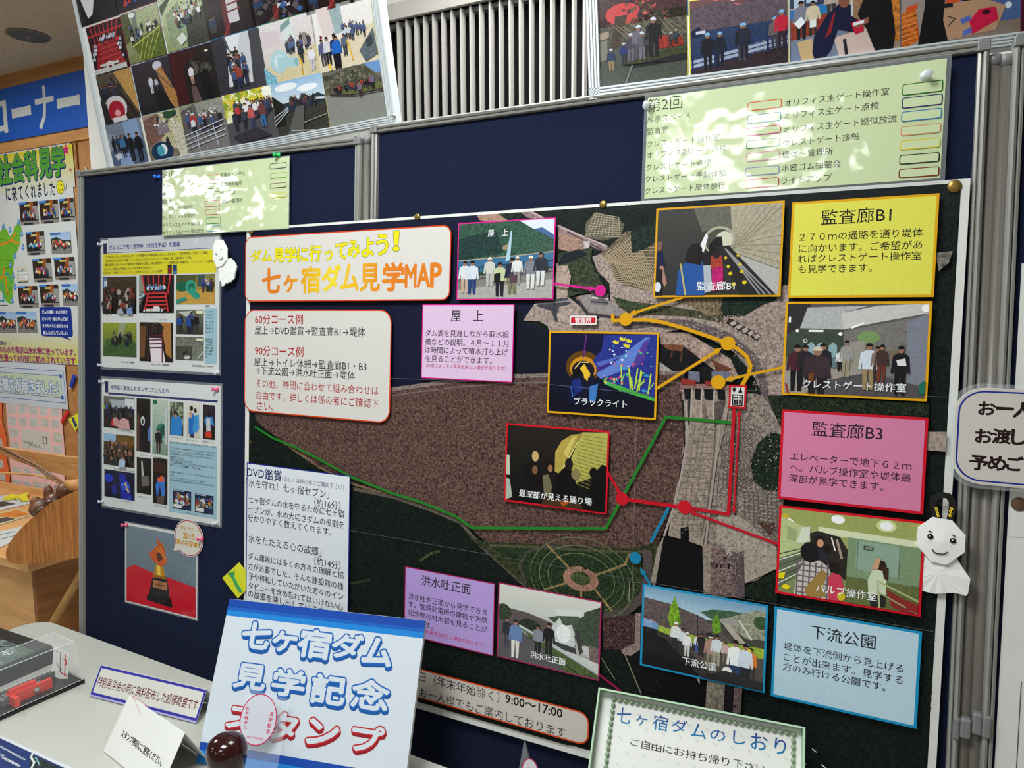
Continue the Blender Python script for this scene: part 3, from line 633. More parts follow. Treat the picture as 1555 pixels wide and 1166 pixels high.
CL = [((100, -44), (181.3, 22), dark_top), ((161, -60), (239, 1.3), lambda p: (p.bg((40, 34, 60), (24, 20, 30), .3), p.specks(.2, .6, .5, .9, 30, .04, [(60, 90, 180), (200, 60, 60)]))),
      ((130.4, 43.7), (198.1, 100.3), gate_red), ((182.6, 24.4), (253.9, 82.3), hall_green), ((240.5, 2.6), (319, 61.7), hall_green2), ((302, -18), (390, 40.6), shaft),
      ((371, -42), (469.8, 16.7), lambda p: (shaft(p), p.specks(.1, .9, .5, 1, 40, .05, [(60, 90, 140), (30, 30, 36), (90, 80, 80)]))), ((452, -65), (561, -3), shaft),
      ((145.9, 117), (214, 177.5), crowd_red), ((199.4, 100.8), (272.2, 162), dark_corr), ((254.7, 82.8), (336.2, 146.1), dark_red), ((320, 62.5), (407.5, 127.3), tunnel_grey), ((390.5, 41.2), (487.3, 110.1), pump_white), ((470.5, 17.5), (575.8, 90.5), pump_white2),
      ((159.5, 189.8), (226.4, 246), room_blue), ((215.8, 177.8), (286.6, 235.2), dam_fish), ((272.7, 162.8), (352.4, 223.8), rails_crowd), ((336.8, 146.1), (424.8, 211), trees_crowd), ((409.3, 127.8), (501.9, 196), road_hills), ((489.1, 110.6), (589.4, 178.8), road_curve)]
F = FUL
uL = F.uv(166, 252)[0]-0.012; uR = F.uv(603, 180)[0]; vBt = F.uv(592, 190)[1]; vTp = vBt-0.62
wfr = F.uv(603, 180)[0]-F.uv(590.5, 180)[0]
root = thing('photo_panel', F.P((uL+uR)/2, vBt), 'white framed panel of many small tour photographs, tipped forward above the left pinboard', 'photo panel', 'framed photo panels above the pinboards')
la, lb_ = F.uv(114, 0), F.uv(167, 254); eu = lambda v: la[0]+(lb_[0]-la[0])*(v-la[1])/(lb_[1]-la[1])
q_ = [(eu(vTp), vTp), (uR-wfr*.9, vTp), (uR-wfr*.9, vBt-.01), (eu(vBt-.01), vBt-.01)]
MB().hexa([F.P(u, v, -.014) for u, v in q_], [F.P(u, v, -.0006) for u, v in q_]).build('backing_sheet', 'white_panel', root)
def ridged(F, p0, p1, w, side, name, root, n=4):
    mb = MB(); sw = w/n
    for i in range(n):
        bar(mb, F, p0, p1, [(i*sw, -0.014), (i*sw, 0.004), (i*sw+sw*.2, 0.0062), (i*sw+sw*.75, 0.0062), (i*sw+sw*.95, 0.004), (i*sw+sw*.95, -0.014)], side)
    mb.build(name, 'alu_light', root)
ridged(F, (eu(vBt), vBt), (uR-.001, vBt), 0.015, -1, 'frame_bottom', root)
ridged(F, (uR, vTp), (uR, vBt), wfr, 1, 'frame_side', root, 3)
ridged(F, (eu(vTp)-.002, vTp), (eu(vBt)-.002, vBt), 0.006, -1, 'frame_side', root, 2)
ridged(F, (eu(vTp), vTp), (uR, vTp), 0.015, 1, 'frame_top', root)
BORD = [(150, 30, 50), (190, 30, 60), (190, 40, 50), (150, 50, 56), (60, 140, 60), (40, 170, 200), (40, 190, 220), (190, 200, 60), (70, 150, 180), (70, 90, 160), (60, 70, 150), (60, 60, 140), (150, 180, 70), (140, 180, 60), (170, 190, 60), (150, 180, 60), (140, 170, 60), (120, 40, 40), (220, 200, 40), (236, 220, 40)]
for i, (a, b, fn) in enumerate(CL):
    u0, v0 = F.uv(*a); u1, v1 = F.uv(*b); e = 0.0006
    c = Canvas(F, 0.0003+i*1e-5); c.clip = None
    c.addp([(u0-e*1.5, v0-e*1.5), (u1+e, v0-e*1.5), (u1+e, v1+e), (u0-e*1.5, v1+e)], BORD[i])
    p = Pic(F, (u0, v0, u1, v1), 0.0006, seed=i*7+3); fn(p)
    p.v = c.v+p.v; p.f = c.f+[tuple(j+4 for j in f) for f in p.f]; p.c = c.c+p.c
    p.build('photograph', 'photo_print', root)
# screw on the panel's side
tag(recenter(MB().lathe(F.px(602, 176, 0.004), F.N, [(0, .0028), (.004, .0028), (.006, .0018), (.009, .0018)], 10).build('wing_screw', 'steel')), 'tiny steel screw at the lower right corner of the left photo panel', 'screw')

# --- right upper panel
def helmets(p):
    p.bg((92, 88, 74), (64, 62, 52), .35); p.poly([(0, .3), (.5, .5), (1, .5), (1, 1), (0, 1)], (74, 78, 70), .12); p.poly([(.2, .0), (.34, 0), (.24, .45), (.12, .5)], (70, 56, 44), .2); p.poly([(.62, 0), (.76, 0), (.72, .4), (.6, .4)], (56, 50, 42), .2)
    for i in range(12): p.ln([(.15+i*.06, .1+.03*(i % 3)), (.45+i*.05, .5-.04*(i % 4))], .006, (140, 136, 110))
    p.poly([(0, .22), (.12, .2), (.12, .3), (0, .32)], (160, 142, 124)); p.poly([(0, .34), (.1, .32), (.1, .6), (0, .64)], (128, 124, 112))
    p.poly([(.25, .7), (.6, .62), (1, .52), (1, .72), (.3, .75)], (60, 66, 34), .3); p.poly([(.24, .71), (.3, .74), (1, .66), (1, .76), (.4, .78)], (30, 30, 34))
    p.poly([(.66, .35), (.95, .42), (.96, .55), (.68, .56)], (150, 46, 34), .3)
    for x, y, h, t, l in ((.14, .78, .32, (40, 56, 90), (150, 130, 90)), (.29, .7, .3, (30, 50, 110), (40, 40, 50)), (.37, .68, .4, (70, 66, 80), (100, 96, 110)), (.46, .66, .48, (110, 106, 120), (80, 76, 86)), (.5, .68, .4, (90, 90, 96), (110, 110, 120)), (.56, .64, .34, (60, 60, 60), (30, 30, 30)), (.63, .66, .56, (18, 20, 26), (20, 22, 28)), (.82, .55, .2, (70, 60, 60), (40, 40, 40)), (.88, .52, .2, (50, 60, 80), (40, 40, 40))):
        p.man(x, y, h, t, l, hat=(214, 226, 240))
    p.ln([(.3, 1), (.38, .75)], .02, (120, 124, 118))
def lake_rail(p):
    p.bg((120, 84, 84), (70, 60, 76), .1, (0, 0), (1, .55)); p.poly([(.3, 0), (.8, 0), (.7, .12), (.55, .06), (.45, .08)], (255, 236, 240)); p.poly([(.22, 0), (.4, .1), (.62, .14), (.74, 0), (.8, 0), (.72, .2), (.4, .2)], (200, 110, 110), .1)
    p.poly([(.0, .12), (.3, .05), (.5, .14), (1, .02), (1, .4), (0, .5)], (98, 84, 94), .2); p.rect((0, .42), (1, 1), (44, 62, 98), .15, (36, 48, 76)); p.poly([(0, .42), (.1, .35), (.12, .5), (0, .5)], (24, 34, 66)); p.rect((.06, .42), (.16, .46), (206, 210, 220))
    p.poly([(0, .98), (0, .8), (1, .62), (1, .78)], (166, 174, 190), .05); p.poly([(0, .92), (1, .76), (1, 1), (0, 1)], (52, 40, 46), .15)
    for i in range(4): p.ln([(0, .74+i*.06), (1, .58+i*.055)], .012, (30, 62, 120))
    for x in (.02, .26, .54, .8, .98): p.ln([(x, .72-x*.14), (x, .96-x*.16)], .022, (24, 44, 90))
    for x, y, h, t, l, b in ((.18, .96, .5, (28, 26, 34), (24, 26, 36), 0), (.31, .93, .46, (30, 34, 50), (28, 32, 48), 0), (.54, .9, .5, (30, 30, 36), (70, 66, 76), 0), (.56, .86, .46, (40, 44, 60), (30, 34, 50), 0), (.87, .8, .42, (110, 96, 96), (60, 60, 76), 0), (.94, .8, .5, (196, 36, 60), (50, 40, 50), 0)):
        p.man(x, y, h, t, l, hat=(130, 190, 235), w=.9)
def office(p):
    p.bg((196, 180, 162), (150, 130, 110), .08); p.rect((0, 0), (.42, .3), (54, 66, 92)); p.rect((.03, 0), (.13, .3), (186, 206, 222)); p.rect((.15, 0), (.25, .26), (176, 200, 216)); p.rect((.28, 0), (.4, .24), (120, 150, 180)); p.rect((.46, 0), (.58, .55), (206, 196, 184)); p.rect((.52, .1), (.58, .28), (66, 84, 110)); p.rect((.58, 0), (.8, .6), (156, 120, 90), .15)
    p.rect((.75, .3), (1, .9), (196, 120, 50), .3); p.el(.9, .55, .05, .05, (230, 150, 40)); p.el(.8, .5, .05, .04, (236, 160, 44)); p.rect((.68, 0), (.9, .3), (50, 84, 150)); p.poly([(.86, .1), (1, .05), (1, .3), (.9, .3)], (170, 60, 50))
    p.poly([(0, .32), (.35, .3), (.35, .42), (0, .46)], (40, 120, 190)); p.poly([(0, .45), (.35, .42), (.35, .7), (0, .75)], (150, 60, 40), .15); p.poly([(0, .72), (.5, .62), (.6, 1), (0, 1)], (120, 132, 156)); p.poly([(.06, .75), (.2, .72), (.22, 1), (.1, 1)], (206, 176, 130))
    p.poly([(.4, .75), (.85, .66), (.95, 1), (.45, 1)], (214, 190, 180)); p.poly([(.43, .4), (.58, .36), (.58, .56), (.45, .58)], (196, 206, 216)); p.el(.25, .42, .05, .03, (60, 150, 70))
    p.man(.1, .72, .5, (126, 130, 146), (30, 30, 40)); p.poly([(.03, .5), (.1, .42), (.14, .5), (.08, .58)], (240, 244, 248)); p.man(.21, .68, .44, (216, 200, 170), (60, 50, 50)); p.poly([(.18, .48), (.24, .48), (.24, .58), (.18, .58)], (236, 238, 240)); p.man(.38, .5, .42, (190, 176, 160), (60, 60, 60))
    p.poly([(.2, .9), (.22, .7), (.34, .45), (.48, .3), (.56, .36), (.56, .5), (.66, .6), (.6, .72), (.44, .66), (.38, .9), (.32, 1), (.22, 1)], (24, 28, 60), .1); p.poly([(.32, .75), (.4, .45), (.42, .42), (.38, .68)], (150, 34, 44)); p.el(.5, .3, .05, .09, (140, 84, 66)); p.poly([(.45, .28), (.48, .2), (.56, .22), (.55, .3)], (22, 20, 22)); p.poly([(.56, .6), (.66, .56), (.68, .72), (.6, .75)], (200, 30, 60))
    p.poly([(.7, .7), (.62, .5), (.68, .3), (.8, .2), (.92, .35), (.96, .8), (.94, 1), (.78, 1)], (20, 20, 24), .1); p.el(.74, .26, .06, .1, (24, 20, 20)); p.poly([(.58, .62), (.72, .55), (.72, .62), (.6, .68)], (150, 90, 76)); p.poly([(.58, .6), (.68, .58), (.68, .62), (.58, .64)], (236, 236, 240)); p.ln([(.5, .8), (.52, 1)], .03, (40, 40, 50))
def office2(p):
    p.bg((160, 146, 140), (128, 112, 100), .06, horiz=True); p.rect((.5, 0), (1, .8), (74, 100, 150), .06); p.el(.9, .62, .03, .04, (220, 232, 245)); p.rect((.38, .0), (.5, .5), (206, 84, 40)); p.poly([(.55, 0), (.68, 0), (.66, .5), (.52, .5)], (34, 26, 28)); p.rect((.42, .22), (.5, .45), (226, 96, 34))
    p.poly([(0, .55), (.12, .45), (.16, .9), (.02, 1), (0, 1)], (196, 100, 36), .3)
    for i in range(6): p.ln([(0, .6+i*.06), (.13, .56+i*.06)], .012, (236, 140, 60))
    p.poly([(.04, .48), (.14, .44), (.14, .5), (.05, .54)], (214, 80, 40)); p.poly([(.3, .5), (.7, .5), (.88, .62), (.8, .9), (.4, .95)], (186, 146, 116), .05); p.poly([(.14, 1), (.2, .5), (.22, .05), (.36, 0), (.5, 0), (.38, .3), (.36, .7), (.4, .95), (.36, 1)], (20, 20, 24), .1)
    p.poly([(.3, 0), (.52, -.1), (.54, .1), (.36, .16)], (24, 24, 28)); p.poly([(.54, 0), (.68, 0), (.68, .1), (.58, .12)], (226, 226, 224)); p.specks(.56, .68, .02, .1, 14, .02, [(230, 120, 60), (60, 120, 200)])
    p.poly([(.58, .75), (.66, .62), (.8, .62), (.82, .78), (.6, .92)], (206, 26, 70), .05); p.el(.72, .67, .035, .03, (50, 10, 20)); p.poly([(.5, .72), (.58, .68), (.6, .74), (.52, .78)], (90, 110, 190)); p.poly([(.53, .86), (.6, .83), (.6, .9), (.52, .93)], (90, 110, 190)); p.ln([(.4, .66), (.46, .7), (.4, .78)], .008, (30, 30, 34)); p.rect((.35, .5), (.44, .55), (30, 30, 34))
F = FUR
uL, uR = F.uv(893.5, 100)[0], F.uv(893.5, 100)[0]+1.0; vBt = F.uv(1000, 129)[1]; 
ui, vi = F.uv(912.5, 133); wl = ui-uL; vBt = vi+0.0175; vTp = vBt-0.55
root = thing('photo_panel', F.P((uL+uR)/2, vBt), 'grey framed panel of large tour photographs, tipped forward above the main pinboard', 'photo panel', 'framed photo panels above the pinboards')
MB().fbox(F, uL+wl*.8, vTp, uR-.012, vBt-.012, -0.014, -0.0006).build('backing_sheet', 'white_panel', root)
ridged(F, (uL, vTp), (uL, vBt), wl, -1, 'frame_side', root, 4); ridged(F, (uR, vTp), (uR, vBt), wl, 1, 'frame_side', root, 4)
ridged(F, (uL, vBt), (uR, vBt), 0.0175, -1, 'frame_bottom', root, 4); ridged(F, (uL, vTp), (uR, vTp), 0.0175, 1, 'frame_top', root, 4)
for i, (a, b, bc, fn) in enumerate([((902, -95), (1044, 23), (40, 130, 190), lambda p: (p.bg((60, 40, 40), (74, 44, 44), .3), p.el(.3, .88, .2, .12, (200, 70, 70), .1), p.specks(.3, .8, .75, 1, 60, .02, [(200, 90, 80), (90, 90, 60), (120, 60, 50), (60, 50, 60)]))),
        ((908.3, 29.6), (1044.4, 115.4), (240, 226, 40), helmets), ((1047.2, 2.6), (1196.6, 95.3), (236, 222, 60), lake_rail), ((1200, -21), (1366, 73.6), (90, 96, 110), office), ((1368.6, -45), (1549, 52.8), (90, 96, 110), office2), ((1552, -66), (1740, 28), (150, 30, 50), lambda p: p.bg((96, 20, 44), (60, 20, 40), .1))]):
    u0, v0 = F.uv(*a); u1, v1 = F.uv(*b); e = 0.0016
    c = Canvas(F, 0.0003+i*1e-5); c.addp([(u0-e, v0-e), (u1+e*.6, v0-e), (u1+e*.6, v1+e*.2), (u0-e, v1+e*.2)], bc)
    p = Pic(F, (u0, v0, u1, v1), 0.0006, seed=i*5+11); fn(p)
    p.v = c.v+p.v; p.f = c.f+[tuple(j+4 for j in f) for f in p.f]; p.c = c.c+p.c
    p.build('photograph', 'photo_print', root)

# ---------------------------------------------------------------- the big tour map on the main pinboard
F = FP
PH = [0.0006]
root = thing('map_poster', F.px(920, 1130), 'huge aerial tour map poster with coloured text boxes and inset photos', 'poster')
uTL = F.uv(374.6, 347.6); uTR = F.uv(1474, 269)
u0, u1 = uTL[0], uTR[0]; v0 = (uTL[1]+uTR[1])/2; v1 = F.uv(790, 1121.5)[1]
mb = MB(); mb.fbox(F, u0, v0, u1, v1, -0.0003, 0.0001); mb.build('paper_sheet', 'card', root)
iu0, iv0 = F.uv(380.5, 352); iu1 = F.uv(1460, 276)[0]; iv1 = F.uv(790, 1109)[1]; iv0 = v0+0.0045
c = Canvas(F, 0.00015)
c.clip = (iu0, iv0, iu1, iv1)
K = F.uv
def P_(pts, col, g=0.0): c.poly(pts, col, g)
c.up(); c.addp([(iu0, iv0), (iu1, iv0), (iu1, iv1), (iu0, iv1)], (21, 30, 27), .35)
P_([(360, 330), (760, 300), (740, 335), (800, 345), (850, 440), (830, 470), (800, 490), (840, 505), (840, 575), (640, 592), (360, 615)], (22, 25, 50), .06)
P_([(640, 480), (790, 470), (800, 495), (840, 505), (838, 575), (640, 592)], (17, 20, 36), .05)
P_([(920, 300), (1480, 260), (1480, 330), (1200, 330), (1000, 330)], (26, 33, 34), .25)
# hillsides and concrete slopes
P_([(722, 322), (735, 316), (752, 318), (765, 326), (782, 338), (744, 337), (728, 334)], (176, 140, 122), .15)
P_([(745, 312), (782, 314), (798, 322), (780, 340), (752, 322)], (34, 48, 38), .4)
P_([(782, 314), (800, 316), (842, 338), (925, 377), (915, 381), (848, 354), (846, 340), (800, 330)], (150, 128, 128), .25)
c.line([(800, 318), (845, 342), (922, 374)], 0.0022, (196, 176, 172)); c.line([(862, 352), (912, 378)], 0.002, (80, 60, 66))
for i in range(12): c.line([(864+i*4, 353+i*2), (866+i*4, 360+i*2)], 0.0009, (110, 90, 96))
P_([(848, 352), (880, 362), (888, 372), (900, 380), (880, 386), (848, 378)], (164, 132, 116), .2)
P_([(886, 366), (896, 366), (894, 384), (880, 386), (888, 378)], (200, 190, 186), .1)
def grid(poly, col, lc, n, m, quad):
    P_(poly, col, .3)
    q = [K(*p) for p in quad]
    L = lambda a, b, t: (a[0]+(b[0]-a[0])*t, a[1]+(b[1]-a[1])*t)
    for i in range(n+1):
        t = i/n; c.line([L(q[0], q[1], t), L(q[3], q[2], t)], 0.0009, lc, uv=True)
    for i in range(m+1):
        t = i/m; c.line([L(q[0], q[3], t), L(q[1], q[2], t)], 0.0009, lc, uv=True)
grid([(905, 322), (930, 328), (948, 340), (944, 358), (916, 366), (888, 360), (890, 338)], (104, 98, 84), (178, 166, 138), 9, 9, [(903, 324), (940, 330), (942, 360), (890, 358)])
P_([(900, 392), (922, 378), (950, 352), (964, 350), (958, 384), (997, 365), (995, 446), (960, 440), (940, 430), (928, 408), (906, 402)], (112, 98, 80), .3)
for i in range(17):
    t = i/16; c.line([(908+t*52, 392-t*36), (934+t*58, 400+t*14), (946+t*52, 424+t*22)], 0.0011, (190, 172, 140))
for i in range(15):
    t = i/14; c.line([(912+t*26, 396+t*34), (950+t*8, 372+t*60), (996, 370+t*74)], 0.001, (182, 160, 128))
P_([(958, 352), (975, 345), (998, 330), (998, 366), (980, 378), (960, 384)], (30, 44, 36), .4)
# the road, the plaza and the office
P_([(795, 487), (812, 462), (850, 453), (842, 430), (846, 408), (862, 402), (868, 420), (862, 450), (888, 470), (905, 490), (928, 462), (926, 430), (908, 412), (900, 390), (912, 386), (926, 400), (936, 425), (950, 434), (995, 444), (1100, 455), (1198, 432), (1198, 612), (1160, 600), (1138, 560), (1112, 532), (1045, 498), (1005, 506), (835, 503), (832, 495), (820, 488)], (166, 148, 138), .28)
P_([(845, 400), (862, 402), (868, 420), (860, 452), (846, 455)], (178, 158, 142), .2)
P_([(848, 385), (900, 376), (898, 398), (916, 432), (905, 444), (880, 446), (862, 452), (870, 420), (862, 403), (848, 404)], (58, 66, 48), .35)
P_([(855, 386), (880, 378), (895, 386), (862, 400), (848, 402)], (26, 34, 38), .2)
P_([(812, 458), (862, 452), (868, 462), (850, 466), (843, 488), (838, 472), (818, 466)], (72, 72, 80), .2)
c.line([(815, 462), (866, 457)], 0.002, (150, 146, 146)); c.line([(842, 465), (846, 488)], 0.004, (60, 60, 68))
P_([(874, 452), (884, 448), (912, 470), (942, 470), (945, 482), (896, 480)], (132, 100, 88), .15)
P_([(878, 450), (900, 446), (924, 456), (944, 470), (943, 480), (895, 474)], (150, 142, 140), .15)
P_([(880, 455), (895, 476), (944, 481), (944, 485), (892, 480), (876, 456)], (58, 54, 64), .1)
P_([(898, 444), (925, 446), (924, 464), (898, 462)], (120, 112, 116), .15); c.line([(900, 452), (924, 454)], 0.003, (206, 196, 190)); c.line([(898, 458), (924, 460)], 0.002, (60, 54, 60))
P_([(904, 436), (916, 434), (920, 448), (902, 450)], (64, 70, 82), .1); c.line([(905, 442), (918, 442)], 0.0015, (150, 150, 156))
P_([(934, 455), (996, 462), (1100, 478), (1098, 490), (1040, 480), (960, 478), (940, 466)], (74, 72, 52), .4)
P_([(930, 450), (960, 458), (1000, 470), (990, 476), (950, 470)], (56, 70, 44), .4)
P_([(1005, 446), (1100, 452), (1098, 478), (1075, 480), (1060, 470), (1030, 456)], (128, 112, 88), .35)
for i in range(10): c.line([(1030+i*7, 452), (1032+i*7, 462+i*1.8)], 0.0009, (90, 76, 58))
P_([(1098, 454), (1180, 440), (1180, 456), (1160, 462), (1130, 480), (1100, 482), (1095, 470)], (28, 44, 34), .4)
# access road that bends round the plaza
P_([(945, 490), (990, 484), (1050, 486), (1110, 506), (1150, 540), (1165, 575), (1166, 600), (1180, 630), (1192, 650), (1188, 662), (1168, 640), (1156, 600), (1152, 575), (1136, 548), (1105, 522), (1050, 500), (990, 496), (948, 500)], (108, 96, 98), .15)
c.line([(1108, 488), (1150, 512)], 0.009, (60, 48, 48)); 
for i in range(5): c.line([(1112+i*9, 492+i*5), (1116+i*9, 490+i*5)], 0.005, (196, 180, 172))
# water and intake behind the crest
P_([(1002, 540), (1003, 520), (1040, 524), (1060, 545), (1095, 570), (1110, 580), (1104, 590), (1036, 590), (1025, 575), (1001, 545)], (22, 20, 24), .1)
P_([(1002, 505), (1045, 505), (1110, 545), (1122, 572), (1110, 582), (1078, 556), (1040, 526), (1003, 522)], (166, 142, 130), .3)
P_([(1004, 522), (1040, 524), (1036, 534), (1014, 530)], (120, 74, 50), .2); P_([(1080, 545), (1112, 560), (1098, 570), (1088, 562)], (110, 62, 44), .2)
for x, y in ((1022, 530), (1036, 536), (1090, 554), (1104, 562)): c.line([(x, y), (x-2, y+12)], 0.0022, (90, 56, 44))
P_([(1001, 548), (1024, 565), (1030, 585), (1000, 584)], (170, 160, 154), .2)
# brown rock-fill dam
P_([(384, 615), (597, 590), (700, 576), (780, 570), (1040, 566), (1038, 620), (1041, 700), (1028, 760), (1010, 800), (1000, 824), (960, 837), (850, 832), (745, 826), (702, 792), (640, 768), (540, 730), (487, 707), (452, 687), (432, 670), (408, 655), (392, 640)], (92, 68, 62), .5)
P_([(384, 612), (597, 588), (700, 574), (780, 568), (1040, 563), (1040, 568), (780, 574), (700, 580), (640, 588), (384, 622)], (134, 118, 112), .3)
c.line([(597, 600), (700, 587), (790, 581), (836, 580)], 0.002, (120, 106, 102))
c.line([(1000, 578), (1038, 582)], 0.0018, (126, 108, 102))
rr = random.Random(3)
dam = [K(*p) for p in [(600, 600), (1036, 585), (1036, 640), (1036, 700), (1025, 755), (1000, 815), (750, 815), (700, 780), (540, 715), (440, 665), (420, 640)]]
def inside(p, poly):
    r = False
    for i in range(len(poly)):
        a, b = poly[i-1], poly[i]
        if (a[1] > p[1]) != (b[1] > p[1]) and p[0] < (b[0]-a[0])*(p[1]-a[1])/(b[1]-a[1])+a[0]: r = not r
    return r
us = [p[0] for p in dam]; vs_ = [p[1] for p in dam]
def sprinkle(poly, n, s0, s1, pal, g=0.0):
    us = [p[0] for p in poly]; vs_ = [p[1] for p in poly]; k = 0; c.up()
    while k < n:
        p = (rr.uniform(min(us), max(us)), rr.uniform(min(vs_), max(vs_)))
        if not inside(p, poly): continue
        a = rr.uniform(s0, s1); b = a*rr.uniform(.6, 1.3)
        c.addp([(p[0]-a, p[1]), (p[0], p[1]-b), (p[0]+a*.8, p[1]+b*.3), (p[0]-a*.1, p[1]+b)], rr.choice(pal), g); k += 1
        if k % 400 == 0: c.up()
sprinkle(dam, 5200, .0004, .0011, [(146, 112, 98), (160, 128, 110), (60, 44, 46), (52, 38, 40), (122, 92, 82), (110, 72, 58), (178, 150, 130)])
# forest below the dam
P_([(380, 640), (395, 643), (410, 655), (432, 670), (452, 687), (487, 707), (540, 730), (640, 768), (702, 792), (760, 850), (830, 912), (912, 935), (975, 990), (1000, 1130), (380, 1130)], (18, 27, 22), .5)
c.line([(432, 672), (487, 709), (540, 735), (620, 758), (690, 786), (715, 800)], 0.0045, (120, 96, 76), .3)
c.line([(540, 742), (600, 754), (660, 775), (700, 792), (730, 826), (790, 880), (822, 908)], 0.0065, (92, 84, 74), .3)
c.line([(640, 850), (655, 840), (668, 836)], 0.004, (74, 76, 52), .4); c.line([(530, 885), (565, 880)], 0.004, (60, 60, 46), .5)
sprinkle([K(*p) for p in [(545, 745), (690, 790), (780, 880), (820, 912), (905, 1000), (900, 1070), (640, 1010), (540, 900)]], 900, .0006, .0018, [(26, 40, 28), (14, 20, 17), (36, 50, 34), (22, 32, 30)])
# downstream park
P_([(712, 816), (745, 822), (960, 832), (1004, 822), (992, 872), (985, 905), (950, 935), (912, 938), (830, 914), (790, 880), (740, 835)], (52, 58, 36), .45)
P_([(742, 828), (958, 836), (966, 850), (950, 900), (930, 928), (900, 938), (840, 918), (800, 880), (786, 850)], (38, 54, 34), .45)
c.line([(745, 827), (850, 832), (958, 838), (985, 836)], 0.004, (84, 80, 58), .3)
c.line([(800, 884), (790, 858), (800, 838), (825, 830), (868, 830)], 0.004, (80, 74, 70), .2)
c.line([(984, 838), (984, 880), (978, 905), (950, 928), (914, 936)], 0.013, (84, 74, 72), .15)
for rx, ry in ((.085, .064), (.070, .052), (.055, .040)): c.ring(883, 878, rx, ry, .0012, (112, 128, 84), 44)
for rx, ry in ((.078, .058), (.062, .046)): c.ring(883, 878, rx, ry, .0006, (70, 90, 56), 44)
for a in ([(833, 827), (850, 845), (866, 862)], [(957, 840), (950, 856), (930, 864), (905, 872)], [(828, 894), (862, 884)], [(930, 926), (902, 890)], [(884, 905), (884, 890)]): c.line(a, .0032, (156, 128, 84), .15)
c.disc(883, 878, .029, .019, (168, 122, 104), .15, 28); c.disc(883, 877, .016, .0105, (72, 84, 50), .4, 24)
c.line([(887, 850), (886, 872)], .0014, (16, 16, 16)); c.disc(890, 862, .003, .0016, (18, 18, 18))
c.line([(957, 882), (956, 912)], .0012, (150, 150, 130)); c.line([(955, 882), (975, 884)], .0008, (120, 120, 104))
P_([(915, 938), (972, 930), (970, 975), (965, 985), (918, 985)], (74, 50, 52), .5)
P_([(966, 930), (974, 929), (973, 985), (950, 1000), (944, 985), (965, 975)], (150, 130, 122), .2)
P_([(944, 990), (976, 1000), (1070, 1018), (1080, 1075), (1000, 1075), (975, 1050)], (17, 17, 18), .1)
for i in range(11):
    for j in range(9):
        if rr.random() < .75: c.addp([(lambda q: (q[0]+dx, q[1]+dy))(K(962+i*3.6+j*.8, 1014+j*3.2+i*.9)) for dx, dy in ((0, 0), (.0012, 0), (.0012, .001), (0, .001))], (120, 112, 84))
c.line([(950, 992), (975, 1052)], .0016, (140, 140, 116)); c.line([(915, 998), (935, 1030)], .0012, (130, 150, 120))
# right-hand slopes
P_([(1105, 590), (1160, 600), (1190, 650), (1190, 760), (1186, 800), (1180, 858), (1150, 880), (1130, 885), (1080, 885), (1068, 828), (1075, 770), (1085, 700), (1100, 640)], (146, 132, 122), .35)
for i in range(26):
    t = i/25; c.line([(1092+t*14, 660+t*100), (1140+t*10, 632+t*96)], .0009, (104, 92, 86))
for i in range(12):
    t = i/11; c.line([(1100+t*44, 668-t*26), (1090+t*80, 745-t*10)], .0007, (112, 98, 92))
for i in range(14): c.line([(1130, 745+i*5), (1185, 750+i*5.5)], .0008, (110, 98, 92))
for i in range(9): c.line([(1130+i*7, 742), (1132+i*7, 812)], .0008, (116, 104, 98))
P_([(1140, 702), (1152, 672), (1172, 655), (1190, 660), (1190, 745), (1160, 742), (1145, 728)], (28, 42, 30), .45)
P_([(1092, 770), (1135, 790), (1180, 830), (1180, 862), (1132, 884), (1110, 842), (1088, 822)], (170, 158, 144), .15)
P_([(1150, 790), (1178, 795), (1170, 812)], (84, 58, 48), .2)
P_([(1130, 890), (1180, 865), (1180, 915), (1135, 905)], (24, 36, 26), .45)
P_([(1166, 600), (1195, 600), (1410, 612), (1410, 655), (1190, 655), (1175, 625)], (34, 44, 30), .45)
P_([(1400, 655), (1437, 655), (1436, 685), (1400, 682)], (168, 152, 140), .2)
P_([(1420, 385), (1446, 382), (1440, 400), (1425, 412)], (120, 116, 108), .35)
# spillway chute
P_([(1035, 582), (1108, 584), (1108, 596), (1034, 594)], (150, 110, 104), .3)
P_([(1036, 590), (1110, 592), (1104, 640), (1092, 690), (1082, 745), (1078, 770), (1068, 828), (1040, 818), (1016, 812), (1022, 770), (1034, 715), (1042, 650)], (158, 142, 130), .22)
for a, b in ((1040, 1052), (1056, 1066), (1070, 1086), (1090, 1102)): P_([(a, 590), (b, 590), (b+1, 608), (a+1, 606)], (24, 22, 24), .1)
P_([(1046, 606), (1052, 606), (1050, 640), (1046, 650)], (64, 54, 52), .2); P_([(1086, 610), (1104, 606), (1096, 640), (1086, 650)], (92, 82, 78), .25); P_([(1066, 612), (1072, 612), (1078, 640), (1070, 645)], (120, 106, 100), .2)
for x in (1052, 1067, 1086): c.line([(x, 590), (x-2, 640)], .0022, (190, 176, 166))
c.line([(1038, 608), (1041, 680), (1030, 745), (1012, 810)], .0025, (36, 30, 32)); c.line([(1043, 612), (1046, 660), (1036, 720), (1024, 770), (1008, 818)], .003, (176, 162, 154))
c.line([(1088, 650), (1084, 700), (1076, 760), (1066, 812)], .0022, (112, 98, 92)); c.line([(1094, 650), (1088, 700), (1080, 760), (1072, 830)], .003, (168, 152, 144))
for y in range(650, 812, 9): c.line([(1048-(y-650)*.16, y), (1086-(y-650)*.12, y+2)], .0006, (136, 122, 112))
for x in (1056, 1064, 1072): c.line([(x, 645), (x-20, 805)], .0006, (134, 120, 110))
P_([(1008, 812), (1036, 818), (1068, 830), (1072, 900), (994, 890), (1000, 850)], (12, 11, 13), .05)
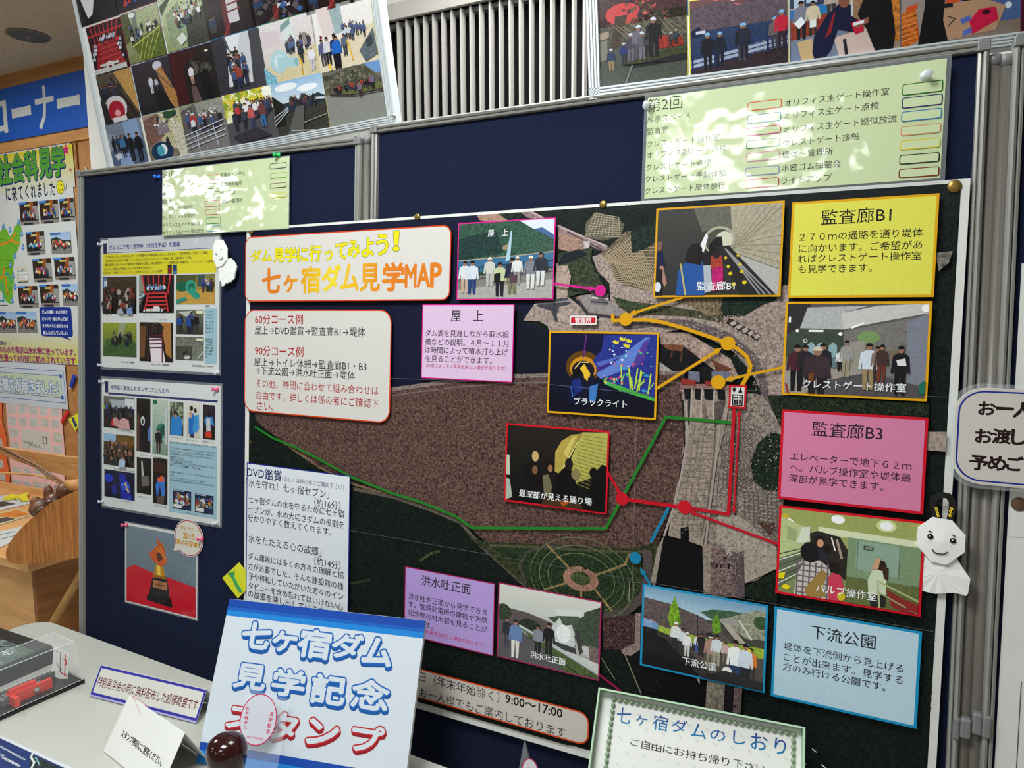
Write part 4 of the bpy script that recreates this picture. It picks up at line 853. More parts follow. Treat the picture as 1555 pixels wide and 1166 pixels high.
P_([(1035, 800), (1047, 798), (1048, 826), (1035, 822)], (12, 11, 13)); P_([(1000, 830), (1010, 812), (996, 890), (990, 880)], (150, 140, 130), .2)
P_([(1068, 826), (1082, 828), (1080, 900), (1070, 900)], (150, 134, 124), .25); P_([(1082, 830), (1126, 838), (1128, 905), (1080, 905)], (120, 98, 96), .4)
P_([(1110, 840), (1130, 835), (1132, 905), (1120, 905)], (96, 80, 84), .2)
for x, y in ((1092, 858), (1098, 862), (1104, 850), (1110, 860)): P_([(x-4, y-6), (x, y-6), (x, y+2), (x-4, y+2)], (30, 22, 26))
P_([(1104, 828), (1112, 830), (1112, 842), (1104, 841)], (176, 166, 158))
P_([(1075, 1030), (1102, 1036), (1102, 1085), (1072, 1080)], (136, 126, 112), .3); P_([(1116, 1040), (1128, 1042), (1126, 1080), (1114, 1078)], (110, 90, 90), .3); P_([(1102, 1036), (1116, 1040), (1114, 1078), (1100, 1076)], (30, 24, 30))
P_([(1055, 1020), (1064, 1022), (1064, 1036)], (170, 166, 150))
# gate houses under the yellow dot
for x in (1055, 1090, 1102): P_([(x-8, 563), (x+9, 565), (x+9, 580), (x-8, 578)], (110, 116, 134), .2)
P_([(1036, 575), (1058, 577), (1058, 584), (1036, 583)], (150, 50, 44)); P_([(1072, 578), (1082, 579), (1082, 585), (1072, 584)], (150, 50, 44))
sprinkle([K(*p) for p in [(1140, 880), (1400, 935), (1440, 700), (1425, 1110), (1000, 1100), (1130, 1050), (1170, 1050)]], 900, .0005, .0016, [(30, 44, 34), (14, 20, 16), (40, 52, 44), (22, 32, 28)])
for poly_, n_, pal_ in (([(745, 826), (958, 836), (985, 860), (950, 932), (830, 912), (742, 836)], 900, [(70, 92, 54), (30, 42, 28), (92, 84, 52), (50, 70, 40)]),
                        ([(1110, 600), (1185, 620), (1186, 800), (1150, 878), (1085, 820), (1092, 690)], 700, [(120, 106, 98), (172, 158, 146), (96, 84, 78), (184, 172, 160)]),
                        ([(850, 490), (940, 485), (1060, 500), (1140, 560), (1150, 605), (1190, 560), (1190, 470), (1100, 480), (960, 480)], 700, [(186, 166, 156), (146, 126, 118), (196, 180, 170), (124, 104, 98)]),
                        ([(860, 410), (900, 396), (920, 430), (880, 446)], 160, [(86, 92, 62), (36, 44, 32), (110, 100, 76)]),
                        ([(1044, 640), (1090, 640), (1072, 815), (1020, 808)], 260, [(140, 124, 112), (176, 162, 150), (120, 106, 96)]),
                        ([(1086, 835), (1125, 842), (1124, 900), (1084, 900)], 200, [(150, 130, 124), (80, 62, 64), (176, 160, 150)]),
                        ([(918, 942), (966, 935), (964, 980), (922, 982)], 260, [(120, 80, 80), (50, 32, 34), (150, 110, 104)]),
                        ([(930, 305), (1000, 300), (1000, 330), (970, 345), (950, 330)], 160, [(44, 58, 46), (20, 28, 26)]),
                        ([(383, 655), (430, 680), (530, 728), (530, 700), (383, 700)], 200, [(30, 44, 30), (14, 20, 16)]),
                        ([(1170, 605), (1400, 620), (1400, 650), (1190, 650)], 260, [(56, 66, 46), (24, 32, 24), (80, 80, 60)])):
    sprinkle([K(*p) for p in poly_], n_, .0005, .0013, pal_)
# creases where the sheet was folded
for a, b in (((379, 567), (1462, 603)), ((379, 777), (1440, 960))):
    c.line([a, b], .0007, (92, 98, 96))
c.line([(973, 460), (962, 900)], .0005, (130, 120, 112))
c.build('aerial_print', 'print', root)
h = c.h+DZ*2
# routes
c = Canvas(F, h)
c.line([(392, 648), (418.6, 664.6), (452.9, 678.4), (487.2, 695.5), (537, 723), (597, 747), (641.6, 760.7), (693, 781.3), (720.5, 800), (922, 801), (1013, 632.5), (1112, 641)], .0042, (34, 128, 40))
c.build('green_route', 'print', root); c.h += DZ*3
c.line([(1041, 769), (1107.5, 779), (1116, 618)], .0046, (200, 20, 40)); c.line([(947, 756), (1041, 769)], .0055, (200, 20, 40))
c.arrow((1116, 766), (1115.5, 779), .0024, (200, 20, 40), .009); c.line([(1123.6, 632), (1116, 768)], .0024, (200, 20, 40)); c.arrow((1123.4, 634), (1124, 621), .0024, (200, 20, 40), .009)
c.arrow((1182, 824), (1047, 774.5), .0036, (200, 20, 40), .010); c.arrow((921, 708), (946, 752), .0042, (200, 20, 40), .010)
c.disc(947, 756, .0098, .0098, (206, 22, 40)); c.disc(1041.5, 768.5, .0098, .0098, (206, 22, 40)); c.build('red_route', 'print', root); c.h += DZ*3
c.line([(933, 478), (933, 487), (952, 486), (985, 486), (1010, 490), (1045, 500), (1107, 521), (1122, 530), (1135, 541), (1141, 555), (1138, 568), (1126, 588)], .0052, (226, 164, 16))
c.arrow((1042, 451), (957, 478), .0036, (226, 164, 16), .011); c.arrow((1000, 589), (1098, 528), .0042, (226, 164, 16), .011); c.arrow((1196, 556), (1101, 577), .0036, (226, 164, 16), .011)
for x, y in ((952.5, 485), (1107, 521.5), (1092, 580)): c.disc(x, y, .0098, .0098, (228, 166, 18))
c.build('yellow_route', 'print', root)
c.arrow((842, 431), (908, 440), .0034, (214, 34, 140), .010); c.disc(914, 442, .0088, .0088, (214, 34, 140)); c.build('magenta_pointer', 'print', root)
c.line([(1017, 770), (991, 820)], .0042, (24, 130, 172)); c.arrow((990, 886), (974, 859), .0036, (24, 130, 172), .011); c.disc(967, 845, .009, .009, (24, 130, 172)); c.build('blue_route', 'print', root)
c.line([(911, 1020), (945, 1046)], .003, (160, 24, 90)); c.build('purple_pointer', 'print', root)
c.rrect((868, 479.6), (909, 493.8), .003, (236, 232, 230)); c.rrect((870, 482.3), (907, 491.4), .0015, (206, 30, 46)); c.text('管理所', (876, 482.6), (900.5, 491.2), (245, 240, 240), .02); c.build('office_tag', 'print', root)
c.rect((1108.9, 583.7), (1133.6, 620.4), (206, 26, 40)); c.rect((1112, 587), (1130.8, 617), (226, 224, 220))
c.arrow((1116.5, 588), (1116, 597), .0020, (20, 20, 20), .0075); c.arrow((1125.5, 596), (1126, 587.5), .0020, (20, 20, 20), .0075)
c.outline((1113.5, 598), (1129, 616), .0016, (20, 20, 20))
for x in (1117, 1121, 1125): c.disc(x, 603.5, .0014, .0014, (20, 20, 20), up=False); c.rect((x-1.4, 606), (x+1.4, 613), (20, 20, 20))
c.build('elevator_tag', 'print', root)
h = c.h+DZ*2

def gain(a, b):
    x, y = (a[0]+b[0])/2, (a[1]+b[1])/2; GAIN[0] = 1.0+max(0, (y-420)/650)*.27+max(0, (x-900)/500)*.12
def tbox(a, b, bc, fill, bw, lines, name='text_box'):
    gain(a, b)
    c = Canvas(F, h); c.rect(a, b, bc)
    u0, v0 = K(*a); u1, v1 = K(*b); c.up(); c.addp([(u0+bw, v0+bw), (u1-bw, v0+bw), (u1-bw, v1-bw), (u0+bw, v1-bw)], fill, .02)
    for t in lines:
        body, p, q, col = t[:4]; w = t[4] if len(t) > 4 else .005
        c.text(body, p, q, col, w)
    o = c.build(name, 'print', root); GAIN[0] = 1.0; return o
INK = (36, 32, 36)
tbox((645.7, 462.6), (781.5, 580.7), (216, 26, 140), (222, 192, 222), .0016, [('屋　上', (688.9, 472.1), (737.2, 488.1), INK), ('ダム湖を見渡しながら取水設', (650.3, 501.4), (776.3, 512.5), INK), ('備などの説明。４月～１１月', (649.8, 514.3), (775.6, 526.7), INK), ('は時間によって噴水打ち上げ', (649.8, 526.7), (775, 539.5), INK), ('を見ることができます。', (650.3, 539), (750.6, 552.4), INK), ('（天候によっては見学出来ない場合があります）', (650.8, 551.9), (771.7, 561.9), (190, 40, 90), .0)])
tbox((1203.9, 309.1), (1416.9, 451.6), (226, 168, 20), (226, 222, 88), .0030, [('監査廊B1', (1248.1, 322.4), (1352.6, 336.6), INK), ('２７０ｍの通路を通り堤体', (1215.5, 354.6), (1400.7, 361.8), INK), ('に向かいます。ご希望があ', (1214.2, 372.1), (1399.4, 379.8), INK), ('ればクレストゲート操作室', (1212.9, 386.8), (1398.1, 396.5), INK), ('も見学できます。', (1213.6, 403), (1323.5, 414.5), INK)])
tbox((1188.4, 620.8), (1400.9, 779.2), (200, 20, 40), (206, 122, 158), .0034, [('監査廊B3', (1234.2, 641.4), (1339.7, 665.8), INK), ('エレベーターで地下６２ｍ', (1201.3, 685.6), (1383.4, 712.6), INK), ('へ。バルブ操作室や堤体最', (1200.8, 702.3), (1382.7, 729.9), INK), ('深部が見学できます。', (1199.5, 719.1), (1340.7, 743), INK)])
tbox((1177.6, 917.4), (1391.1, 1102.1), (24, 134, 180), (176, 200, 214), .0034, [('下流公園', (1232.2, 945.7), (1329.1, 982.3), INK), ('堤体を下流側から見上げる', (1191.5, 971.5), (1371.1, 1017.3), INK), ('ことが出来ます。見学する', (1191.5, 988.2), (1370.3, 1034.5), INK), ('方のみ行ける公園です。', (1190.2, 1002.3), (1344.1, 1045.5), INK)])
tbox((619.3, 857.7), (752.5, 993.5), (160, 24, 90), (172, 146, 204), .0018, [('洪水吐正面', (644.2, 871.3), (718.3, 900.4), INK), ('洪水吐を正面から見学できま', (624.4, 898.3), (743.3, 931.8), INK), ('す。管理発電所の建物や天然', (624.4, 910.7), (743.3, 943.9), INK), ('記念物の材木岩を見ることが', (624.4, 923.5), (743.3, 957), INK), ('出来ます。', (624.4, 935.6), (661.7, 952.9), INK), ('（天候のため見学出来ない場合があります）', (624.4, 948.5), (738.9, 978.6), (196, 40, 90), 0)])
NB = (30, 40, 130)
dv = [('DVD鑑賞', (380.2, 707.5), (432.3, 729.8), (30, 34, 90), .012), ('（詳しくは係の者にご確認下さい）', (433.4, 721.9), (526.7, 742.8), (40, 44, 90), 0), ('「水を守れ！七ヶ宿セブン」', (378.4, 725.4), (504.4, 755.5), INK, .004), ('（約16分）', (482, 757.3), (521.5, 771), INK), ('七ヶ宿ダムの水を守るために七ヶ宿', (381.9, 751.4), (527, 784.7), INK), ('セブンが、水の大切さダムの役割を', (381.9, 765.8), (527, 801.9), INK), ('分かりやすく教えてくれます。', (380.9, 779.6), (507.8, 811.1), INK),
      ('「水をたたえる心の故郷」', (378.4, 809.7), (492.4, 842), INK, .004), ('（約14分）', (482, 844.7), (521.5, 861.9), INK), ('ダム建設には多くの方々の理解と協', (381.9, 836.2), (526.3, 877.3), INK), ('力が必要でした。そんな建設前の様', (381.2, 851.6), (526, 894.5), INK), ('子や移転していただいた方々のイン', (382.6, 867), (525.6, 909.9), INK), ('タビューを含め忘れてはいけない心', (382.6, 881.4), (525.6, 925.3), INK), ('の故郷を映し出しています。', (381.9, 895.5), (501, 931), INK)]
tbox((379.6, 701), (533, 952), NB, (216, 220, 226), .0022, dv)
def rbox(a, b, r, bc, fill, bw, name='text_box', extra=None):
    c = Canvas(F, h); c.rrect(a, b, r, bc, 0, 10)
    u0, v0 = K(*a); u1, v1 = K(*b); mp = c.map; c.map = lambda x, y: (x, y); c.rrect((u0+bw, v0+bw), (u1-bw, v1-bw), r-bw, fill, 0, 10)
    c.map = mp; extra(c); return c.build(name, 'print', root)
OR = (222, 74, 24)
def ti(c):
    for ch, x0, y0, x1, y1 in (('ダ', 140, 318, 200, 378), ('ム', 205, 318, 262, 378), ('見', 275, 305, 335, 382), ('学', 342, 300, 408, 380), ('に', 415, 302, 472, 378), ('行', 485, 288, 552, 378), ('っ', 575, 320, 620, 370), ('て', 640, 275, 705, 362), ('み', 712, 262, 780, 355), ('よ', 795, 245, 860, 350), ('う', 880, 225, 945, 340), ('！', 980, 205, 1010, 315)):
        hh = c.h; c.text(ch, (350+x0/3.8875, 300+y0/3.8875), (350+x1/3.8875, 300+y1/3.8875), (240, 226, 30), .03, outline=((120, 128, 30), .022)); c.h = hh
    c.up(3)
    ga, gb, gc = (230, 128, 34), (246, 224, 50), (234, 140, 40)
    ux = [K(405+i*0, 430)[0] for i in range(1)][0]; span = K(672, 415)[0]-ux
    def cf(u, v):
        t = (u-ux)/span; t = max(0, min(1, t)); k = 1-abs(t-.42)/.32; k = max(0, k)
        return tuple(int(a+(b-a)*k) for a, b in zip(ga, gb))
    for ch, x0, y0, x1, y1 in (('七', 210, 425, 310, 562), ('ヶ', 335, 465, 410, 558), ('宿', 437, 412, 545, 562), ('ダ', 560, 405, 665, 552), ('ム', 672, 400, 770, 548), ('見', 785, 398, 895, 552), ('学', 918, 392, 1040, 550), ('M', 1050, 400, 1110, 530), ('A', 1120, 395, 1190, 528), ('P', 1200, 392, 1258, 528)):
        hh = c.h; c.text(ch, (350+x0/3.8875, 300+y0/3.8875), (350+x1/3.8875, 300+y1/3.8875), (230, 150, 40), .035, colf=cf); c.h = hh
rbox((377.6, 361), (687, 456.5), .016, OR, (222, 218, 212), .0022, 'title_box', ti)
RD = (176, 32, 34)
def co(c):
    for b_, p, q, col, w in (('60分コース例', (392.4, 478.8), (464.5, 491.6), RD, .012), ('屋上→DVD鑑賞→監査廊B1→堤体', (391.9, 496.8), (558.9, 509.6), INK, .004), ('90分コース例', (392.4, 526.4), (465.2, 540.5), RD, .012), ('屋上→トイレ休憩→監査廊B1・B3', (391.2, 544.4), (560.9, 561.1), INK, .004), ('→下流公園→洪水吐正面→堤体', (392.4, 557.7), (543.4, 574.7), INK, .004), ('その他、時間に合わせて組み合わせは', (393.9, 575.4), (579.2, 599.4), RD, 0), ('自由です。詳しくは係の者にご確認下', (394.6, 593.6), (579.2, 619), RD, 0), ('さい。', (395.3, 609), (420.3, 623.5), RD, 0)):
        c.text(b_, p, q, col, w)
rbox((376.8, 470.5), (596, 642.5), .024, OR, (220, 216, 210), .0022, 'text_box', co)
def hr(c):
    c.text('日（年末年始除く）', (641.2, 1019.6), (762, 1060.5), INK, 0); c.text('9:00～17:00', (771.5, 1052), (856.7, 1085.4), INK, .02)
    c.text('お一人様でもご案内しております', (641.2, 1044.8), (861.9, 1112.4), INK, 0)
rbox((500, 975), (896.5, 1129.7), .018, OR, (214, 206, 196), .0024, 'text_box', hr)

# inset photographs
def inset(a, b, bc, bw, fn, cap=None, seed=2):
    gain(a, b)
    c = Canvas(F, h+DZ*2); c.rect(a, b, bc); u0, v0 = K(*a); u1, v1 = K(*b)
    p = Pic(F, (u0+bw, v0+bw, u1-bw, v1-bw), h+DZ*4, seed); fn(p)
    if cap:
        q = Canvas(F, p.h+DZ); q.text(cap[0], cap[1], cap[2], (236, 238, 240), .006)
        k = len(p.v); p.v += q.v; p.f += [tuple(i+k for i in f) for f in q.f]; p.c += q.c
    k = len(c.v); p.f = c.f+[tuple(i+k for i in f) for f in p.f]; p.v = c.v+p.v; p.c = c.c+p.c
    p.build('inset_photo', 'photo_print', root); GAIN[0] = 1.0
def i_roof(p):
    p.bg((60, 86, 74), (44, 66, 64), .25); p.poly([(.65, 0), (1, 0), (1, .28), (.85, .15), (.7, .05)], (226, 232, 244)); p.poly([(.78, .12), (.88, .1), (1, .2), (1, .3), (.9, .2)], (70, 104, 150))
    p.poly([(0, .08), (.2, .05), (.4, .0), (.65, .0), (.8, .12), (1, .26), (1, .42), (0, .5)], (54, 88, 72), .3); p.poly([(0, .2), (.4, .1), (.5, .4), (0, .5)], (36, 62, 58), .3); p.poly([(.48, .32), (.55, .28), (.54, .38), (.48, .36)], (160, 140, 110), .1)
    p.poly([(0, .49), (.5, .46), (1, .42), (1, .6), (0, .66)], (58, 112, 150), .05); p.ln([(0, .49), (.6, .45), (1, .41)], .01, (170, 160, 140))
    p.poly([(.56, .12), (.575, .14), (.56, .5), (.51, .52), (.54, .3)], (176, 208, 226)); p.poly([(0, .72), (1, .62), (1, .8), (0, .88)], (134, 130, 124), .1); p.poly([(0, .88), (1, .76), (1, 1), (0, 1)], (176, 172, 166), .08)
    p.ln([(0, .6), (1, .52)], .012, (50, 60, 70)); p.ln([(0, .76), (1, .66)], .015, (88, 88, 88))
    for i in range(34): p.ln([(i*.03, .6-i*.0024), (i*.03, .76-i*.003)], .004, (56, 66, 78))
    for x, y, hh, t, l in ((.08, .92, .42, (222, 224, 226), (196, 170, 150)), (.16, .94, .44, (214, 222, 230), (40, 66, 120)), (.35, .84, .38, (206, 206, 196), (186, 186, 180)), (.46, .97, .44, (196, 206, 160), (36, 36, 46)), (.59, .94, .46, (40, 44, 70), (120, 120, 90)), (.64, .82, .36, (226, 226, 226), (150, 146, 140)), (.78, .88, .42, (130, 130, 140), (220, 220, 220)), (.88, .84, .42, (40, 44, 56), (220, 222, 220))):
        p.man(x, y, hh, t, l, hat=(230, 230, 224) if x in (.35, .64, .78) else None, w=1.1)
    p.poly([(.4, .68), (.47, .66), (.47, .78), (.4, .78)], (28, 28, 32)); p.poly([(.56, .68), (.64, .7), (.63, .8), (.57, .79)], (90, 66, 76))
inset((699.7, 340.2), (843.5, 455.1), (222, 30, 146), .0019, i_roof, ('屋　上', (745.5, 349.7), (775.8, 360.2)), 4)
def i_tunnel(p):
    p.bg((66, 66, 62), (52, 50, 50), .08); p.poly([(.5, 0), (1, 0), (1, 1), (.9, 1), (.6, .5), (.58, .3)], (176, 168, 146), .1); p.poly([(.3, 0), (.6, 0), (.62, .3), (.5, .22), (.38, .28)], (104, 102, 92), .1); p.poly([(.6, .5), (1, .72), (1, 1), (.9, 1)], (184, 182, 176), .05)
    for i in range(7): p.ln([(.62+i*.01, .36+i*.02), (.66+i*.06, 0)], .003, (150, 140, 112)); p.ln([(.62, .4+i*.012), (1, .05+i*.1)], .003, (152, 142, 114))
    p.el(.52, .38, .13, .16, (176, 172, 150), n=24); p.el(.52, .39, .11, .14, (80, 78, 70), n=24); p.el(.56, .38, .07, .1, (210, 210, 186), n=20); p.poly([(.44, .42), (.5, .34), (.54, .34), (.56, .5), (.44, .56)], (26, 26, 28)); p.poly([(.37, .42), (.41, .3), (.43, .33), (.4, .5), (.36, .52)], (240, 240, 240)); p.ln([(.6, .5), (1, .72)], .004, (110, 106, 98))
    p.poly([(.5, .45), (.6, .44), (.98, 1), (.7, 1)], (42, 40, 42)); 
    for x in (.86, .9, .945): p.ln([(.575, .48), (x, 1)], .012, (150, 150, 154))
    for y, s in ((.58, .012), (.68, .014), (.76, .016), (.88, .018)): p.el(.56+.24*(y-.5), y, s, s*1.3, (226, 200, 30)); p.el(.68+.2*(y-.6), y-.02, s, s*1.2, (226, 200, 30))
    p.poly([(0, .5), (.05, .48), (.08, .66), (.04, .7), (0, .68)], (28, 32, 66)); p.poly([(.03, .66), (.06, .65), (.1, .86), (.08, .9), (.05, .82)], (170, 130, 110)); p.el(.02, .42, .03, .06, (120, 90, 80)); p.poly([(0, .68), (.06, .7), (.06, 1), (0, 1)], (30, 30, 36)); p.el(.02, .9, .03, .06, (222, 226, 230))
    p.poly([(.18, 1), (.19, .72), (.26, .6), (.4, .62), (.42, .8), (.42, 1)], (40, 86, 160), .05); p.poly([(.25, .62), (.26, .5), (.29, .42), (.35, .4), (.385, .46), (.385, .66)], (32, 28, 28)); p.ln([(.21, .64), (.26, 1)], .014, (190, 180, 110)); p.poly([(.4, .66), (.46, .64), (.48, .95), (.42, .98)], (176, 184, 196)); p.poly([(.47, .68), (.56, .66), (.57, .92), (.48, .96)], (190, 30, 110), .2); p.poly([(.46, .56), (.5, .52), (.55, .56), (.56, .68), (.46, .7)], (170, 64, 50), .2); p.el(.505, .54, .03, .05, (40, 34, 32)); p.poly([(.39, .55), (.43, .5), (.46, .56), (.46, .66), (.4, .66)], (34, 32, 36))
inset((999.1, 318.3), (1186.1, 451), (226, 166, 18), .0028, i_tunnel, ('監査廊B1', (1060.8, 429.4), (1116.9, 440.5)), 5)
def i_crest(p):
    p.bg((90, 86, 84), (110, 106, 100), .1); p.poly([(0, 0), (.18, 0), (.08, .32), (0, .34)], (50, 46, 50)); p.poly([(.15, .04), (.6, .02), (.4, .1), (.42, .28), (.1, .27)], (176, 178, 178), .08); p.poly([(.4, .1), (.66, .02), (1, .0), (1, .1), (.66, .2), (.42, .28)], (200, 196, 194), .05); p.poly([(.08, .28), (.42, .29), (.44, .6), (.0, .6), (0, .34)], (62, 72, 62), .1)
    p.poly([(.42, .3), (1, .12), (1, .8), (.9, .85), (.6, .72), (.44, .7)], (120, 116, 112), .1); p.poly([(.86, .2), (1, .1), (1, .85), (.88, .88)], (126, 130, 144), .06); p.el(.6, .36, .08, .07, (120, 150, 96)); p.poly([(.44, .42), (.58, .4), (.58, .75), (.44, .72)], (150, 146, 134)); p.poly([(.75, .5), (.84, .5), (.84, .6), (.76, .6)], (120, 104, 86))
    p.poly([(0, .7), (.5, .72), (1, .92), (1, 1), (0, 1)], (158, 148, 142), .05); p.poly([(.3, .85), (.62, .74), (1, .88), (1, 1), (.4, 1), (.16, 1)], (84, 80, 82), .1)
    for i in range(9): p.ln([(.3+i*.07, .99), (.5+i*.05, .8+i*.012)], .003, (64, 60, 64))
    for x, y, l in ((.17, .3, .1), (.48, .26, .08), (.02, .2, 0)): p.ln([(x, y), (x+l, y-.0 if l > .09 else y-.05)], .016, (246, 250, 246))
    p.el(.98, .05, .03, .04, (246, 246, 244)); p.el(.08, .3, .012, .018, (250, 250, 240)); p.el(.4, .33, .015, .02, (250, 250, 240)); p.el(.145, .41, .016, .024, (210, 216, 216)); p.el(.145, .41, .01, .016, (60, 60, 60))
    for x in (.19, .26, .35): p.poly([(x-.03, .46), (x, .42), (x+.03, .46), (x+.035, .62), (x-.03, .62)], (140, 170, 176), .05)
    p.poly([(.3, .6), (.38, .58), (.38, .7), (.3, .7)], (100, 120, 124))
    for x, y, hh, t, l, w in ((.09, .98, .52, (74, 36, 44), (26, 24, 28), 1), (.15, .92, .46, (40, 36, 42), (30, 30, 36), .9), (.28, .9, .46, (34, 36, 46), (36, 38, 46), 1), (.24, 1.1, .62, (60, 46, 52), (34, 30, 36), 1.1), (.41, .74, .24, (220, 220, 220), (30, 30, 36), 1), (.45, .8, .4, (150, 148, 146), (150, 140, 116), .8), (.61, .93, .5, (206, 216, 226), (150, 130, 90), .9), (.67, .84, .38, (130, 110, 100), (60, 50, 50), .8), (.7, .84, .4, (70, 50, 46), (110, 50, 40), .8), (.83, .97, .52, (28, 26, 30), (26, 24, 28), .8)):
        p.man(x, y, hh, t, l, w=w, hat=(206, 196, 176) if hh == .62 else None)
    p.poly([(.8, .6), (.86, .58), (.87, .66), (.81, .66)], (220, 220, 222)); p.poly([(.18, .78), (.22, .76), (.22, .86), (.18, .88)], (110, 66, 40)); p.poly([(.96, .85), (1, .8), (1, .95), (.96, .95)], (30, 110, 90)); p.ln([(.01, .9), (.03, 1)], .016, (150, 50, 50))
inset((1194.1, 458.8), (1406.6, 609), (226, 166, 18), .0030, i_crest, ('クレストゲート操作室', (1220.1, 575.8), (1374.9, 594.8)), 6)
def i_black(p):
    p.bg((16, 16, 52), (10, 12, 26), .08); p.el(.33, .42, .17, .2, (96, 62, 14), n=20); p.el(.33, .44, .13, .15, (206, 140, 26), n=20); p.el(.33, .46, .11, .12, (30, 22, 40), n=20); p.poly([(.3, .44), (.34, .38), (.4, .5), (.38, .72), (.34, .72), (.34, .52)], (236, 190, 50)); p.ln([(.35, .02), (.33, .3)], .012, (104, 40, 130)); p.ln([(.25, .44), (.3, .36), (.38, .36)], .008, (255, 240, 140))
    p.poly([(.42, .34), (.5, .2), (.52, .02), (1, .0), (1, .76), (.55, .6), (.5, .5)], (40, 52, 140), .08)
    for i in range(3): p.poly([(.45, .36+i*.07), (.6, .3+i*.04), (.8, .2-i*.03), (.9, .04), (.94, .04), (.88, .22+i*.04), (.68, .36+i*.05), (.5, .44+i*.06)], [(84, 104, 190), (62, 46, 130), (96, 126, 206)][i])
    p.poly([(.88, .1), (.93, .05), (.9, .3), (.8, .42), (.78, .4)], (80, 60, 150)); p.specks(.55, .98, .1, .55, 40, .012, [(200, 220, 250), (60, 180, 200), (230, 80, 110), (90, 200, 120)])
    for x, y in ((.62, .1), (.68, .06), (.74, .08), (.72, .14)): p.poly([(x-.02, y), (x, y-.025), (x+.025, y), (x+.04, y-.02), (x+.035, y+.03), (x, y+.025)], (224, 210, 60))
    for x, y in ((.7, .42), (.92, .5), (.9, .68)): p.poly([(x-.03, y), (x, y-.02), (x+.03, y), (x+.045, y-.015), (x+.045, y+.015), (x, y+.015)], (50, 150, 210))
    for x, y, l in ((.78, .66, -.02), (.82, .66, .02), (.86, .68, .01), (.7, .62, -.01), (.94, .72, .02), (.8, .68, -.04), (.84, .7, .04)): p.ln([(x, y), (x+l, y-.24)], .012, (196, 220, 70)); p.ln([(x, y-.04), (x+l+.03, y-.14)], .008, (160, 210, 90))
    p.poly([(.52, .56), (.7, .64), (1, .76), (1, .8), (.7, .7), (.54, .62)], (70, 170, 70), .1); p.specks(.52, .72, .5, .62, 24, .012, [(220, 70, 110), (240, 200, 90), (60, 190, 170)])
    p.poly([(.18, .72), (.22, .52), (.3, .5), (.38, .6), (.4, .9), (.2, .9)], (12, 16, 44)); p.el(.27, .5, .04, .06, (10, 10, 14)); p.poly([(.38, .56), (.43, .5), (.46, .62), (.44, .78), (.38, .78)], (14, 18, 40)); p.poly([(.22, .6), (.3, .56), (.34, .7), (.26, .78)], (22, 44, 120)); p.poly([(.4, .66), (.48, .62), (.46, .84), (.4, .84)], (60, 120, 190)); p.ln([(.22, .68), (.24, .8)], .01, (50, 110, 220)); p.ln([(0, .66), (1, .72)], .004, (90, 100, 130))
inset((837.3, 502.5), (998.1, 637.2), (228, 168, 16), .0028, i_black, ('ブラックライト', (875.4, 603.7), (954.6, 617.9)), 7)
def i_landing(p):
    p.bg((34, 30, 26), (12, 10, 10), .08); p.poly([(.5, .55), (.5, .3), (.56, .15), (.66, .06), (.76, .04), (.62, .4), (.58, .6)], (176, 156, 70), .08); p.poly([(.58, .3), (.66, .1), (.7, .08), (.62, .36)], (206, 188, 100)); p.poly([(.76, .02), (1, .0), (1, .5), (.7, .68), (.62, .5)], (176, 170, 84), .06); p.ln([(.75, .04), (.6, .46)], .02, (150, 126, 60)); p.ln([(.72, .14), (.58, .5)], .008, (230, 220, 140))
    for i in range(15): p.ln([(.78-i*.01, .06+i*.042), (.99, .08+i*.05)], .006, (132, 124, 52))
    p.el(.3, .38, .035, .07, (196, 164, 110)); p.poly([(.2, .5), (.28, .46), (.36, .5), (.38, .9), (.2, .9)], (16, 14, 14)); p.el(.3, .56, .03, .06, (120, 82, 58)); p.el(.45, .5, .05, .09, (18, 14, 14)); p.el(.455, .52, .025, .05, (150, 104, 76)); p.poly([(.38, .62), (.44, .6), (.48, .75), (.46, .9), (.4, .86)], (110, 104, 76)); p.poly([(.5, .9), (.52, .6), (.6, .48), (.68, .52), (.72, .7), (.72, 1), (.5, 1)], (10, 9, 10)); p.el(.64, .44, .04, .08, (26, 20, 18)); p.el(.71, .56, .045, .07, (134, 118, 80)); p.poly([(.82, 1), (.86, .62), (.9, .5), (.96, .4), (1, .42), (1, 1)], (10, 9, 10)); p.el(.88, .52, .04, .07, (12, 10, 12))
    p.poly([(.0, .4), (.03, .4), (.04, .66), (0, .66)], (190, 196, 170)); p.poly([(0, .7), (.04, .72), (.07, .95), (0, 1)], (166, 176, 160)); p.poly([(.4, .9), (.75, .9), (.8, 1), (.38, 1)], (66, 44, 26)); p.poly([(.56, .95), (.63, .9), (.66, .93), (.6, .99)], (170, 80, 24))
inset((772.2, 641.5), (924, 779.7), (206, 16, 36), .0028, i_landing, ('最深部が見える踊り場', (792.3, 742.1), (901.6, 765.3)), 8)
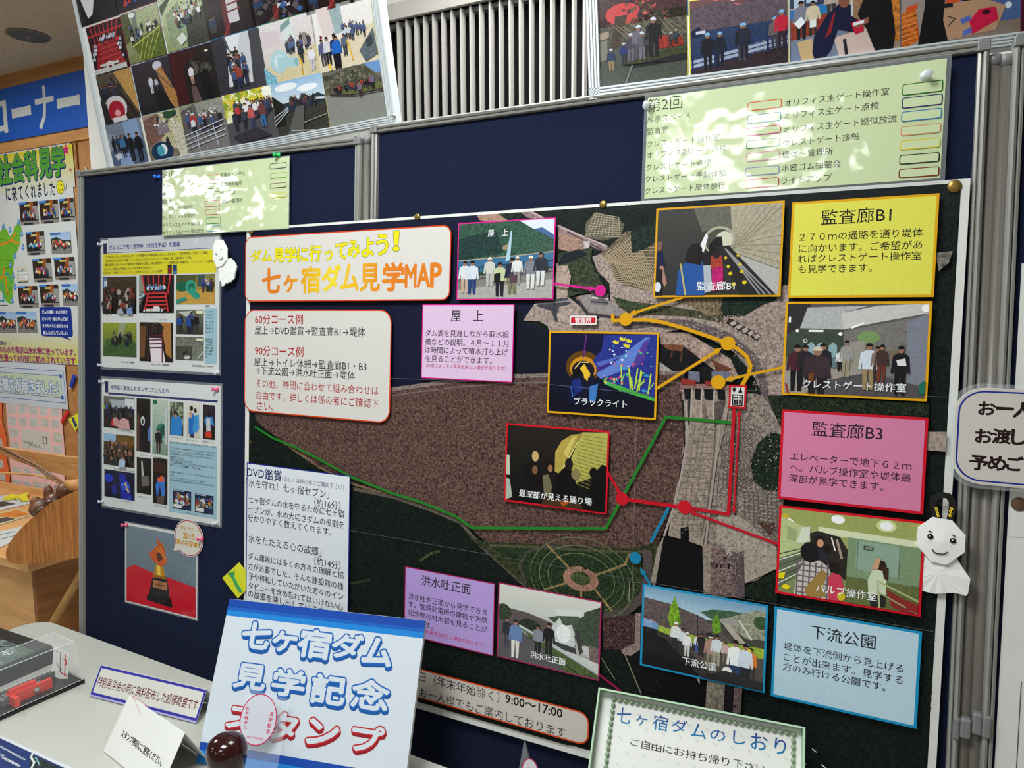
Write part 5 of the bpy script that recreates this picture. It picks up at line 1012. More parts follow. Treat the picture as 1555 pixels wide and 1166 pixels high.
def i_spill(p):
    p.bg((196, 196, 188), (150, 150, 144), .04); p.rect((0, .0), (1, .35), (204, 204, 196), .02, (190, 192, 186)); p.poly([(0, .3), (.3, .32), (.62, .42), (.78, .5), (.78, .65), (.2, .56), (0, .5)], (88, 78, 78), .15); p.poly([(.5, .33), (.62, .27), (.78, .22), (.88, .3), (.78, .42), (.64, .44)], (70, 86, 66), .2); p.poly([(.78, .36), (.86, .16), (1, .06), (1, .6), (.8, .6)], (60, 72, 58), .25); p.poly([(.55, .2), (.85, .14), (.85, .22), (.6, .28)], (206, 208, 204)); p.el(.05, .38, .08, .12, (50, 62, 44), .3)
    p.el(.32, .5, .12, .1, (40, 46, 36), .3); p.poly([(.52, .6), (.55, .42), (.62, .3), (.66, .4), (.74, .36), (.78, .6), (.76, .68), (.54, .66)], (196, 198, 196), .08); p.el(.66, .5, .07, .12, (226, 228, 226), .05); p.poly([(.56, .62), (.78, .66), (.79, .74), (.56, .7)], (60, 58, 60)); p.poly([(.76, .42), (.8, .4), (.86, .68), (.82, .74)], (60, 56, 60)); p.poly([(.84, .62), (.95, .6), (1, .62), (1, .76), (.86, .72)], (186, 188, 190)); p.poly([(.9, .58), (1, .6), (1, .8), (.92, .78)], (110, 92, 90), .2)
    p.poly([(.56, .7), (.8, .74), (1, .8), (1, 1), (.8, .9), (.55, .75)], (196, 198, 192), .08); p.poly([(0, .5), (.14, .52), (.4, .7), (.84, 1), (0, 1)], (84, 80, 82), .05); p.poly([(.22, .5), (.36, .6), (1, .95), (1, 1.1), (.7, 1), (.3, .62)], (70, 88, 46), .3); p.ln([(.22, .52), (.4, .6), (1, .9)], .02, (186, 190, 186)); p.ln([(.22, .545), (.4, .63), (1, .94)], .008, (120, 124, 124)); p.ln([(.3, .64), (.82, 1)], .008, (40, 40, 42))
    for x, y, hh, t, l, w in ((.09, .86, .42, (40, 40, 46), (60, 60, 72), .8), (.18, .97, .52, (96, 124, 170), (214, 210, 202), .9), (.41, .86, .4, (130, 132, 144), (30, 28, 32), .9), (.52, .86, .46, (24, 22, 26), (28, 28, 32), .9)): p.man(x, y, hh, t, l, w=w)
inset((760.8, 881.6), (912.5, 1030.8), (164, 26, 92), .0020, i_spill, ('洪水吐正面', (808.9, 985.3), (861.9, 1006.4)), 9)
def i_park(p):
    p.bg((110, 150, 180), (176, 200, 210), .04, (0, 0), (1, .3)); p.rect((0, .28), (1, 1), (70, 68, 60), .1); p.poly([(0, .14), (.25, .17), (.5, .26), (.66, .4), (.78, .55), (0, .55)], (90, 78, 78), .2); p.poly([(.48, .2), (.58, .14), (.72, .12), (.86, .12), (.7, .26), (.6, .28)], (64, 92, 66), .25); p.poly([(.64, .26), (.8, .14), (.94, .05), (1, .06), (1, .4), (.86, .42), (.76, .34)], (140, 142, 122), .25); p.el(.97, .2, .06, .08, (60, 80, 50), .3)
    p.poly([(.64, .24), (.8, .2), (.82, .28), (.7, .3)], (150, 146, 140)); p.poly([(.66, .28), (.72, .28), (.86, .48), (.8, .5)], (170, 160, 148)); p.ln([(.8, .22), (.9, .42)], .014, (206, 204, 196))
    p.poly([(0, .42), (.2, .48), (.6, .52), (1, .5), (1, .62), (.6, .66), (0, .56)], (150, 170, 60), .15); p.poly([(0, .5), (.3, .58), (.7, .64), (1, .62), (1, 1), (0, 1)], (56, 50, 50), .08); p.poly([(.4, .7), (1, .62), (1, .9), (.6, .95)], (84, 74, 70), .1); p.poly([(.0, .56), (.2, .62), (.5, 1), (0, 1)], (26, 24, 26), .08)
    p.poly([(.21, .36), (.23, .2), (.265, .06), (.3, .2), (.325, .38), (.29, .44), (.24, .44)], (110, 150, 40), .3); p.poly([(.58, .34), (.6, .22), (.615, .18), (.65, .28), (.66, .4), (.6, .44)], (96, 140, 40), .3); p.ln([(.462, .24), (.465, .5)], .006, (40, 36, 40))
    for x, y, hh, t, l, w in ((.02, .62, .24, (120, 150, 190), (24, 24, 30), 1), (.065, .62, .24, (130, 160, 196), (24, 24, 30), 1), (.1, .62, .22, (110, 140, 180), (24, 24, 30), 1), (.285, .74, .36, (214, 214, 208), (40, 40, 46), .9), (.34, .74, .3, (206, 210, 214), (60, 56, 60), .9), (.385, .78, .3, (222, 222, 220), (196, 196, 190), .9), (.47, .72, .24, (206, 210, 226), (60, 90, 150), .9), (.5, .74, .28, (40, 36, 40), (50, 46, 46), 1), (.58, .88, .42, (170, 130, 120), (130, 120, 100), .9), (.63, .82, .38, (206, 210, 214), (150, 146, 130), .9), (.7, .76, .26, (196, 160, 160), (120, 110, 100), .9), (.78, 1.02, .56, (232, 234, 232), (44, 60, 100), .8), (.9, .92, .4, (216, 116, 50), (60, 60, 60), .9), (.87, .78, .3, (226, 200, 50), (70, 70, 60), .9), (.86, 1.0, .52, (206, 214, 226), (34, 36, 46), .8)): p.man(x, y, hh, t, l, w=w, hat=(236, 232, 222) if x in (.285, .385, .58) else ((60, 140, 200) if x == .87 else None))
    p.poly([(.52, .46), (.57, .42), (.62, .47), (.57, .475)], (44, 40, 50)); p.el(.72, .86, .04, .06, (230, 230, 230)); p.poly([(.5, 1), (.7, .85), (1, .9), (1, 1)], (44, 40, 42), .1)
inset((978.5, 883.7), (1161.9, 1048.6), (28, 138, 182), .0030, i_park, ('下流公園', (1038.9, 993.5), (1089.6, 1014.6)), 10)
def i_valve(p):
    p.bg((160, 168, 104), (120, 128, 84), .06); p.poly([(0, .0), (1, .0), (1, .16), (.3, .2), (0, .1)], (150, 156, 90), .05); p.poly([(.28, .17), (1, .2), (1, .27), (.28, .25)], (206, 212, 176)); p.el(.42, .06, .05, .05, (250, 255, 240)); p.el(.76, .07, .045, .05, (252, 255, 244)); p.el(.76, .07, .07, .07, (200, 210, 150)); p.el(.76, .07, .045, .05, (252, 255, 244)); p.ln([(.03, .1), (.15, .22)], .025, (240, 246, 230)); p.el(.03, .1, .03, .04, (196, 170, 60))
    p.poly([(0, .1), (.22, .22), (.24, .6), (0, .8)], (176, 186, 130), .06); p.poly([(.05, .2), (.12, .24), (.12, .38), (.05, .36)], (150, 160, 116)); p.poly([(.22, .26), (.28, .22), (.44, .26), (.5, .4), (.5, .75), (.24, .6)], (44, 38, 34), .1); p.ln([(.42, .3), (.46, .5)], .018, (160, 140, 126)); p.ln([(.38, .28), (.41, .42)], .01, (226, 216, 206))
    p.poly([(.5, .25), (1, .27), (1, 1), (.5, .8)], (120, 142, 108), .06); p.poly([(.56, .27), (.86, .28), (.86, .64), (.56, .6)], (134, 160, 140)); p.ln([(.57, .28), (.57, .6)], .006, (84, 104, 90)); p.ln([(.86, .28), (.86, .64)], .006, (84, 104, 90)); p.rect((.61, .32), (.68, .37), (60, 70, 60)); p.rect((.62, .33), (.67, .36), (120, 134, 120))
    p.poly([(0, .6), (.2, .45), (.2, .7), (0, .95)], (96, 104, 84), .1)
    for i in range(6): p.ln([(0, .55+i*.07), (.24, .4+i*.05)], .008, (206, 212, 190) if i % 2 else (70, 76, 66))
    p.poly([(.16, .2), (.22, .18), (.22, .36), (.12, .4)], (206, 210, 190)); p.poly([(.5, .7), (1, .7), (1, 1), (.5, 1)], (96, 104, 60), .1)
    p.poly([(.12, 1), (.14, .75), (.19, .6), (.3, .56), (.38, .64), (.4, .85), (.38, 1)], (190, 184, 180), .02)
    for i in range(6): p.ln([(.14+i*.045, .6), (.14+i*.045, 1)], .012, (104, 90, 96)); p.ln([(.14, .64+i*.065), (.38, .64+i*.065)], .012, (112, 98, 104))
    p.el(.23, .48, .075, .12, (24, 22, 26)); p.poly([(.22, 1), (.2, .92), (.32, .66), (.36, .7), (.34, .84), (.36, .98)], (150, 120, 60)); p.el(.29, .33, .04, .06, (30, 26, 26)); p.el(.3, .36, .025, .05, (190, 140, 110)); p.poly([(.28, .44), (.34, .42), (.38, .6), (.3, .56)], (40, 40, 46)); p.el(.35, .42, .03, .05, (30, 24, 24)); p.el(.41, .62, .035, .07, (30, 26, 28)); p.poly([(.37, .74), (.4, .68), (.46, .7), (.49, .85), (.48, 1), (.38, 1)], (196, 60, 84)); p.el(.47, .94, .03, .05, (200, 180, 40)); p.poly([(.0, .78), (.05, .76), (.04, .84), (.0, .84)], (226, 204, 30)); p.el(.06, .93, .03, .03, (226, 204, 30))
    p.poly([(.66, .86), (.65, .7), (.68, .58), (.74, .56), (.78, .62), (.78, .86)], (196, 206, 176)); p.el(.74, .52, .035, .06, (44, 30, 24)); p.poly([(.74, .52), (.79, .54), (.79, .68), (.76, .66)], (60, 40, 28)); p.poly([(.67, .58), (.7, .44), (.73, .44), (.72, .56)], (196, 150, 120)); p.poly([(.66, .86), (.78, .84), (.78, .98), (.68, 1)], (40, 38, 40))
    p.poly([(.78, .78), (1, .92), (1, 1.05), (.82, .96)], (130, 44, 40)); p.ln([(.72, .7), (1, .86)], .014, (170, 176, 120)); p.ln([(.72, .7), (.74, 1)], .014, (176, 180, 140)); p.ln([(.72, .82), (1, 1)], .01, (160, 160, 120)); p.poly([(.92, .86), (1, .9), (1, 1), (.92, .96)], (140, 40, 40))
inset((1184.6, 765.1), (1397, 933.4), (206, 16, 36), .0032, i_valve, ('バルブ操作室', (1239.9, 884), (1331.2, 907.9)), 11)

# ---------------------------------------------------------------- laminated sheets
def sheet(F, corners_px, label, cat, film=0.005, mt='laminate', name='laminated_sheet', fill=(222, 224, 222), film_m='film', group=None):
    """corners TL and BR of the paper in image points; a clear film border runs round it"""
    a, b = corners_px; u0, v0 = F.uv(*a); u1, v1 = F.uv(*b)
    root = thing(name, F.P((u0+u1)/2, v1), label, cat, group)
    if film: MB().fbox(F, u0-film, v0-film, u1+film, v1+film, -0.0002, 0.0001).build('film_border', film_m, root)
    MB().fbox(F, u0, v0, u1, v1, -0.0001, 0.0003).build('paper', 'card', root)
    c = Canvas(F, 0.00035); c.rect(a, b, fill)
    return root, c
LIME = (212, 226, 178); G9 = (40, 44, 40)
root, c = sheet(FMP, ((984, 149), (1427.7, 270.5)), 'lime sheet of coloured route boxes on the main pinboard, glare across it', 'laminated sheet', fill=LIME)
for t, p, q in (('第2回', (984, 151.8), (1036, 163.5)), ('展示スペース', (982.9, 177.5), (1048.5, 180)), ('監査廊', (982.9, 196), (1015, 201)), ('クレストゲート操作室', (982.4, 214.8), (1092.5, 213)), ('オリフィス副ゲート点検', (982.4, 231), (1103.3, 230.2)), ('クレストゲート点検', (981.6, 249.5), (1079.4, 251.3)), ('クレストゲート手動体験', (980.3, 267.5), (1102.5, 267.5)), ('クレストゲート扉体歩行', (979.5, 285), (1101.2, 286.8)),
                ('オリフィス主ゲート操作室', (1192.3, 150.5), (1349.7, 145.3)), ('オリフィス主ゲート点検', (1190.5, 169.8), (1334.3, 166.7)), ('オリフィス主ゲート疑似放流', (1190.2, 190.4), (1361.3, 187.3)), ('クレストゲート接触', (1189.2, 211.4), (1305, 213)), ('堤体～管理所', (1187.9, 229.7), (1264.3, 235.4)), ('水密ゴム抽選会', (1187.2, 249.5), (1276.4, 254.1)), ('ライトアップ', (1186.4, 268.8), (1262.5, 275.2))):
    c.text(t, p, q, G9, -.004)
def rbx(c, a, b, w, col):
    u0, v0 = c.F.uv(*a); u1, v1 = c.F.uv(*b); mp = c.map; c.rrect(a, b, .0025, col, 0, 3); c.map = lambda x, y: (x, y); c.rrect((u0+w, v0+w), (u1-w, v1-w), .0015, LIME, 0, 3); c.map = mp
for a, b, col in (((1135.4, 156.1), (1186.9, 163.3), (226, 96, 40)), ((1134.7, 175.4), (1186.1, 183.1), (20, 110, 140)), ((1134.1, 194.7), (1185.6, 202), (206, 30, 130)), ((1133.4, 214), (1184.6, 221.7), (20, 120, 50)), ((1133, 233), (1184, 241.8), (220, 140, 170)), ((1132.2, 255.2), (1183.5, 263.7), (150, 150, 196)), ((1131.3, 273.2), (1182.8, 283), (196, 20, 30)),
                  ((1370.6, 128.6), (1431.5, 138.9), (20, 120, 30)), ((1369.8, 149.2), (1430.8, 159), (26, 26, 110)), ((1368.8, 170.3), (1429.7, 179.5), (30, 130, 180)), ((1368, 192.9), (1428.4, 201.4), (214, 156, 106)), ((1366.7, 214.3), (1427.7, 223.3), (220, 206, 20)), ((1365.9, 236.1), (1426.4, 245.7), (20, 44, 28)), ((1364.9, 257.2), (1425.9, 266.8), (130, 24, 24))):
    rbx(c, a, b, .0012, col)
c.build('print_area', 'laminate', root)
FL1 = FLEFT.shift(0.0085)
root, c = sheet(FL1, ((247, 259), (438.3, 346.5)), 'lime sheet of coloured route boxes at the top of the left pinboard', 'laminated sheet', 0.0015, fill=LIME)
for t, p, q in (('第1回', (246.6, 261.8), (267.8, 270.3)), ('展示スペース', (246.9, 279.6), (273.2, 281.9)), ('操作室', (246.6, 291.9), (259.7, 297)), ('監査廊', (246.6, 303.5), (259.7, 308.9)), ('クレストゲート操作室', (246.9, 315), (293, 316.6)), ('クレストゲート扉体歩行', (246.9, 328.2), (298.3, 328.9)), ('オリフィス主ゲート操作室', (247, 339.7), (304.5, 341.3)), ('オリフィス主ゲート疑似放流', (247, 351.6), (310.2, 352.1)),
                ('仮排水トンネル', (334.7, 263.7), (372.8, 265)), ('管理用発電所', (335.2, 277.8), (367.7, 280.4)), ('ダム下流', (336, 290.7), (357.9, 294.5)), ('堤体～管理所', (337, 302.9), (368.4, 306.8))):
    c.text(t, p, q, G9, 0)
for a, b, col in (((311, 266.4), (332.6, 272.6), (226, 84, 40)), ((311.2, 279.6), (333, 285.7), (110, 30, 34)), ((311.8, 291.9), (333.4, 299.6), (24, 90, 90)), ((312.2, 305.3), (334.1, 312.7), (216, 40, 120)), ((312.5, 318.4), (334.6, 325.4), (200, 30, 34)), ((313.3, 331), (335.7, 339), (20, 130, 50)), ((314.2, 343.6), (336.1, 351), (30, 140, 190)), ((410.1, 249), (435.6, 254.7), (26, 34, 90)), ((410.6, 263.7), (435.6, 269.3), (130, 180, 40)), ((410.6, 279.1), (435.6, 284.2), (110, 34, 34)), ((410.6, 294), (435.6, 299), (224, 210, 20))):
    rbx(c, a, b, .0011, col)
c.build('print_area', 'laminate', root)

# two newsletters on the left pinboard
def mini(root, F, a, b, fn, seed=1, cap=None):
    u0, v0 = F.uv(*a); u1, v1 = F.uv(*b); p = Pic(F, (u0, v0, u1, v1), 0.0008, seed); fn(p); p.build('photograph', 'laminate', root)
def zz(ox, oy, k=3.8875): return lambda x, y: (ox+x/k, oy+y/k)
A = zz(0, 200); B = zz(0, 450); D = zz(150, 350, 9.72); E_ = zz(240, 350, 9.72); G = zz(0, 700)
root, c = sheet(FL, ((154.2, 365.5), (332.6, 566.5)), 'upper laminated newsletter with a yellow banner on the left pinboard', 'laminated sheet')
c.rect(D(70, 190), D(122, 345), (36, 40, 84)); c.rect(D(75, 330), E_(840, 262), (44, 44, 96)); c.rect(D(140, 120), E_(838, 244), (206, 208, 214))
c.text('ダムマニア向け見学会（特別見学会）を開催', D(155, 228), E_(325, 228), (34, 40, 130), .02)
c.rect(D(62, 352), E_(862, 620), (226, 216, 44))
for t, p, q, k in (('七ヶ宿ダムでは、6月19日(土)にゲートや発電所など機械設備に特化した見学会を、「特別見学会」と銘打って開催。', D(108, 385), E_(740, 338), INK), ('参加者は60名の限定で応募したところ口コミで広まったダムマニアが集結、遠くは静岡県から参加。', D(108, 440), E_(500, 410), INK), ('普段は見られないゲートの操作室や発電所を公開。人気は管理所ゲートの開閉実演と試験放流、クレストゲートの扉体歩', D(100, 500), E_(840, 462), INK), ('行きなど。次回もぜひ参加したいとの声が寄せられました。', D(85, 560), D(795, 565), INK), ('〇ダムカードの他に', D(72, 615), D(300, 632), INK), ('「ダムゲートカード」', D(300, 605), D(545, 628), (214, 70, 30)), ('を配布しました。こちらも好評！', D(548, 598), E_(70, 612), INK)):
    c.text(t, p, q, k, .01)
c.rect(E_(145, 505), E_(208, 640), (120, 44, 34)); c.rect(E_(222, 505), E_(283, 640), (30, 60, 120)); c.rect(E_(150, 510), E_(203, 540), (40, 40, 50)); c.rect(E_(226, 600), E_(279, 634), (60, 130, 180))
for t, p, q in (('クレストゲート巻上機', A(710, 1082), A(785, 1098)), ('クレストゲート', A(938, 1103), A(990, 1116)), ('発電所', A(1213, 1022), A(1240, 1036)), ('オリフィスゲート操作室', B(715, 380), B(795, 398)), ('オリフィスゲート 操作風景', B(897, 395), B(1002, 412)), ('4月19日 地元ニュースみやぎ', B(1133, 403), B(1262, 420))): c.text(t, p, q, INK, .01)
c.rect(B(1213, 70), B(1280, 398), (160, 196, 208))
for i, t in enumerate(('ダムの構造', 'や役割につ', 'いて学んだ', '後、点検通', '路を歩き放', '流設備を見', '学しました')): c.text(t, B(1216, 80+i*20), B(1262, 100+i*20), INK)
for i, t in enumerate(('管理所前', 'では普段', '入れない', '場所へ案', '内し説明', 'をしまし', 'た。')): c.text(t, B(1216, 246+i*17), B(1258 if i < 6 else 1232, 262+i*17), INK)
c.build('print_area', 'laminate', root)
def n_crowd(p): p.bg((70, 56, 36), (24, 18, 16), .2); p.rect((0, .02), (.14, .3), (90, 120, 160)); p.poly([(.05, .1), (.14, .1), (.14, .25), (.05, .25)], (200, 210, 220)); p.crowd(.05, .95, .55, 1.05, 44, .32, [(40, 30, 30), (30, 26, 30), (200, 190, 180), (90, 50, 46), (60, 50, 50), (150, 60, 50)], dim=.85); p.poly([(.48, 1), (.5, .88), (.62, .86), (.68, 1)], (170, 176, 190)); p.poly([(.75, 1), (.77, .86), (.92, .82), (.94, 1)], (120, 150, 200))
def n_gate(p): p.bg((40, 20, 22), (26, 14, 16), .2); p.poly([(0, 0), (.06, 0), (.2, .5), (0, .8)], (140, 146, 130)); [p.ln([(.1+i*.16, 0), (.18+i*.13, .5)], .035, (206, 50, 54)) for i in range(6)]; p.crowd(.2, .8, .42, .5, 22, .2, [(170, 200, 220), (220, 226, 230), (90, 130, 180)]); [p.ln([(.25, .5+i*.1), (.8, .48+i*.1)], .03, (206, 54, 58)) for i in range(5)]; p.ln([(.2, .9), (.3, .5)], .04, (196, 50, 54)); p.ln([(.86, .96), (.8, .5)], .04, (196, 50, 54)); p.crowd(.03, .2, .55, .85, 12, .16, [(170, 200, 220), (60, 60, 70)]); p.rect((.25, .9), (.75, .96), (214, 218, 214)); p.el(.55, .88, .1, .07, (220, 220, 216)); p.crowd(.0, 1, 1.0, 1.05, 4, .14)
def n_pump(p): p.bg((120, 118, 60), (196, 150, 66), .1); p.rect((.55, 0), (.75, .4), (60, 80, 80)); p.rect((0, 0), (.5, .3), (80, 84, 50)); p.poly([(0, .6), (.5, .5), (1, .6), (1, 1), (0, 1)], (196, 152, 70), .1); p.el(.16, .4, .18, .18, (24, 96, 70)); p.el(.38, .42, .14, .24, (50, 160, 130), n=20); p.el(.4, .44, .09, .16, (24, 104, 84), n=20); p.poly([(.36, .4), (.44, .44), (.64, .72), (.58, .84), (.46, .8), (.34, .6)], (44, 150, 126)); p.crowd(.65, .95, .5, .62, 9, .4, [(30, 50, 120), (60, 40, 40), (40, 60, 140)]); p.poly([(0, .85), (.25, .75), (.3, .85), (0, 1)], (50, 140, 120), .2)
def n_green(p): p.bg((150, 160, 50), (60, 84, 40), .15); p.poly([(.5, 0), (.7, 0), (.55, .6), (.42, .6)], (150, 160, 130)); p.poly([(.1, .5), (.7, .35), (1, .6), (1, 1), (0, 1)], (60, 92, 46), .25); p.crowd(.3, .9, .5, .7, 24, .26, [(40, 60, 60), (60, 80, 60), (30, 30, 36), (150, 160, 120)], dim=.8)
def n_shaft(p): p.bg((40, 26, 20), (24, 16, 16), .15); p.poly([(.3, .4), (.66, .4), (.78, 1), (.36, 1)], (236, 224, 232)); p.poly([(.66, 0), (.94, 0), (.96, .9), (.8, .8)], (176, 120, 60), .1); p.poly([(.0, .1), (.2, .1), (.16, .9), (0, .9)], (110, 70, 40), .1); p.crowd(.35, .72, .18, .26, 10, .16, [(20, 20, 30)]); [p.ln([(.3, .35+i*.1), (.7, .33+i*.1)], .02, (90, 30, 44)) for i in range(4)]; p.ln([(.24, 0), (.3, 1)], .02, (70, 50, 46)); p.ln([(.7, .2), (.7, 1)], .03, (96, 34, 44))
def n_tun(p): p.bg((110, 116, 100), (56, 50, 46), .15); p.crowd(.1, .9, .85, 1, 7, .7, [(40, 90, 180), (24, 24, 28), (30, 60, 120)], dim=.8); p.rect((.75, .04), (.98, .16), (230, 226, 190)); p.poly([(.1, .1), (.6, .05), (.4, .3)], (190, 196, 186))
def n_grey(p): p.bg((110, 112, 100), (120, 124, 112), .25); p.rect((.0, .4), (.6, 1), (70, 74, 64), .3); p.el(.4, .88, .12, .08, (210, 214, 206)); p.crowd(.3, .5, .85, .95, 3, .3, [(30, 30, 40)]); p.rect((.75, .06), (.98, .16), (226, 226, 190)); p.ln([(.8, .9), (1, .6)], .04, (176, 190, 190))
for a, b, fn in ((A(608, 858), A(808, 1075), n_crowd), (A(822, 848), A(1028, 1070), n_gate), (A(1043, 845), A(1270, 1018), n_pump), (B(608, 155), B(808, 360), n_green), (B(825, 152), B(1022, 390), n_shaft), (B(1040, 78), B(1204, 226), n_tun), (B(1038, 236), B(1204, 380), n_grey)): mini(root, FL, a, b, fn, int(a[0]))
root, c = sheet(FL, ((155, 574.5), (334, 798)), 'lower laminated newsletter with a blue text column on the left pinboard', 'laminated sheet')
c.rect(B(620, 500), B(640, 568), (36, 40, 84)); c.rect(B(640, 578), B(1286, 614), (50, 50, 110)); c.rect(B(640, 502), B(1286, 604), (222, 224, 226)); c.text('見学会に参加したダムマニアさんたち', B(652, 522), B(996, 572), (40, 44, 110), .022)
c.rect(B(1000, 856), G(1280, 345), (160, 194, 208))
for t, p, q in (('まるごとダム談義！マニアによる説明会', B(690, 788), B(785, 806)), ('なんと参加者100名以上の大盛況', B(672, 1016), B(795, 1036)), ('ダムカレンダー', B(826, 932), B(870, 944)), ('放流予想パーツ', B(912, 945), B(983, 962)), ('ゲートTシャツ', B(1006, 830), B(1080, 842)), ('サイレンTシャツ', B(1100, 845), B(1170, 858)), ('記念Tシャツ', B(1196, 854), B(1265, 868)), ('天然ブラックライト', G(712, 232), G(775, 248)), ('音響チェックシャツ', G(820, 208), G(882, 220)), ('ダムトーク4 名札', G(912, 258), G(985, 276)), ('ダムゲートカード', G(1103, 303), G(1172, 320)),
                ('まるごと宮城県の「ダム巡り」に参加者が増加してくれました。(金剛)', B(1006, 862), B(1275, 888)), ('オリフィス開ゲート操作室を見て、オリフィス主ゲートが少し開き', B(1006, 896), B(1272, 922)), ('水が吹いている！！水しぶきが上がる姿は声が出て、迫力でした！', B(1006, 912), B(1270, 940)), ('特に音が凄いことができておらいし楽しかったです(い！！', B(1006, 928), B(1262, 958)), ('特別室でふいわば', B(1006, 944), B(1085, 960)), ('「誰に止まってもらったのか', B(1006, 962), B(1140, 980)), ('かっ水の音が聞こえてきたら止まってられるなー！楽しく', B(1006, 976), B(1272, 1014)), ('話して、とっても綺麗！！でした(ほ。', B(1006, 992), B(1186, 1020)),
                ('名古屋の「小国ダムゲートカード」？？初に写真をいただき、帰って', B(1006, 1030), B(1272, 1074)), ('した。', B(1006, 1046), B(1030, 1060)), ('ここまでやってくれるってホントいですごい！感激です＾＾', B(1006, 1064), B(1225, 1100)), ('今回の特別見学会に仙台や遠方からさせていただいたのですが、', B(1006, 1080), B(1268, 1120))): c.text(t, p, q, (50, 56, 66), 0)
c.build('print_area', 'laminate', root)
def m_back(p): p.bg((110, 110, 106), (50, 34, 34), .1, (0, 0), (1, .5)); p.rect((.2, .1), (.7, .35), (170, 180, 184)); p.rect((.7, .05), (1, .35), (216, 220, 226)); p.rect((0, .35), (1, 1), (34, 26, 30), .1); p.crowd(.1, .95, .55, .7, 18, .34, [(30, 28, 34), (24, 24, 28), (60, 90, 150), (50, 40, 40)]); p.poly([(.3, .9), (.34, .68), (.42, .64), (.5, .7), (.52, .95)], (206, 150, 150)); p.poly([(.5, 1), (.54, .72), (.66, .64), (.84, .7), (.88, 1)], (206, 160, 160)); p.poly([(.25, .9), (.32, .68), (.36, .95)], (210, 30, 40)); p.rect((0, .3), (.06, .42), (150, 190, 40))
def m_dark(p): p.bg((34, 24, 24), (20, 14, 18), .15); p.rect((.05, .3), (.2, 1), (96, 60, 44)); p.poly([(.3, .1), (.7, .08), (.8, .5), (.7, 1), (.3, 1)], (14, 12, 16)); p.el(.45, .42, .15, .09, (210, 216, 210)); p.el(.45, .43, .07, .05, (40, 50, 40)); p.poly([(.8, .6), (1, .5), (1, .8), (.85, .78)], (90, 120, 190))
def m_pump2(p): p.bg((190, 206, 190), (120, 150, 130), .1); p.poly([(.0, .02), (.3, 0), (.3, .08), (.1, .1)], (30, 110, 60)); p.el(.6, .56, .35, .14, (60, 130, 110)); p.el(.7, .55, .2, .09, (30, 80, 70)); p.man(.4, .98, .45, (26, 24, 30), (60, 30, 36)); p.rect((.8, .1), (.95, .8), (200, 206, 206))
def m_shirt(p): p.bg((90, 100, 80), (50, 54, 46), .2); p.specks(0, 1, 0, .6, 40, .08, [(150, 160, 130), (60, 70, 60)]); p.poly([(.05, .9), (.1, .5), (.35, .4), (.65, .4), (.92, .52), (.9, .95), (.6, 1), (.1, 1)], (40, 130, 206), .05); p.el(.45, .36, .14, .1, (40, 30, 28)); p.el(.45, .42, .1, .06, (180, 130, 110))
def m_two(p): p.bg((222, 220, 206), (206, 200, 176), .05); p.poly([(.2, .9), (.2, .45), (.4, .25), (.6, .3), (.65, .9)], (30, 110, 196)); p.poly([(.5, .8), (.6, .35), (.95, .3), (1, .7), (.8, .85)], (60, 150, 214)); p.el(.4, .14, .14, .08, (50, 36, 30)); p.el(.7, .2, .12, .07, (50, 36, 30)); p.poly([(.3, .9), (.62, .9), (.6, 1), (.35, 1)], (50, 50, 60)); p.poly([(.2, .3), (.35, .2), (.5, .3), (.4, .45)], (196, 160, 140))
def m_show(p): p.bg((44, 34, 50), (30, 16, 20), .15); p.poly([(.1, .45), (.4, .3), (.8, .35), (.95, .6), (.7, .55), (.3, .62)], (60, 140, 206)); p.poly([(.3, .4), (.6, .38), (.65, .75), (.3, .78)], (200, 200, 206)); p.el(.52, .27, .18, .09, (30, 20, 26)); p.poly([(.2, .8), (.7, .76), (.75, .95), (.2, .95)], (206, 60, 40))
def m_crowd2(p): p.bg((96, 78, 36), (40, 32, 26), .15); p.rect((0, 0), (.4, .25), (150, 190, 220)); p.poly([(.4, 0), (1, .1), (1, .4), (.4, .35)], (110, 80, 30)); p.crowd(.02, .98, .4, 1.0, 60, .26, [(60, 50, 50), (190, 130, 110), (90, 70, 60), (40, 40, 44), (150, 100, 80), (50, 60, 50)]); p.poly([(.55, 1), (.58, .78), (.68, .72), (.78, .8), (.76, 1)], (180, 200, 230))
def m_blue(p): p.bg((14, 18, 60), (10, 12, 40), .1); p.el(.15, .3, .14, .16, (30, 60, 190)); p.el(.33, .7, .08, .2, (26, 40, 140)); p.poly([(.5, .1), (.7, .1), (.95, 1), (.55, 1)], (28, 40, 160)); p.el(.72, .5, .12, .16, (50, 90, 210)); p.ln([(.7, .42), (.76, .6), (.8, .7)], .05, (240, 210, 60)); p.specks(.5, .9, .3, .95, 20, .03, [(90, 130, 230), (60, 60, 180)])
def m_dark2(p): p.bg((30, 26, 26), (20, 16, 16), .15); p.poly([(.3, .1), (.4, .1), (.48, .5), (.34, .5)], (190, 190, 184)); p.poly([(.3, .5), (.8, .5), (.85, .75), (.35, .8)], (110, 104, 96)); p.el(.2, .8, .2, .15, (40, 34, 32))
def m_orng(p): p.bg((34, 24, 20), (20, 16, 16), .15); p.poly([(.3, .9), (.2, .6), (.4, .42), (.8, .4), (.85, .8), (.6, .85), (.5, .6)], (60, 120, 206)); p.poly([(.3, .45), (.7, .36), (.8, .5), (.4, .52)], (230, 90, 40)); p.poly([(.3, .85), (.8, .8), (.75, 1), (.3, 1)], (90, 76, 66)); p.rect((0, .1), (.9, .3), (60, 36, 26))
def m_card(p): p.bg((20, 30, 56), (24, 40, 70), .05); p.specks(.1, .9, .15, .7, 60, .08, [(60, 90, 150), (150, 50, 50), (200, 206, 210), (90, 110, 90), (180, 140, 60)]); p.rect((.05, .75), (.5, .93), (220, 222, 220)); p.ln([(.05, .04), (.6, .04)], .03, (180, 190, 210))
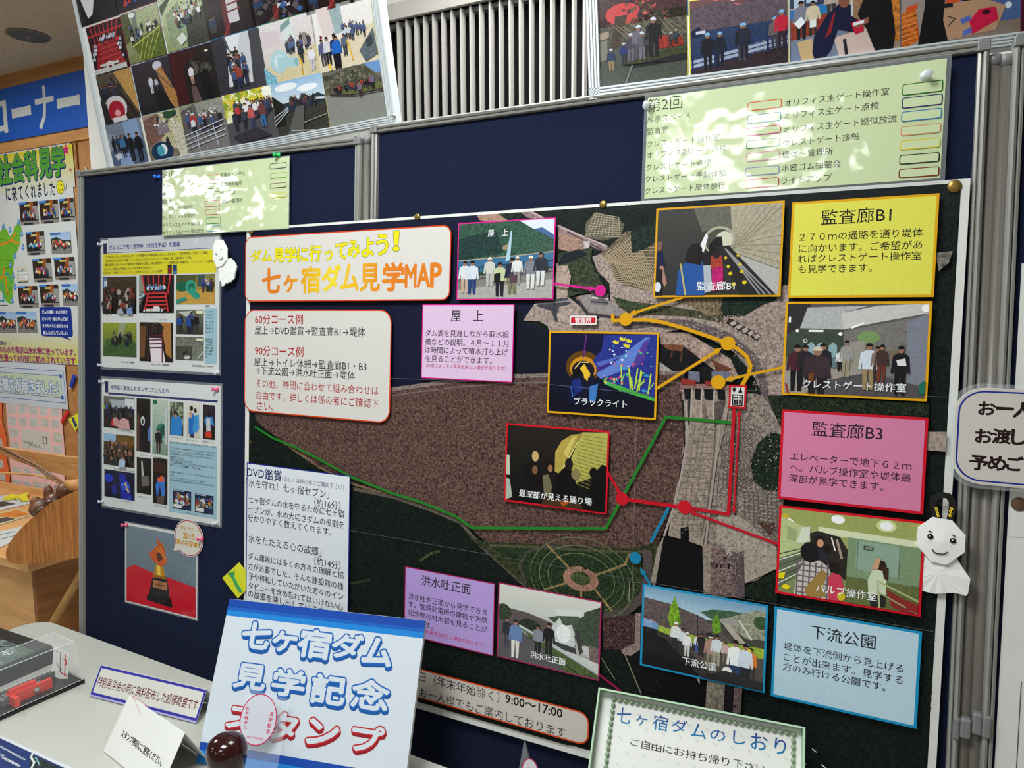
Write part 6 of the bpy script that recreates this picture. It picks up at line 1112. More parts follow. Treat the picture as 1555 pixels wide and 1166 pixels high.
for a, b, fn in ((B(614, 585), B(796, 790), m_back), (B(808, 600), B(890, 922), m_dark), (B(902, 606), B(992, 940), m_pump2), (B(1004, 620), B(1084, 824), m_shirt), (B(1100, 630), B(1178, 838), m_two), (B(1200, 638), B(1270, 848), m_show), (B(614, 806), B(796, 1014), m_crowd2), (G(618, 46), G(797, 236), m_blue), (G(809, -25), G(896, 200), m_dark2), (G(904, -22), G(990, 260), m_orng), (G(1022, 165), G(1130, 295), m_card), (G(1152, 190), G(1262, 318), m_card)): mini(root, FL, a, b, fn, int(a[1]))
# trophy photograph
root, c = sheet(FL, ((190.5, 793), (299.3, 941)), 'laminated photograph of a golden trophy on red cloth, low on the left pinboard', 'photograph', 0.0028)
c.build('print_area', 'laminate', root)
def trophy(p):
    p.bg((122, 138, 150), (96, 112, 124), .06); p.poly([(0, .57), (.12, .5), (.38, .55), (1, .62), (1, 1), (0, 1)], (206, 22, 44), .05); p.poly([(.35, .57), (.62, .57), (.86, .6), (1, .7), (1, 1), (0, 1), (0, .57)], (204, 20, 42), .05)
    p.poly([(.4, .58), (.6, .57), (.645, .86), (.33, .87)], (34, 30, 34)); p.poly([(.32, .85), (.66, .84), (.68, .93), (.3, .92)], (24, 20, 24)); p.poly([(.31, .87), (.67, .88), (.67, .95), (.3, .92)], (30, 24, 28)); p.poly([(.4, .64), (.6, .64), (.605, .74), (.395, .74)], (180, 120, 80))
    c2 = (110, 70, 44); p.ln([(.47, .665), (.53, .665)], .006, c2); p.ln([(.43, .69), (.57, .69)], .014, c2); p.ln([(.45, .718), (.55, .718)], .006, c2)
    p.poly([(.44, .44), (.54, .43), (.585, .59), (.4, .6)], (196, 140, 30)); p.poly([(.46, .44), (.5, .43), (.51, .59), (.46, .59)], (240, 206, 80)); p.poly([(.4, .57), (.585, .56), (.59, .6), (.395, .61)], (160, 104, 24))
    p.poly([(.32, .28), (.36, .3), (.44, .2), (.47, .21), (.45, .1), (.47, .09), (.5, .16), (.535, .14), (.545, .19), (.56, .19), (.58, .3), (.6, .38), (.52, .46), (.44, .42), (.38, .38)], (206, 92, 36), .1); p.poly([(.44, .3), (.5, .26), (.56, .33), (.48, .4)], (90, 50, 34)); p.ln([(.46, .22), (.58, .36)], .01, (236, 150, 70)); p.ln([(.5, .2), (.59, .33)], .01, (236, 150, 70))
mini(root, FL, (192.5, 797), (297.5, 938), trophy, 3)
# speech bubble pinned to it
FB = FL.shift(0.0018)
bu, bv = FB.uv(286.8, 817); rx = FB.uv(309.3, 817)[0]-bu; ry = FB.uv(286.8, 845)[1]-bv
def blob(k):
    pts = [(bu+rx*k*math.cos(t), bv+ry*k*math.sin(t)) for t in [math.radians(a) for a in range(-200, 131, 11)]]
    tu, tv = FB.uv(263.7, 836.5); return pts+[(bu+(tu-bu)*(.94+.06*k), bv+(tv-bv)*(.94+.06*k))]
root = thing('speech_bubble_cutout', FB.P(bu, bv+ry), 'round white speech bubble cutout with golden lettering beside the trophy photo', 'cutout')
MB().prism([FB.P(u, v, 0) for u, v in blob(1)], FB.N, 0.0004).build('paper', 'card', root)
c = Canvas(FB, .00045); c.up(); c.addp(blob(.97), (176, 40, 70)); c.up(); c.addp(blob(.92), (222, 218, 206)); GD = (206, 150, 30)
for t, p, q in (('ダムアワード', G(1068, 358), G(1180, 445)), ('2015', G(1082, 415), G(1150, 472)), ('東北初受賞!!', G(1043, 435), G(1178, 538))): c.text(t, p, q, GD, .03)
c.build('print_area', 'print', root)

# white sheet and rounded sign at the right-hand pinboard
F3 = FMAIN.shift(0.0015)
uA = F3.uv(1551.5, 400); uB = F3.uv(1516.5, 1150); pts = [F3.P(uA[0], uA[1]), F3.P(uA[0]+.6, uA[1]), F3.P(uB[0]+.6, 1.1), F3.P(uB[0]-.002, 1.1)]
root = thing('white_sheet', pts[3], 'blank white paper sheet covering the rightmost pinboard', 'paper')
MB().prism(pts, F3.N, .0004).build('paper', 'card', root)
c = Canvas(F3, .0005); c.line([(1551, 1035), (1543, 1175)], .0012, (90, 90, 90)); c.line([(1532, 815), (1556, 816)], .0008, (160, 158, 154)); c.build('ruled_line', 'print', root)
F4 = FMAIN.shift(0.019)
a, b = (1450.5, 587.5), (1600, 745)
root = thing('rounded_sign', F4.px(1500, 740), 'cream rounded sign with blue outline and bold lettering at the right edge', 'sign')
def rr_pts(F, u0, v0, u1, v1, r, n=7):
    pts = []
    for cx, cy, t0 in ((u1-r, v0+r, -90), (u1-r, v1-r, 0), (u0+r, v1-r, 90), (u0+r, v0+r, 180)):
        for i in range(n+1):
            t = math.radians(t0+90*i/n); pts.append((cx+r*math.cos(t), cy+r*math.sin(t)))
    return pts
u0, v0 = F4.uv(1452, 587); u1 = u0+.34; v1 = F4.uv(1483, 735)[1]
MB().prism([F4.P(u, v, -.001) for u, v in rr_pts(F4, u0-.006, v0-.005, u1+.006, v1+.005, .034)], F4.N, .0006).build('film_border', 'film', root)
MB().prism([F4.P(u, v, -.0008) for u, v in rr_pts(F4, u0, v0, u1, v1, .03)], F4.N, .0012).build('card', 'card', root)
c = Canvas(F4, .0006); c.map = lambda x, y: (x, y)
c.rrect((u0+.0005, v0+.0005), (u1-.0005, v1-.0005), .03, (216, 208, 200), 0, 10); c.rrect((u0+.0035, v0+.0035), (u1-.0035, v1-.0035), .027, (30, 50, 150), 0, 10); c.rrect((u0+.0055, v0+.0055), (u1-.0055, v1-.0055), .025, (216, 208, 200), 0, 10)
c.map = F4.uv; BK = (44, 26, 28)
for ch, x0, y0, x1, y1 in (('お', 1486.5, 609.5, 1511, 630.5), ('ー', 1513, 618, 1538.5, 622.5), ('人', 1540, 610, 1566, 635), ('お', 1481.5, 651, 1506.5, 673), ('渡', 1508, 650.5, 1534, 674), ('し', 1537, 652, 1558, 676), ('予', 1473.5, 691, 1500, 714.5), ('め', 1501, 691.5, 1527, 715), ('ご', 1529, 692, 1553, 715.5), ('了', 1556, 692, 1580, 718)):
    hh = c.h; c.text(ch, (x0, y0), (x1, y1), BK, .036); c.h = hh
c.build('lettering', 'print', root)

# ---------------------------------------------------------------- pins
def pin(F, x, y, m, label, group='push pins on the pinboards', s=1.0, tilt=(0.25, -0.1)):
    p = F.px(x, y); ax_ = (F.N+F.U*tilt[0]-F.V*tilt[1]).normalized()
    mb = MB().lathe(p, ax_, [(0, .0045*s), (.0012*s, .0048*s), (.002*s, .0024*s), (.0075*s, .002*s), (.0088*s, .0035*s), (.010*s, .0038*s), (.0108*s, .003*s)], 14)
    return tag(recenter(mb.build('push_pin', m, None, True)), label, 'push pin', group)
def tack(F, x, y, label, m='brass', r=.0058):
    p = F.px(x, y); mb = MB().lathe(p, F.N, [(0, r), (.001, r), (.0022, r*.8), (.0028, r*.4)], 18)
    return tag(recenter(mb.build('thumbtack', m, None, True)), label, 'thumbtack', 'round flat tacks')
FM2 = FMP.shift(.0008); FPo = FP.shift(.0006); FL2 = FL.shift(.0008)
pin(FM2, 982, 161, 'clearpin', 'clear push pin at the left edge of the wide lime sheet', s=1.25); pin(FM2, 1404.5, 116, 'clearpin', 'clear push pin near the top right corner of the wide lime sheet', s=1.35)
pin(FLEFT, 243, 268.5, 'bluepin', 'blue push pin left of the narrow lime sheet', s=1.1, tilt=(-.6, -.1)); pin(FL1.shift(.0006), 424, 235.5, 'greenpin', 'green push pin on the top edge of the narrow lime sheet', s=1.1, tilt=(-.4, -.1))
pin(FL2, 156, 371, 'clearpin', 'clear push pin at the top left of the upper newsletter', tilt=(-.6, 0)); pin(FL2, 156, 554, 'clearpin', 'clear push pin at the bottom left of the upper newsletter', tilt=(-.6, 0))
pin(FL2, 331, 565, 'clearpin', 'clear push pin at the bottom right of the upper newsletter'); pin(FL2, 158, 579, 'clearpin', 'clear push pin at the top left of the lower newsletter', tilt=(-.6, 0))
pin(FL2, 331, 591, 'pinkpin', 'pink push pin at the top right of the lower newsletter', s=1.1, tilt=(-.7, 0)); pin(FL2, 157, 761, 'clearpin', 'clear push pin at the bottom left of the lower newsletter', tilt=(-.6, 0))
pin(FL2, 330, 794, 'clearpin', 'clear push pin at the bottom right of the lower newsletter', tilt=(-.5, 0)); pin(FL2, 193, 796.5, 'pinkpin', 'pink push pin at the top left of the trophy photograph', s=1.1, tilt=(-.6, 0)); pin(FB.shift(.0007), 308, 818, 'pinkpin', 'pink push pin through the speech bubble cutout', s=1.1, tilt=(-.6, 0))
tack(FPo, 381.5, 352, 'brass tack at the top left corner of the tour map'); tack(FPo, 634, 329.5, 'brass tack on the map edge above the title box'); tack(FPo, 916, 310.5, 'brass tack on the middle of the map\'s top edge'); tack(FPo, 1449.5, 283, 'brass tack at the top right corner of the tour map', r=.0078); tack(FPo, 381.5, 670.5, 'brass tack on the left edge of the tour map')
tack(F3.shift(.0005), 1547.5, 765.5, 'brown round magnet on the white sheet at the right', 'bronze', .0082)

# ---------------------------------------------------------------- folded paper dolls and the diamond note
def doll(F, name_label, head, body, fold, face, ribbon=None, lift=.004):
    root = thing('paper_doll', F.px(*body[len(body)//2]), name_label, 'paper doll', 'folded white paper ghost dolls')
    # skirt: pleated fan, each pleat standing off the board
    bo = [F.px(x, y, lift*(.8+.25*(i % 2))) for i, (x, y) in enumerate(body)]
    ctr = F.px(*fold, lift*1.25); vs = bo+[ctr]; k = len(bo)
    back = [F.px(x, y, 0.0) for x, y in body]
    fs = [(i, (i+1) % k, k) for i in range(k)]; vs += back; fs += [(i, k+1+i, k+1+(i+1) % k, (i+1) % k) for i in range(k)]
    to_obj('skirt', vs, fs, 'origami', root)
    hx = sum(p[0] for p in head)/len(head); hy = sum(p[1] for p in head)/len(head)
    vs = [F.px(x, y, lift*2) for x, y in head]; k = len(vs); t0 = F.px((head[0][0]*.6+head[1][0]*.4), (head[0][1]*.6+head[1][1]*.4), lift*2.3); b0 = F.px((head[4][0]*.5+head[5][0]*.5), (head[4][1]*.5+head[5][1]*.5), lift*2.3)
    vs = [F.px(x, y, lift*2.0) for x, y in head]+[F.px(hx, hy, lift*2.5)]+[F.px(x, y, lift*1.2) for x, y in head]
    fs = [(i, (i+1) % k, k) for i in range(k)]+[(i, k+1+i, k+1+(i+1) % k, (i+1) % k) for i in range(k)]
    to_obj('head', vs, fs, 'origami', root)
    c = Canvas(F, lift*2.55+.0002); face(c); c.build('face', 'print', root)
    if ribbon: ribbon(root)
    return root
F6 = FMAIN.shift(.0152)
def face1(c):
    BKc = (26, 24, 26)
    c.disc(1411.6, 811.8, .0034, .0034, BKc); c.disc(1445.6, 818, .0034, .0034, BKc); c.disc(1410.8, 810.8, .0010, .0010, (230, 230, 230)); c.disc(1444.8, 817, .0010, .0010, (230, 230, 230))
    c.line([(1409.5, 803.4), (1413.3, 804.5)], .0014, BKc); c.line([(1445, 809.6), (1449, 811.4)], .0014, BKc)
    c.line([(1415, 831.5), (1416.5, 834.5), (1421, 837), (1427, 838), (1433, 837.8), (1437.6, 835)], .0014, BKc)
    for x, y in ((1405, 819), (1409, 819.6), (1413, 820.2), (1442.5, 826), (1446.5, 826.6), (1450.5, 827)): c.disc(x, y, .0005, .0005, (200, 140, 140), n=6)
def rib1(root):
    pts = [(1421, 787), (1419.5, 775), (1416, 764), (1416.5, 756), (1424, 750.5), (1431, 749.5), (1439, 751), (1445, 760), (1445.5, 770), (1442, 789)]
    P = [F6.px(x, y, .004+.006*math.sin(math.pi*i/(len(pts)-1))) for i, (x, y) in enumerate(pts)]
    w = [Vector(F6.uv(*p)) for p in pts]; vs = []; 
    for i in range(len(pts)):
        d = (w[min(i+1, len(w)-1)]-w[max(i-1, 0)]).normalized(); n = Vector((-d.y, d.x)); hh = .004+.006*math.sin(math.pi*i/(len(pts)-1))
        for sgn in (-1, 1): vs.append(F6.P(w[i].x+n.x*.0038*sgn, w[i].y+n.y*.0038*sgn, hh)); vs.append(F6.P(w[i].x+n.x*.0038*sgn, w[i].y+n.y*.0038*sgn, hh-.0006))
    fs = []
    for i in range(len(pts)-1):
        a = 4*i; b = 4*(i+1); fs += [(a, a+2, b+2, b), (a+1, b+1, b+3, a+3), (a, b, b+1, a+1), (a+2, a+3, b+3, b+2)]
    to_obj('ribbon_loop', vs, fs, 'ribbon', root)
    c = Canvas(F6, .0095)
    for x, y in ((1420, 770), (1421.4, 775), (1422.6, 780), (1443, 770), (1441.6, 775), (1440.4, 780)):
        hh = c.h; c.line([(x-1.2, y-2), (x+.6, y+2.2)], .0012, (206, 180, 50)); c.line([(x+1, y-2.4), (x+2.6, y+1.8)], .0010, (206, 180, 50)); c.h = hh
    c.build('ribbon_lettering', 'gold', root)
doll(F6, 'large smiling white paper doll hanging from a black ribbon at the map\'s right edge', [(1415.8, 783.6), (1445.4, 788.8), (1465.2, 811.1), (1463.4, 836.3), (1436.4, 855.1), (1413.2, 850), (1391.4, 826), (1393.2, 799)],
     [(1400.4, 836), (1386, 845), (1373.3, 854.4), (1370.3, 882.7), (1378, 887.5), (1386, 889.5), (1399, 895.6), (1410, 898), (1419.6, 900.4), (1430, 899.5), (1440, 899), (1450.5, 898.6), (1458, 901), (1466, 903.4), (1469.5, 900), (1472.9, 877.5), (1462, 862), (1451.8, 846)], (1424, 868), face1, rib1)
F7 = FLEFT.shift(.011)
def face2(c):
    c.disc(332.5, 386.5, .0016, .0016, (30, 28, 30)); c.disc(340, 379.6, .0016, .0016, (30, 28, 30)); c.line([(337, 394.3), (340, 395), (342, 392.8), (342.3, 390.6)], .0012, (30, 28, 30))
doll(F7, 'small white paper doll leaning right of the upper newsletter', [(331, 364.6), (341, 364.5), (347.8, 377), (347.8, 394), (340, 404.5), (332, 406), (326.5, 393), (326.8, 374)],
     [(339, 404), (333, 407), (333.5, 420), (334.5, 426), (337, 428), (338.6, 435), (341.5, 433.6), (344.5, 429.5), (347, 430.5), (349.5, 427.5), (352, 428.6), (354, 425), (356.5, 424), (358.6, 414), (360.5, 405.5), (357, 398), (352, 392.5), (348, 393)], (347, 412), face2, None, .0028)
def diamond(F, q, label, bow, name='folded_note'):
    root = thing(name, F.px(*q[2]), label, 'paper note', 'yellow square notes with folded paper fish')
    MB().prism([F.px(x, y, 0) for x, y in q], F.N, .0006).build('note_paper', mat('yellow_note', (214, 214, 36), rough=.7, noise=.04), root)
    MB().prism([F.px(x, y, .0007) for x, y in bow[1]], F.N, .002).build('folded_strip', bow[0], root)
    return root
GR = mat('green_origami', (56, 160, 90), rough=.6, noise=.1)
F8 = FP.shift(.0035)
rt = diamond(F8, [(363.2, 853.8), (387.1, 883.2), (361.4, 908.4), (337.8, 877.5)], 'yellow diamond note with a green folded paper fish at the map\'s left edge', (GR, [G(1350, 660), G(1388, 648), G(1385, 682), G(1405, 720), G(1425, 755), G(1432, 772), G(1415, 768), G(1395, 735), G(1374, 688)]))

# ---------------------------------------------------------------- alcove at the far left: posters, counter, wooden insect
WP = FW.shift(0.004)
Z1 = zz(0, 200, 6.477); Z2 = zz(0, 380, 6.477); Z3 = zz(0, 540, 6.477)
def wall_sheet(F, u0, v0, u1, v1, label, cat, fill, name='wall_poster'):
    root = thing(name, F.P((u0+u1)/2, v1), label, cat)
    MB().fbox(F, u0, v0, u1, v1, -0.0006, 0.0004).build('paper', 'card', root)
    c = Canvas(F, 0.0006); c.up(); c.addp([(u0, v0), (u1, v0), (u1, v1), (u0, v1)], fill); return root, c
FA = WP
ua = FA.uv(118, 380)[0]; va = FA.uv(115, 211.6)[1]; vb_ = FA.uv(100, 553)[1]; ul_ = FA.uv(-40, 380)[0]
root, c = wall_sheet(FA, ul_, va, ua, vb_, 'tall school field trip poster with green lettering on the alcove wall', 'poster', (206, 208, 204))
u1_ = FA.uv(112, 250)[0]
def gband(v0, v1, c0, c1, u1=None):
    c.up(); c.addp([(ul_, v0), (u1 or ua, v0), (u1 or ua, v1), (ul_, v1)], c0, 0, [c0, c0, c1, c1])
gband(va+.016, FA.uv(60, 290)[1], (222, 206, 30), (204, 206, 196), u1_); gband(FA.uv(60, 508)[1], vb_-.006, (206, 208, 190), (214, 206, 40), ua-.004)
for ch, x0, y0, x1, y1 in (('社', -40, 235, 115, 520), ('会', 112, 210, 240, 500), ('科', 235, 190, 375, 480), ('見', 375, 165, 512, 455), ('学', 503, 143, 640, 440)):
    hh = c.h; c.text(ch, Z1(x0, y0+18), Z1(x1, y1-18), (86, 156, 54), .05, outline=((30, 50, 110), .03), shadow=(.004, .005, 3, (30, 50, 110))); c.h = hh
c.up(6)
for i, (ch, x0, y0, x1, y1) in enumerate((('に', 55, 550, 110, 680), ('来', 112, 535, 172, 680), ('て', 178, 540, 230, 668), ('く', 245, 525, 285, 655), ('れ', 300, 515, 358, 650), ('ま', 368, 505, 415, 645), ('し', 432, 500, 475, 632), ('た', 488, 490, 545, 628))):
    hh = c.h; c.text(ch, Z1(x0, y0+4), Z1(x1, y1-4), (30, 32, 60), .03); c.h = hh
c.up(3)
c.disc(*Z1(595, 545), .029, .030, (40, 40, 30)); c.disc(*Z1(595, 545), .0265, .0275, (226, 216, 40)); 
for x in (582, 607): c.disc(*Z1(x, 522), .003, .005, (30, 30, 30))
c.line([Z1(575, 558), Z1(585, 576), Z1(600, 580), Z1(614, 566), Z1(620, 550)], .003, (30, 30, 30)); c.line([Z1(638, 582), Z1(650, 560), Z1(655, 510)], .003, (30, 30, 40))
def star(x, y, r, col):
    u, v = FA.uv(*Z1(x, y)); c.up(); pts = []
    for i in range(10):
        a = -math.pi/2+math.pi*i/5; q = r if i % 2 == 0 else r*.4; pts.append((u+q*math.cos(a), v+q*math.sin(a)))
    c.addp(pts, col)
star(650, 178, .030, (206, 40, 120)); star(695, 375, .012, (200, 40, 90))
# green prefecture map with river roads and drops
c.poly([Z1(0, 990), Z1(20, 960), Z1(60, 955), Z1(82, 990), Z1(88, 1030), Z1(110, 1020), Z1(135, 980), Z1(150, 930), Z1(175, 905), Z1(212, 930), Z1(215, 990), Z1(200, 1040), Z1(203, 1090), Z1(180, 1150), Z2(150, 60), Z2(130, 180), Z2(140, 300), Z2(125, 420), Z2(130, 520), Z2(95, 525), Z2(60, 500), Z2(20, 410), Z2(0, 395), Z1(-60, 1100)], (110, 176, 50))
for l in ([Z1(0, 1110), Z1(60, 1095), Z1(110, 1070), Z1(155, 1000)], [Z1(110, 1070), Z1(185, 1100)], [Z2(0, 280), Z2(30, 260), Z2(45, 165)], [Z2(45, 240), Z2(60, 300), Z2(70, 400), Z2(85, 425)]): c.line(l, .010, (226, 132, 40))
for l in ([Z2(50, 240), Z2(75, 228), Z2(95, 260), Z2(115, 310)], [Z2(15, 320), Z2(32, 400), Z2(40, 495), Z2(5, 500)]): c.line(l, .008, (40, 150, 170))
for l in ([Z1(0, 1060), Z1(60, 1065), Z1(180, 1150)], [Z2(0, 90), Z2(130, 105)], [Z2(30, 185), Z2(110, 170)], [Z2(60, 460), Z2(110, 360)]): c.line(l, .002, (60, 90, 40))
for x, y, f in ((35, 930, Z1), (100, 965, Z1), (185, 890, Z1), (215, 1005, Z1), (228, 1135, Z1), (150, 55, Z2), (105, 145, Z2), (135, 250, Z2), (150, 360, Z2), (123, 495, Z2)):
    c.poly([f(x, y-38), f(x+16, y+6), f(x+12, y+26), f(x-12, y+26), f(x-16, y+6)], (86, 140, 190)); c.poly([f(x-4, y-14), f(x+6, y+4), f(x-8, y+10)], (170, 200, 226))
c.rrect(Z2(172, 175), Z2(285, 298), .006, (214, 180, 100)); c.rrect(Z2(176, 180), Z2(281, 293), .005, (220, 220, 214))
for x, y, k in ((186, 205, (60, 110, 170)), (188, 242, (96, 170, 50)), (188, 275, (226, 140, 50))): c.rect(Z2(x-7, y-8), Z2(x+7, y+8), k)
for y, x1 in ((195, 250), (208, 270), (242, 272), (264, 240), (282, 248)): c.line([Z2(205, y), Z2(x1, y-3)], .003, (70, 80, 90))
c.line([Z2(182, 312), Z2(278, 310)], .004, (80, 80, 80)); c.line([Z2(0, 540), Z2(78, 540)], .004, (90, 100, 100))
c.rrect(Z2(388, 558), Z2(722, 852), .016, (30, 54, 140)); c.poly([Z2(590, 845), Z2(660, 850), Z2(700, 886)], (30, 54, 140))
for i, t in enumerate(('ダムの役割・水の大切さ', 'について一緒に学んだね！', 'まだみんなに会えるのを', '楽しみにしているよ♪')): c.text(t, Z2(415+i*4, 584+i*68), Z2(668+i*4-(10 if i == 3 else 0), 630+i*69), (226, 228, 232), .03)
c.text('町飯台！／', Z2(-10, 890), Z2(115, 935), (50, 60, 130), .01)
c.text('のお水を南部山浄水場に送っています。', Z2(-10, 948), Z2(745, 1030), (150, 40, 90), .035, outline=((226, 224, 200), .03)); c.text('を通って8市9町に給水されています', Z2(0, 1036), Z2(745, 1105), (150, 40, 90), .035, outline=((226, 224, 200), .03))
c.build('print_area', 'print', root)
def school(p):
    p.bg((62, 44, 36), (40, 34, 34), .15); p.rect((.55, 0), (.75, .5), (150, 84, 40)); p.rect((.72, .2), (1, .8), (150, 150, 146), .1); p.rect((.28, .12), (.6, .2), (206, 190, 110)); p.rect((0, .85), (1, 1), (140, 132, 124), .1); p.crowd(.15, .85, .62, .85, 26, .3, [(220, 222, 226), (60, 110, 190), (206, 60, 90), (230, 200, 60), (60, 60, 90), (200, 130, 90), (90, 160, 190)]); p.rect((0, 0), (.4, .1), (70, 130, 200)); p.rect((.2, .92), (.7, 1), (50, 50, 56))
def mount(p):
    p.bg((150, 180, 220), (206, 216, 224), .05); p.poly([(0, .3), (.3, .2), (.55, .35), (1, .4), (1, .6), (0, .6)], (44, 60, 54), .2); p.rect((0, .5), (1, 1), (130, 126, 120), .1); p.crowd(.1, .95, .6, .85, 28, .3, [(220, 222, 226), (206, 90, 40), (60, 60, 90), (206, 60, 70), (236, 226, 190), (226, 130, 50)]); p.rect((0, 0), (.5, .1), (60, 110, 190))
for i, (a, b, fn) in enumerate(((Z1(192, 700), Z1(388, 905), school), (Z1(388, 684), Z1(586, 888), school), (Z1(586, 664), Z1(776, 868), school), (A(154, 594), A(271, 722), school), (A(299, 598), A(426, 716), mount), (A(192, 752), A(312, 884), school), (A(320, 744), A(450, 870), school), (A(107, 912), A(231, 1038), school), (A(235, 904), A(354, 1030), school), (A(367, 900), A(476, 1026), mount), (Z2(-30, 605), Z2(170, 812), mount), (Z2(166, 604), Z2(372, 812), mount))):
    u0, v0 = FA.uv(*a); u1, v1 = FA.uv(*b); p = Pic(FA, (u0, v0, min(u1, ua-.002), v1), .002, i+40); fn(p); p.build('photograph', 'print', root)
# banner with the thank-you headline
FBn = WP.shift(.003)
u1 = FBn.uv(*Z3(653, 310))[0]; v0 = FBn.uv(*Z3(635, 92))[1]; v1 = FBn.uv(*Z3(672, 530))[1]; u0 = FBn.uv(-50, 600)[0]
root, c = wall_sheet(FBn, u0, v0, u1, v1, 'white headline banner with blue outlined lettering below the school trip poster', 'banner', (206, 212, 220))
BL_ = (50, 96, 176); gu = u1-FBn.uv(*Z3(600, 310))[0]
c.up(); c.addp([(u0, v0+.028), (u1-.012, v0+.028), (u1-.012, v0+.031), (u0, v0+.031)], BL_); c.addp([(u0, v1-.031), (u1-.012, v1-.031), (u1-.012, v1-.028), (u0, v1-.028)], BL_); c.addp([(u1-.015, v0+.028), (u1-.012, v0+.028), (u1-.012, v1-.028), (u1-.015, v1-.028)], BL_)
c.up(); c.addp([(u0, v0+.052), (u1-.034, v0+.052), (u1-.034, v1-.052), (u0, v1-.052)], BL_); c.up(); c.addp([(u0, v0+.0545), (u1-.036, v0+.0545), (u1-.036, v1-.0545), (u0, v1-.0545)], (200, 214, 186))
for vv in (v0+.045, v1-.064): c.up(); c.addp([(u1-.046, vv), (u1-.026, vv), (u1-.026, vv+.018), (u1-.046, vv+.018)], BL_)
c.text('感想文が届きました！', Z3(-40, 226), Z3(575, 372), (216, 222, 226), .05, outline=((44, 104, 180), .06), nat=1.35)
for t, x in (('ん', 0), ('そう', 60), ('ぶん', 120), ('とど', 255)): c.text(t, Z3(x-10, 192), Z3(x+14, 214), (40, 60, 50), .02)
c.build('print_area', 'print', root)
# sheets of children's messages
FC = WP.shift(.0015)
def msg_sheet(quad, label, colr, notes, nm='message_sheet'):
    P = [FC.px(*p) for p in quad]; root = thing(nm, (P[2]+P[3])/2, label, 'paper sheet', 'sheets of messages on the alcove wall')
    n = len(P); MB().prism(P, FC.N, .001).build('paper', mat(nm+'_colour', colr, rough=.8, noise=.03), root)
    for (x, y, w, h, lc) in notes:
        c = Canvas(FC, .0012+DZ); u, v = FC.uv(x, y); u2, v2 = FC.uv(x+w, y+h); c.map = lambda a, b: (a, b)
        c.rect((u, v), (u2, v2), lc); c.rect((u+.002, v+.002), (u2-.002, v2-.002), (214, 212, 206))
        if w > 40:
            c.map = FC.uv; c.text('ありがとう', (x+4, y+18.5), (x+19, y+23.5), (90, 110, 30), .03, nat=1.1); c.text('ございました！！', (x+11, y+23.5), (x+35, y+29), (110, 130, 20), .03, nat=1.1)
            c.rect((x+33, y+12), (x+41, y+24), (140, 110, 84)); c.rect((x+35, y+14), (x+39, y+23), (226, 224, 218)); c.map = lambda a, b: (a, b)
        for k in range(0 if w > 40 else 4): c.line([(u+.006, v+(v2-v)*(.2+.2*k)), (u2-.006-.004*(k % 2), v+(v2-v)*(.2+.2*k))], .0018, (150, 156, 164))
        c.build('message_note', 'print', root)
    return root
NC = [(200, 206, 212), (200, 200, 190), (150, 190, 220), (210, 210, 200), (160, 200, 210), (206, 200, 206), (190, 206, 216), (170, 200, 226), (220, 180, 90), (200, 200, 190), (150, 200, 190), (120, 200, 90)]
notes = []
rows = [(475, [75, 175, 282, 388, 498]), (595, [78, 188, 295, 402, 505])]
k = 0
for y, xs in rows:
    for i, x in enumerate(xs): notes.append((*Z3(x, y+i*7), 13, 14.5, NC[k % 12])); k += 1
notes += [(*Z3(95, 712), 14, 14, NC[10]), (*Z3(525, 762), 13, 14, NC[11]), (*Z3(110, 842), 12.5, 14, NC[9]), (*Z3(523, 872), 15, 15.5, NC[0]), (*Z3(205, 716), 46, 36, (214, 214, 210))]
for i in range(4): notes.append((19+i*16, 708+i*1.6, 12.5, 12.5, NC[(i*3+2) % 12])); 
for i in range(5): notes.append((20+i*15.5, 727+i*2.2, 12, 13, NC[(i*5+1) % 12]))
msg_sheet([Z3(55, 440), Z3(608, 482), Z3(612, 640), Z3(640, 975), (97.5, 750), (19.5, 741), (14, 690), Z3(100, 870), Z3(75, 700)], 'pink sheet covered with small handwritten message notes', (226, 178, 176), notes)
msg_sheet([(-12, 604), Z3(20, 430), Z3(22, 640), Z3(62, 800), Z3(64, 890), Z3(60, 980), (15, 722), (15, 741), (-12, 738)], 'orange sheet of message notes at the left edge of the photo', (222, 104, 52), [(-9, 630, 10, 14, NC[1]), (-9, 665, 13, 13, NC[2]), (-8, 697, 14, 14, NC[3]), (-6, 703+12, 15, 15, NC[7])])
FPn = WP.shift(.004)
def solid(name, pts, m, label, cat, F=None, t=.006, group=None):
    F = F or FPn; return tag(recenter(MB().prism([F.px(x, y) for x, y in pts], F.N, t).build(name, m)), label, cat, group)
def pencil(body, tip, m, label):
    root = thing('paper_pencil', FPn.px(*tip[0]), label, 'paper pencil', 'folded paper pencils on the alcove wall')
    MB().prism([FPn.px(x, y) for x, y in body], FPn.N, .006).build('shaft', m, root); MB().prism([FPn.px(x, y) for x, y in tip], FPn.N, .005).build('tip', 'card', root)
pencil([Z3(728, 184), Z3(757, 208), Z3(712, 318), Z3(690, 306)], [Z3(690, 306), Z3(712, 318), Z3(688, 328)], mat('blue_origami', (30, 56, 160), rough=.6, noise=.05), 'blue folded paper pencil right of the headline banner')
pencil([Z3(662, 540), Z3(686, 556), Z3(622, 664), Z3(602, 650)], [Z3(602, 650), Z3(622, 664), Z3(596, 660), Z3(594, 648)], mat('red_origami', (206, 36, 40), rough=.6, noise=.05), 'red folded paper pencil at the pink sheet\'s corner')
pencil([(131, 257), (137.5, 266), (141, 276), (133, 276), (130, 262)], [(131, 257), (129.2, 252.5), (133.5, 258.5), (130.5, 262)], GR, 'green folded paper pencil peeking over the left pinboard')
FISH = mat('navy_origami', (40, 56, 110), rough=.6, noise=.1)
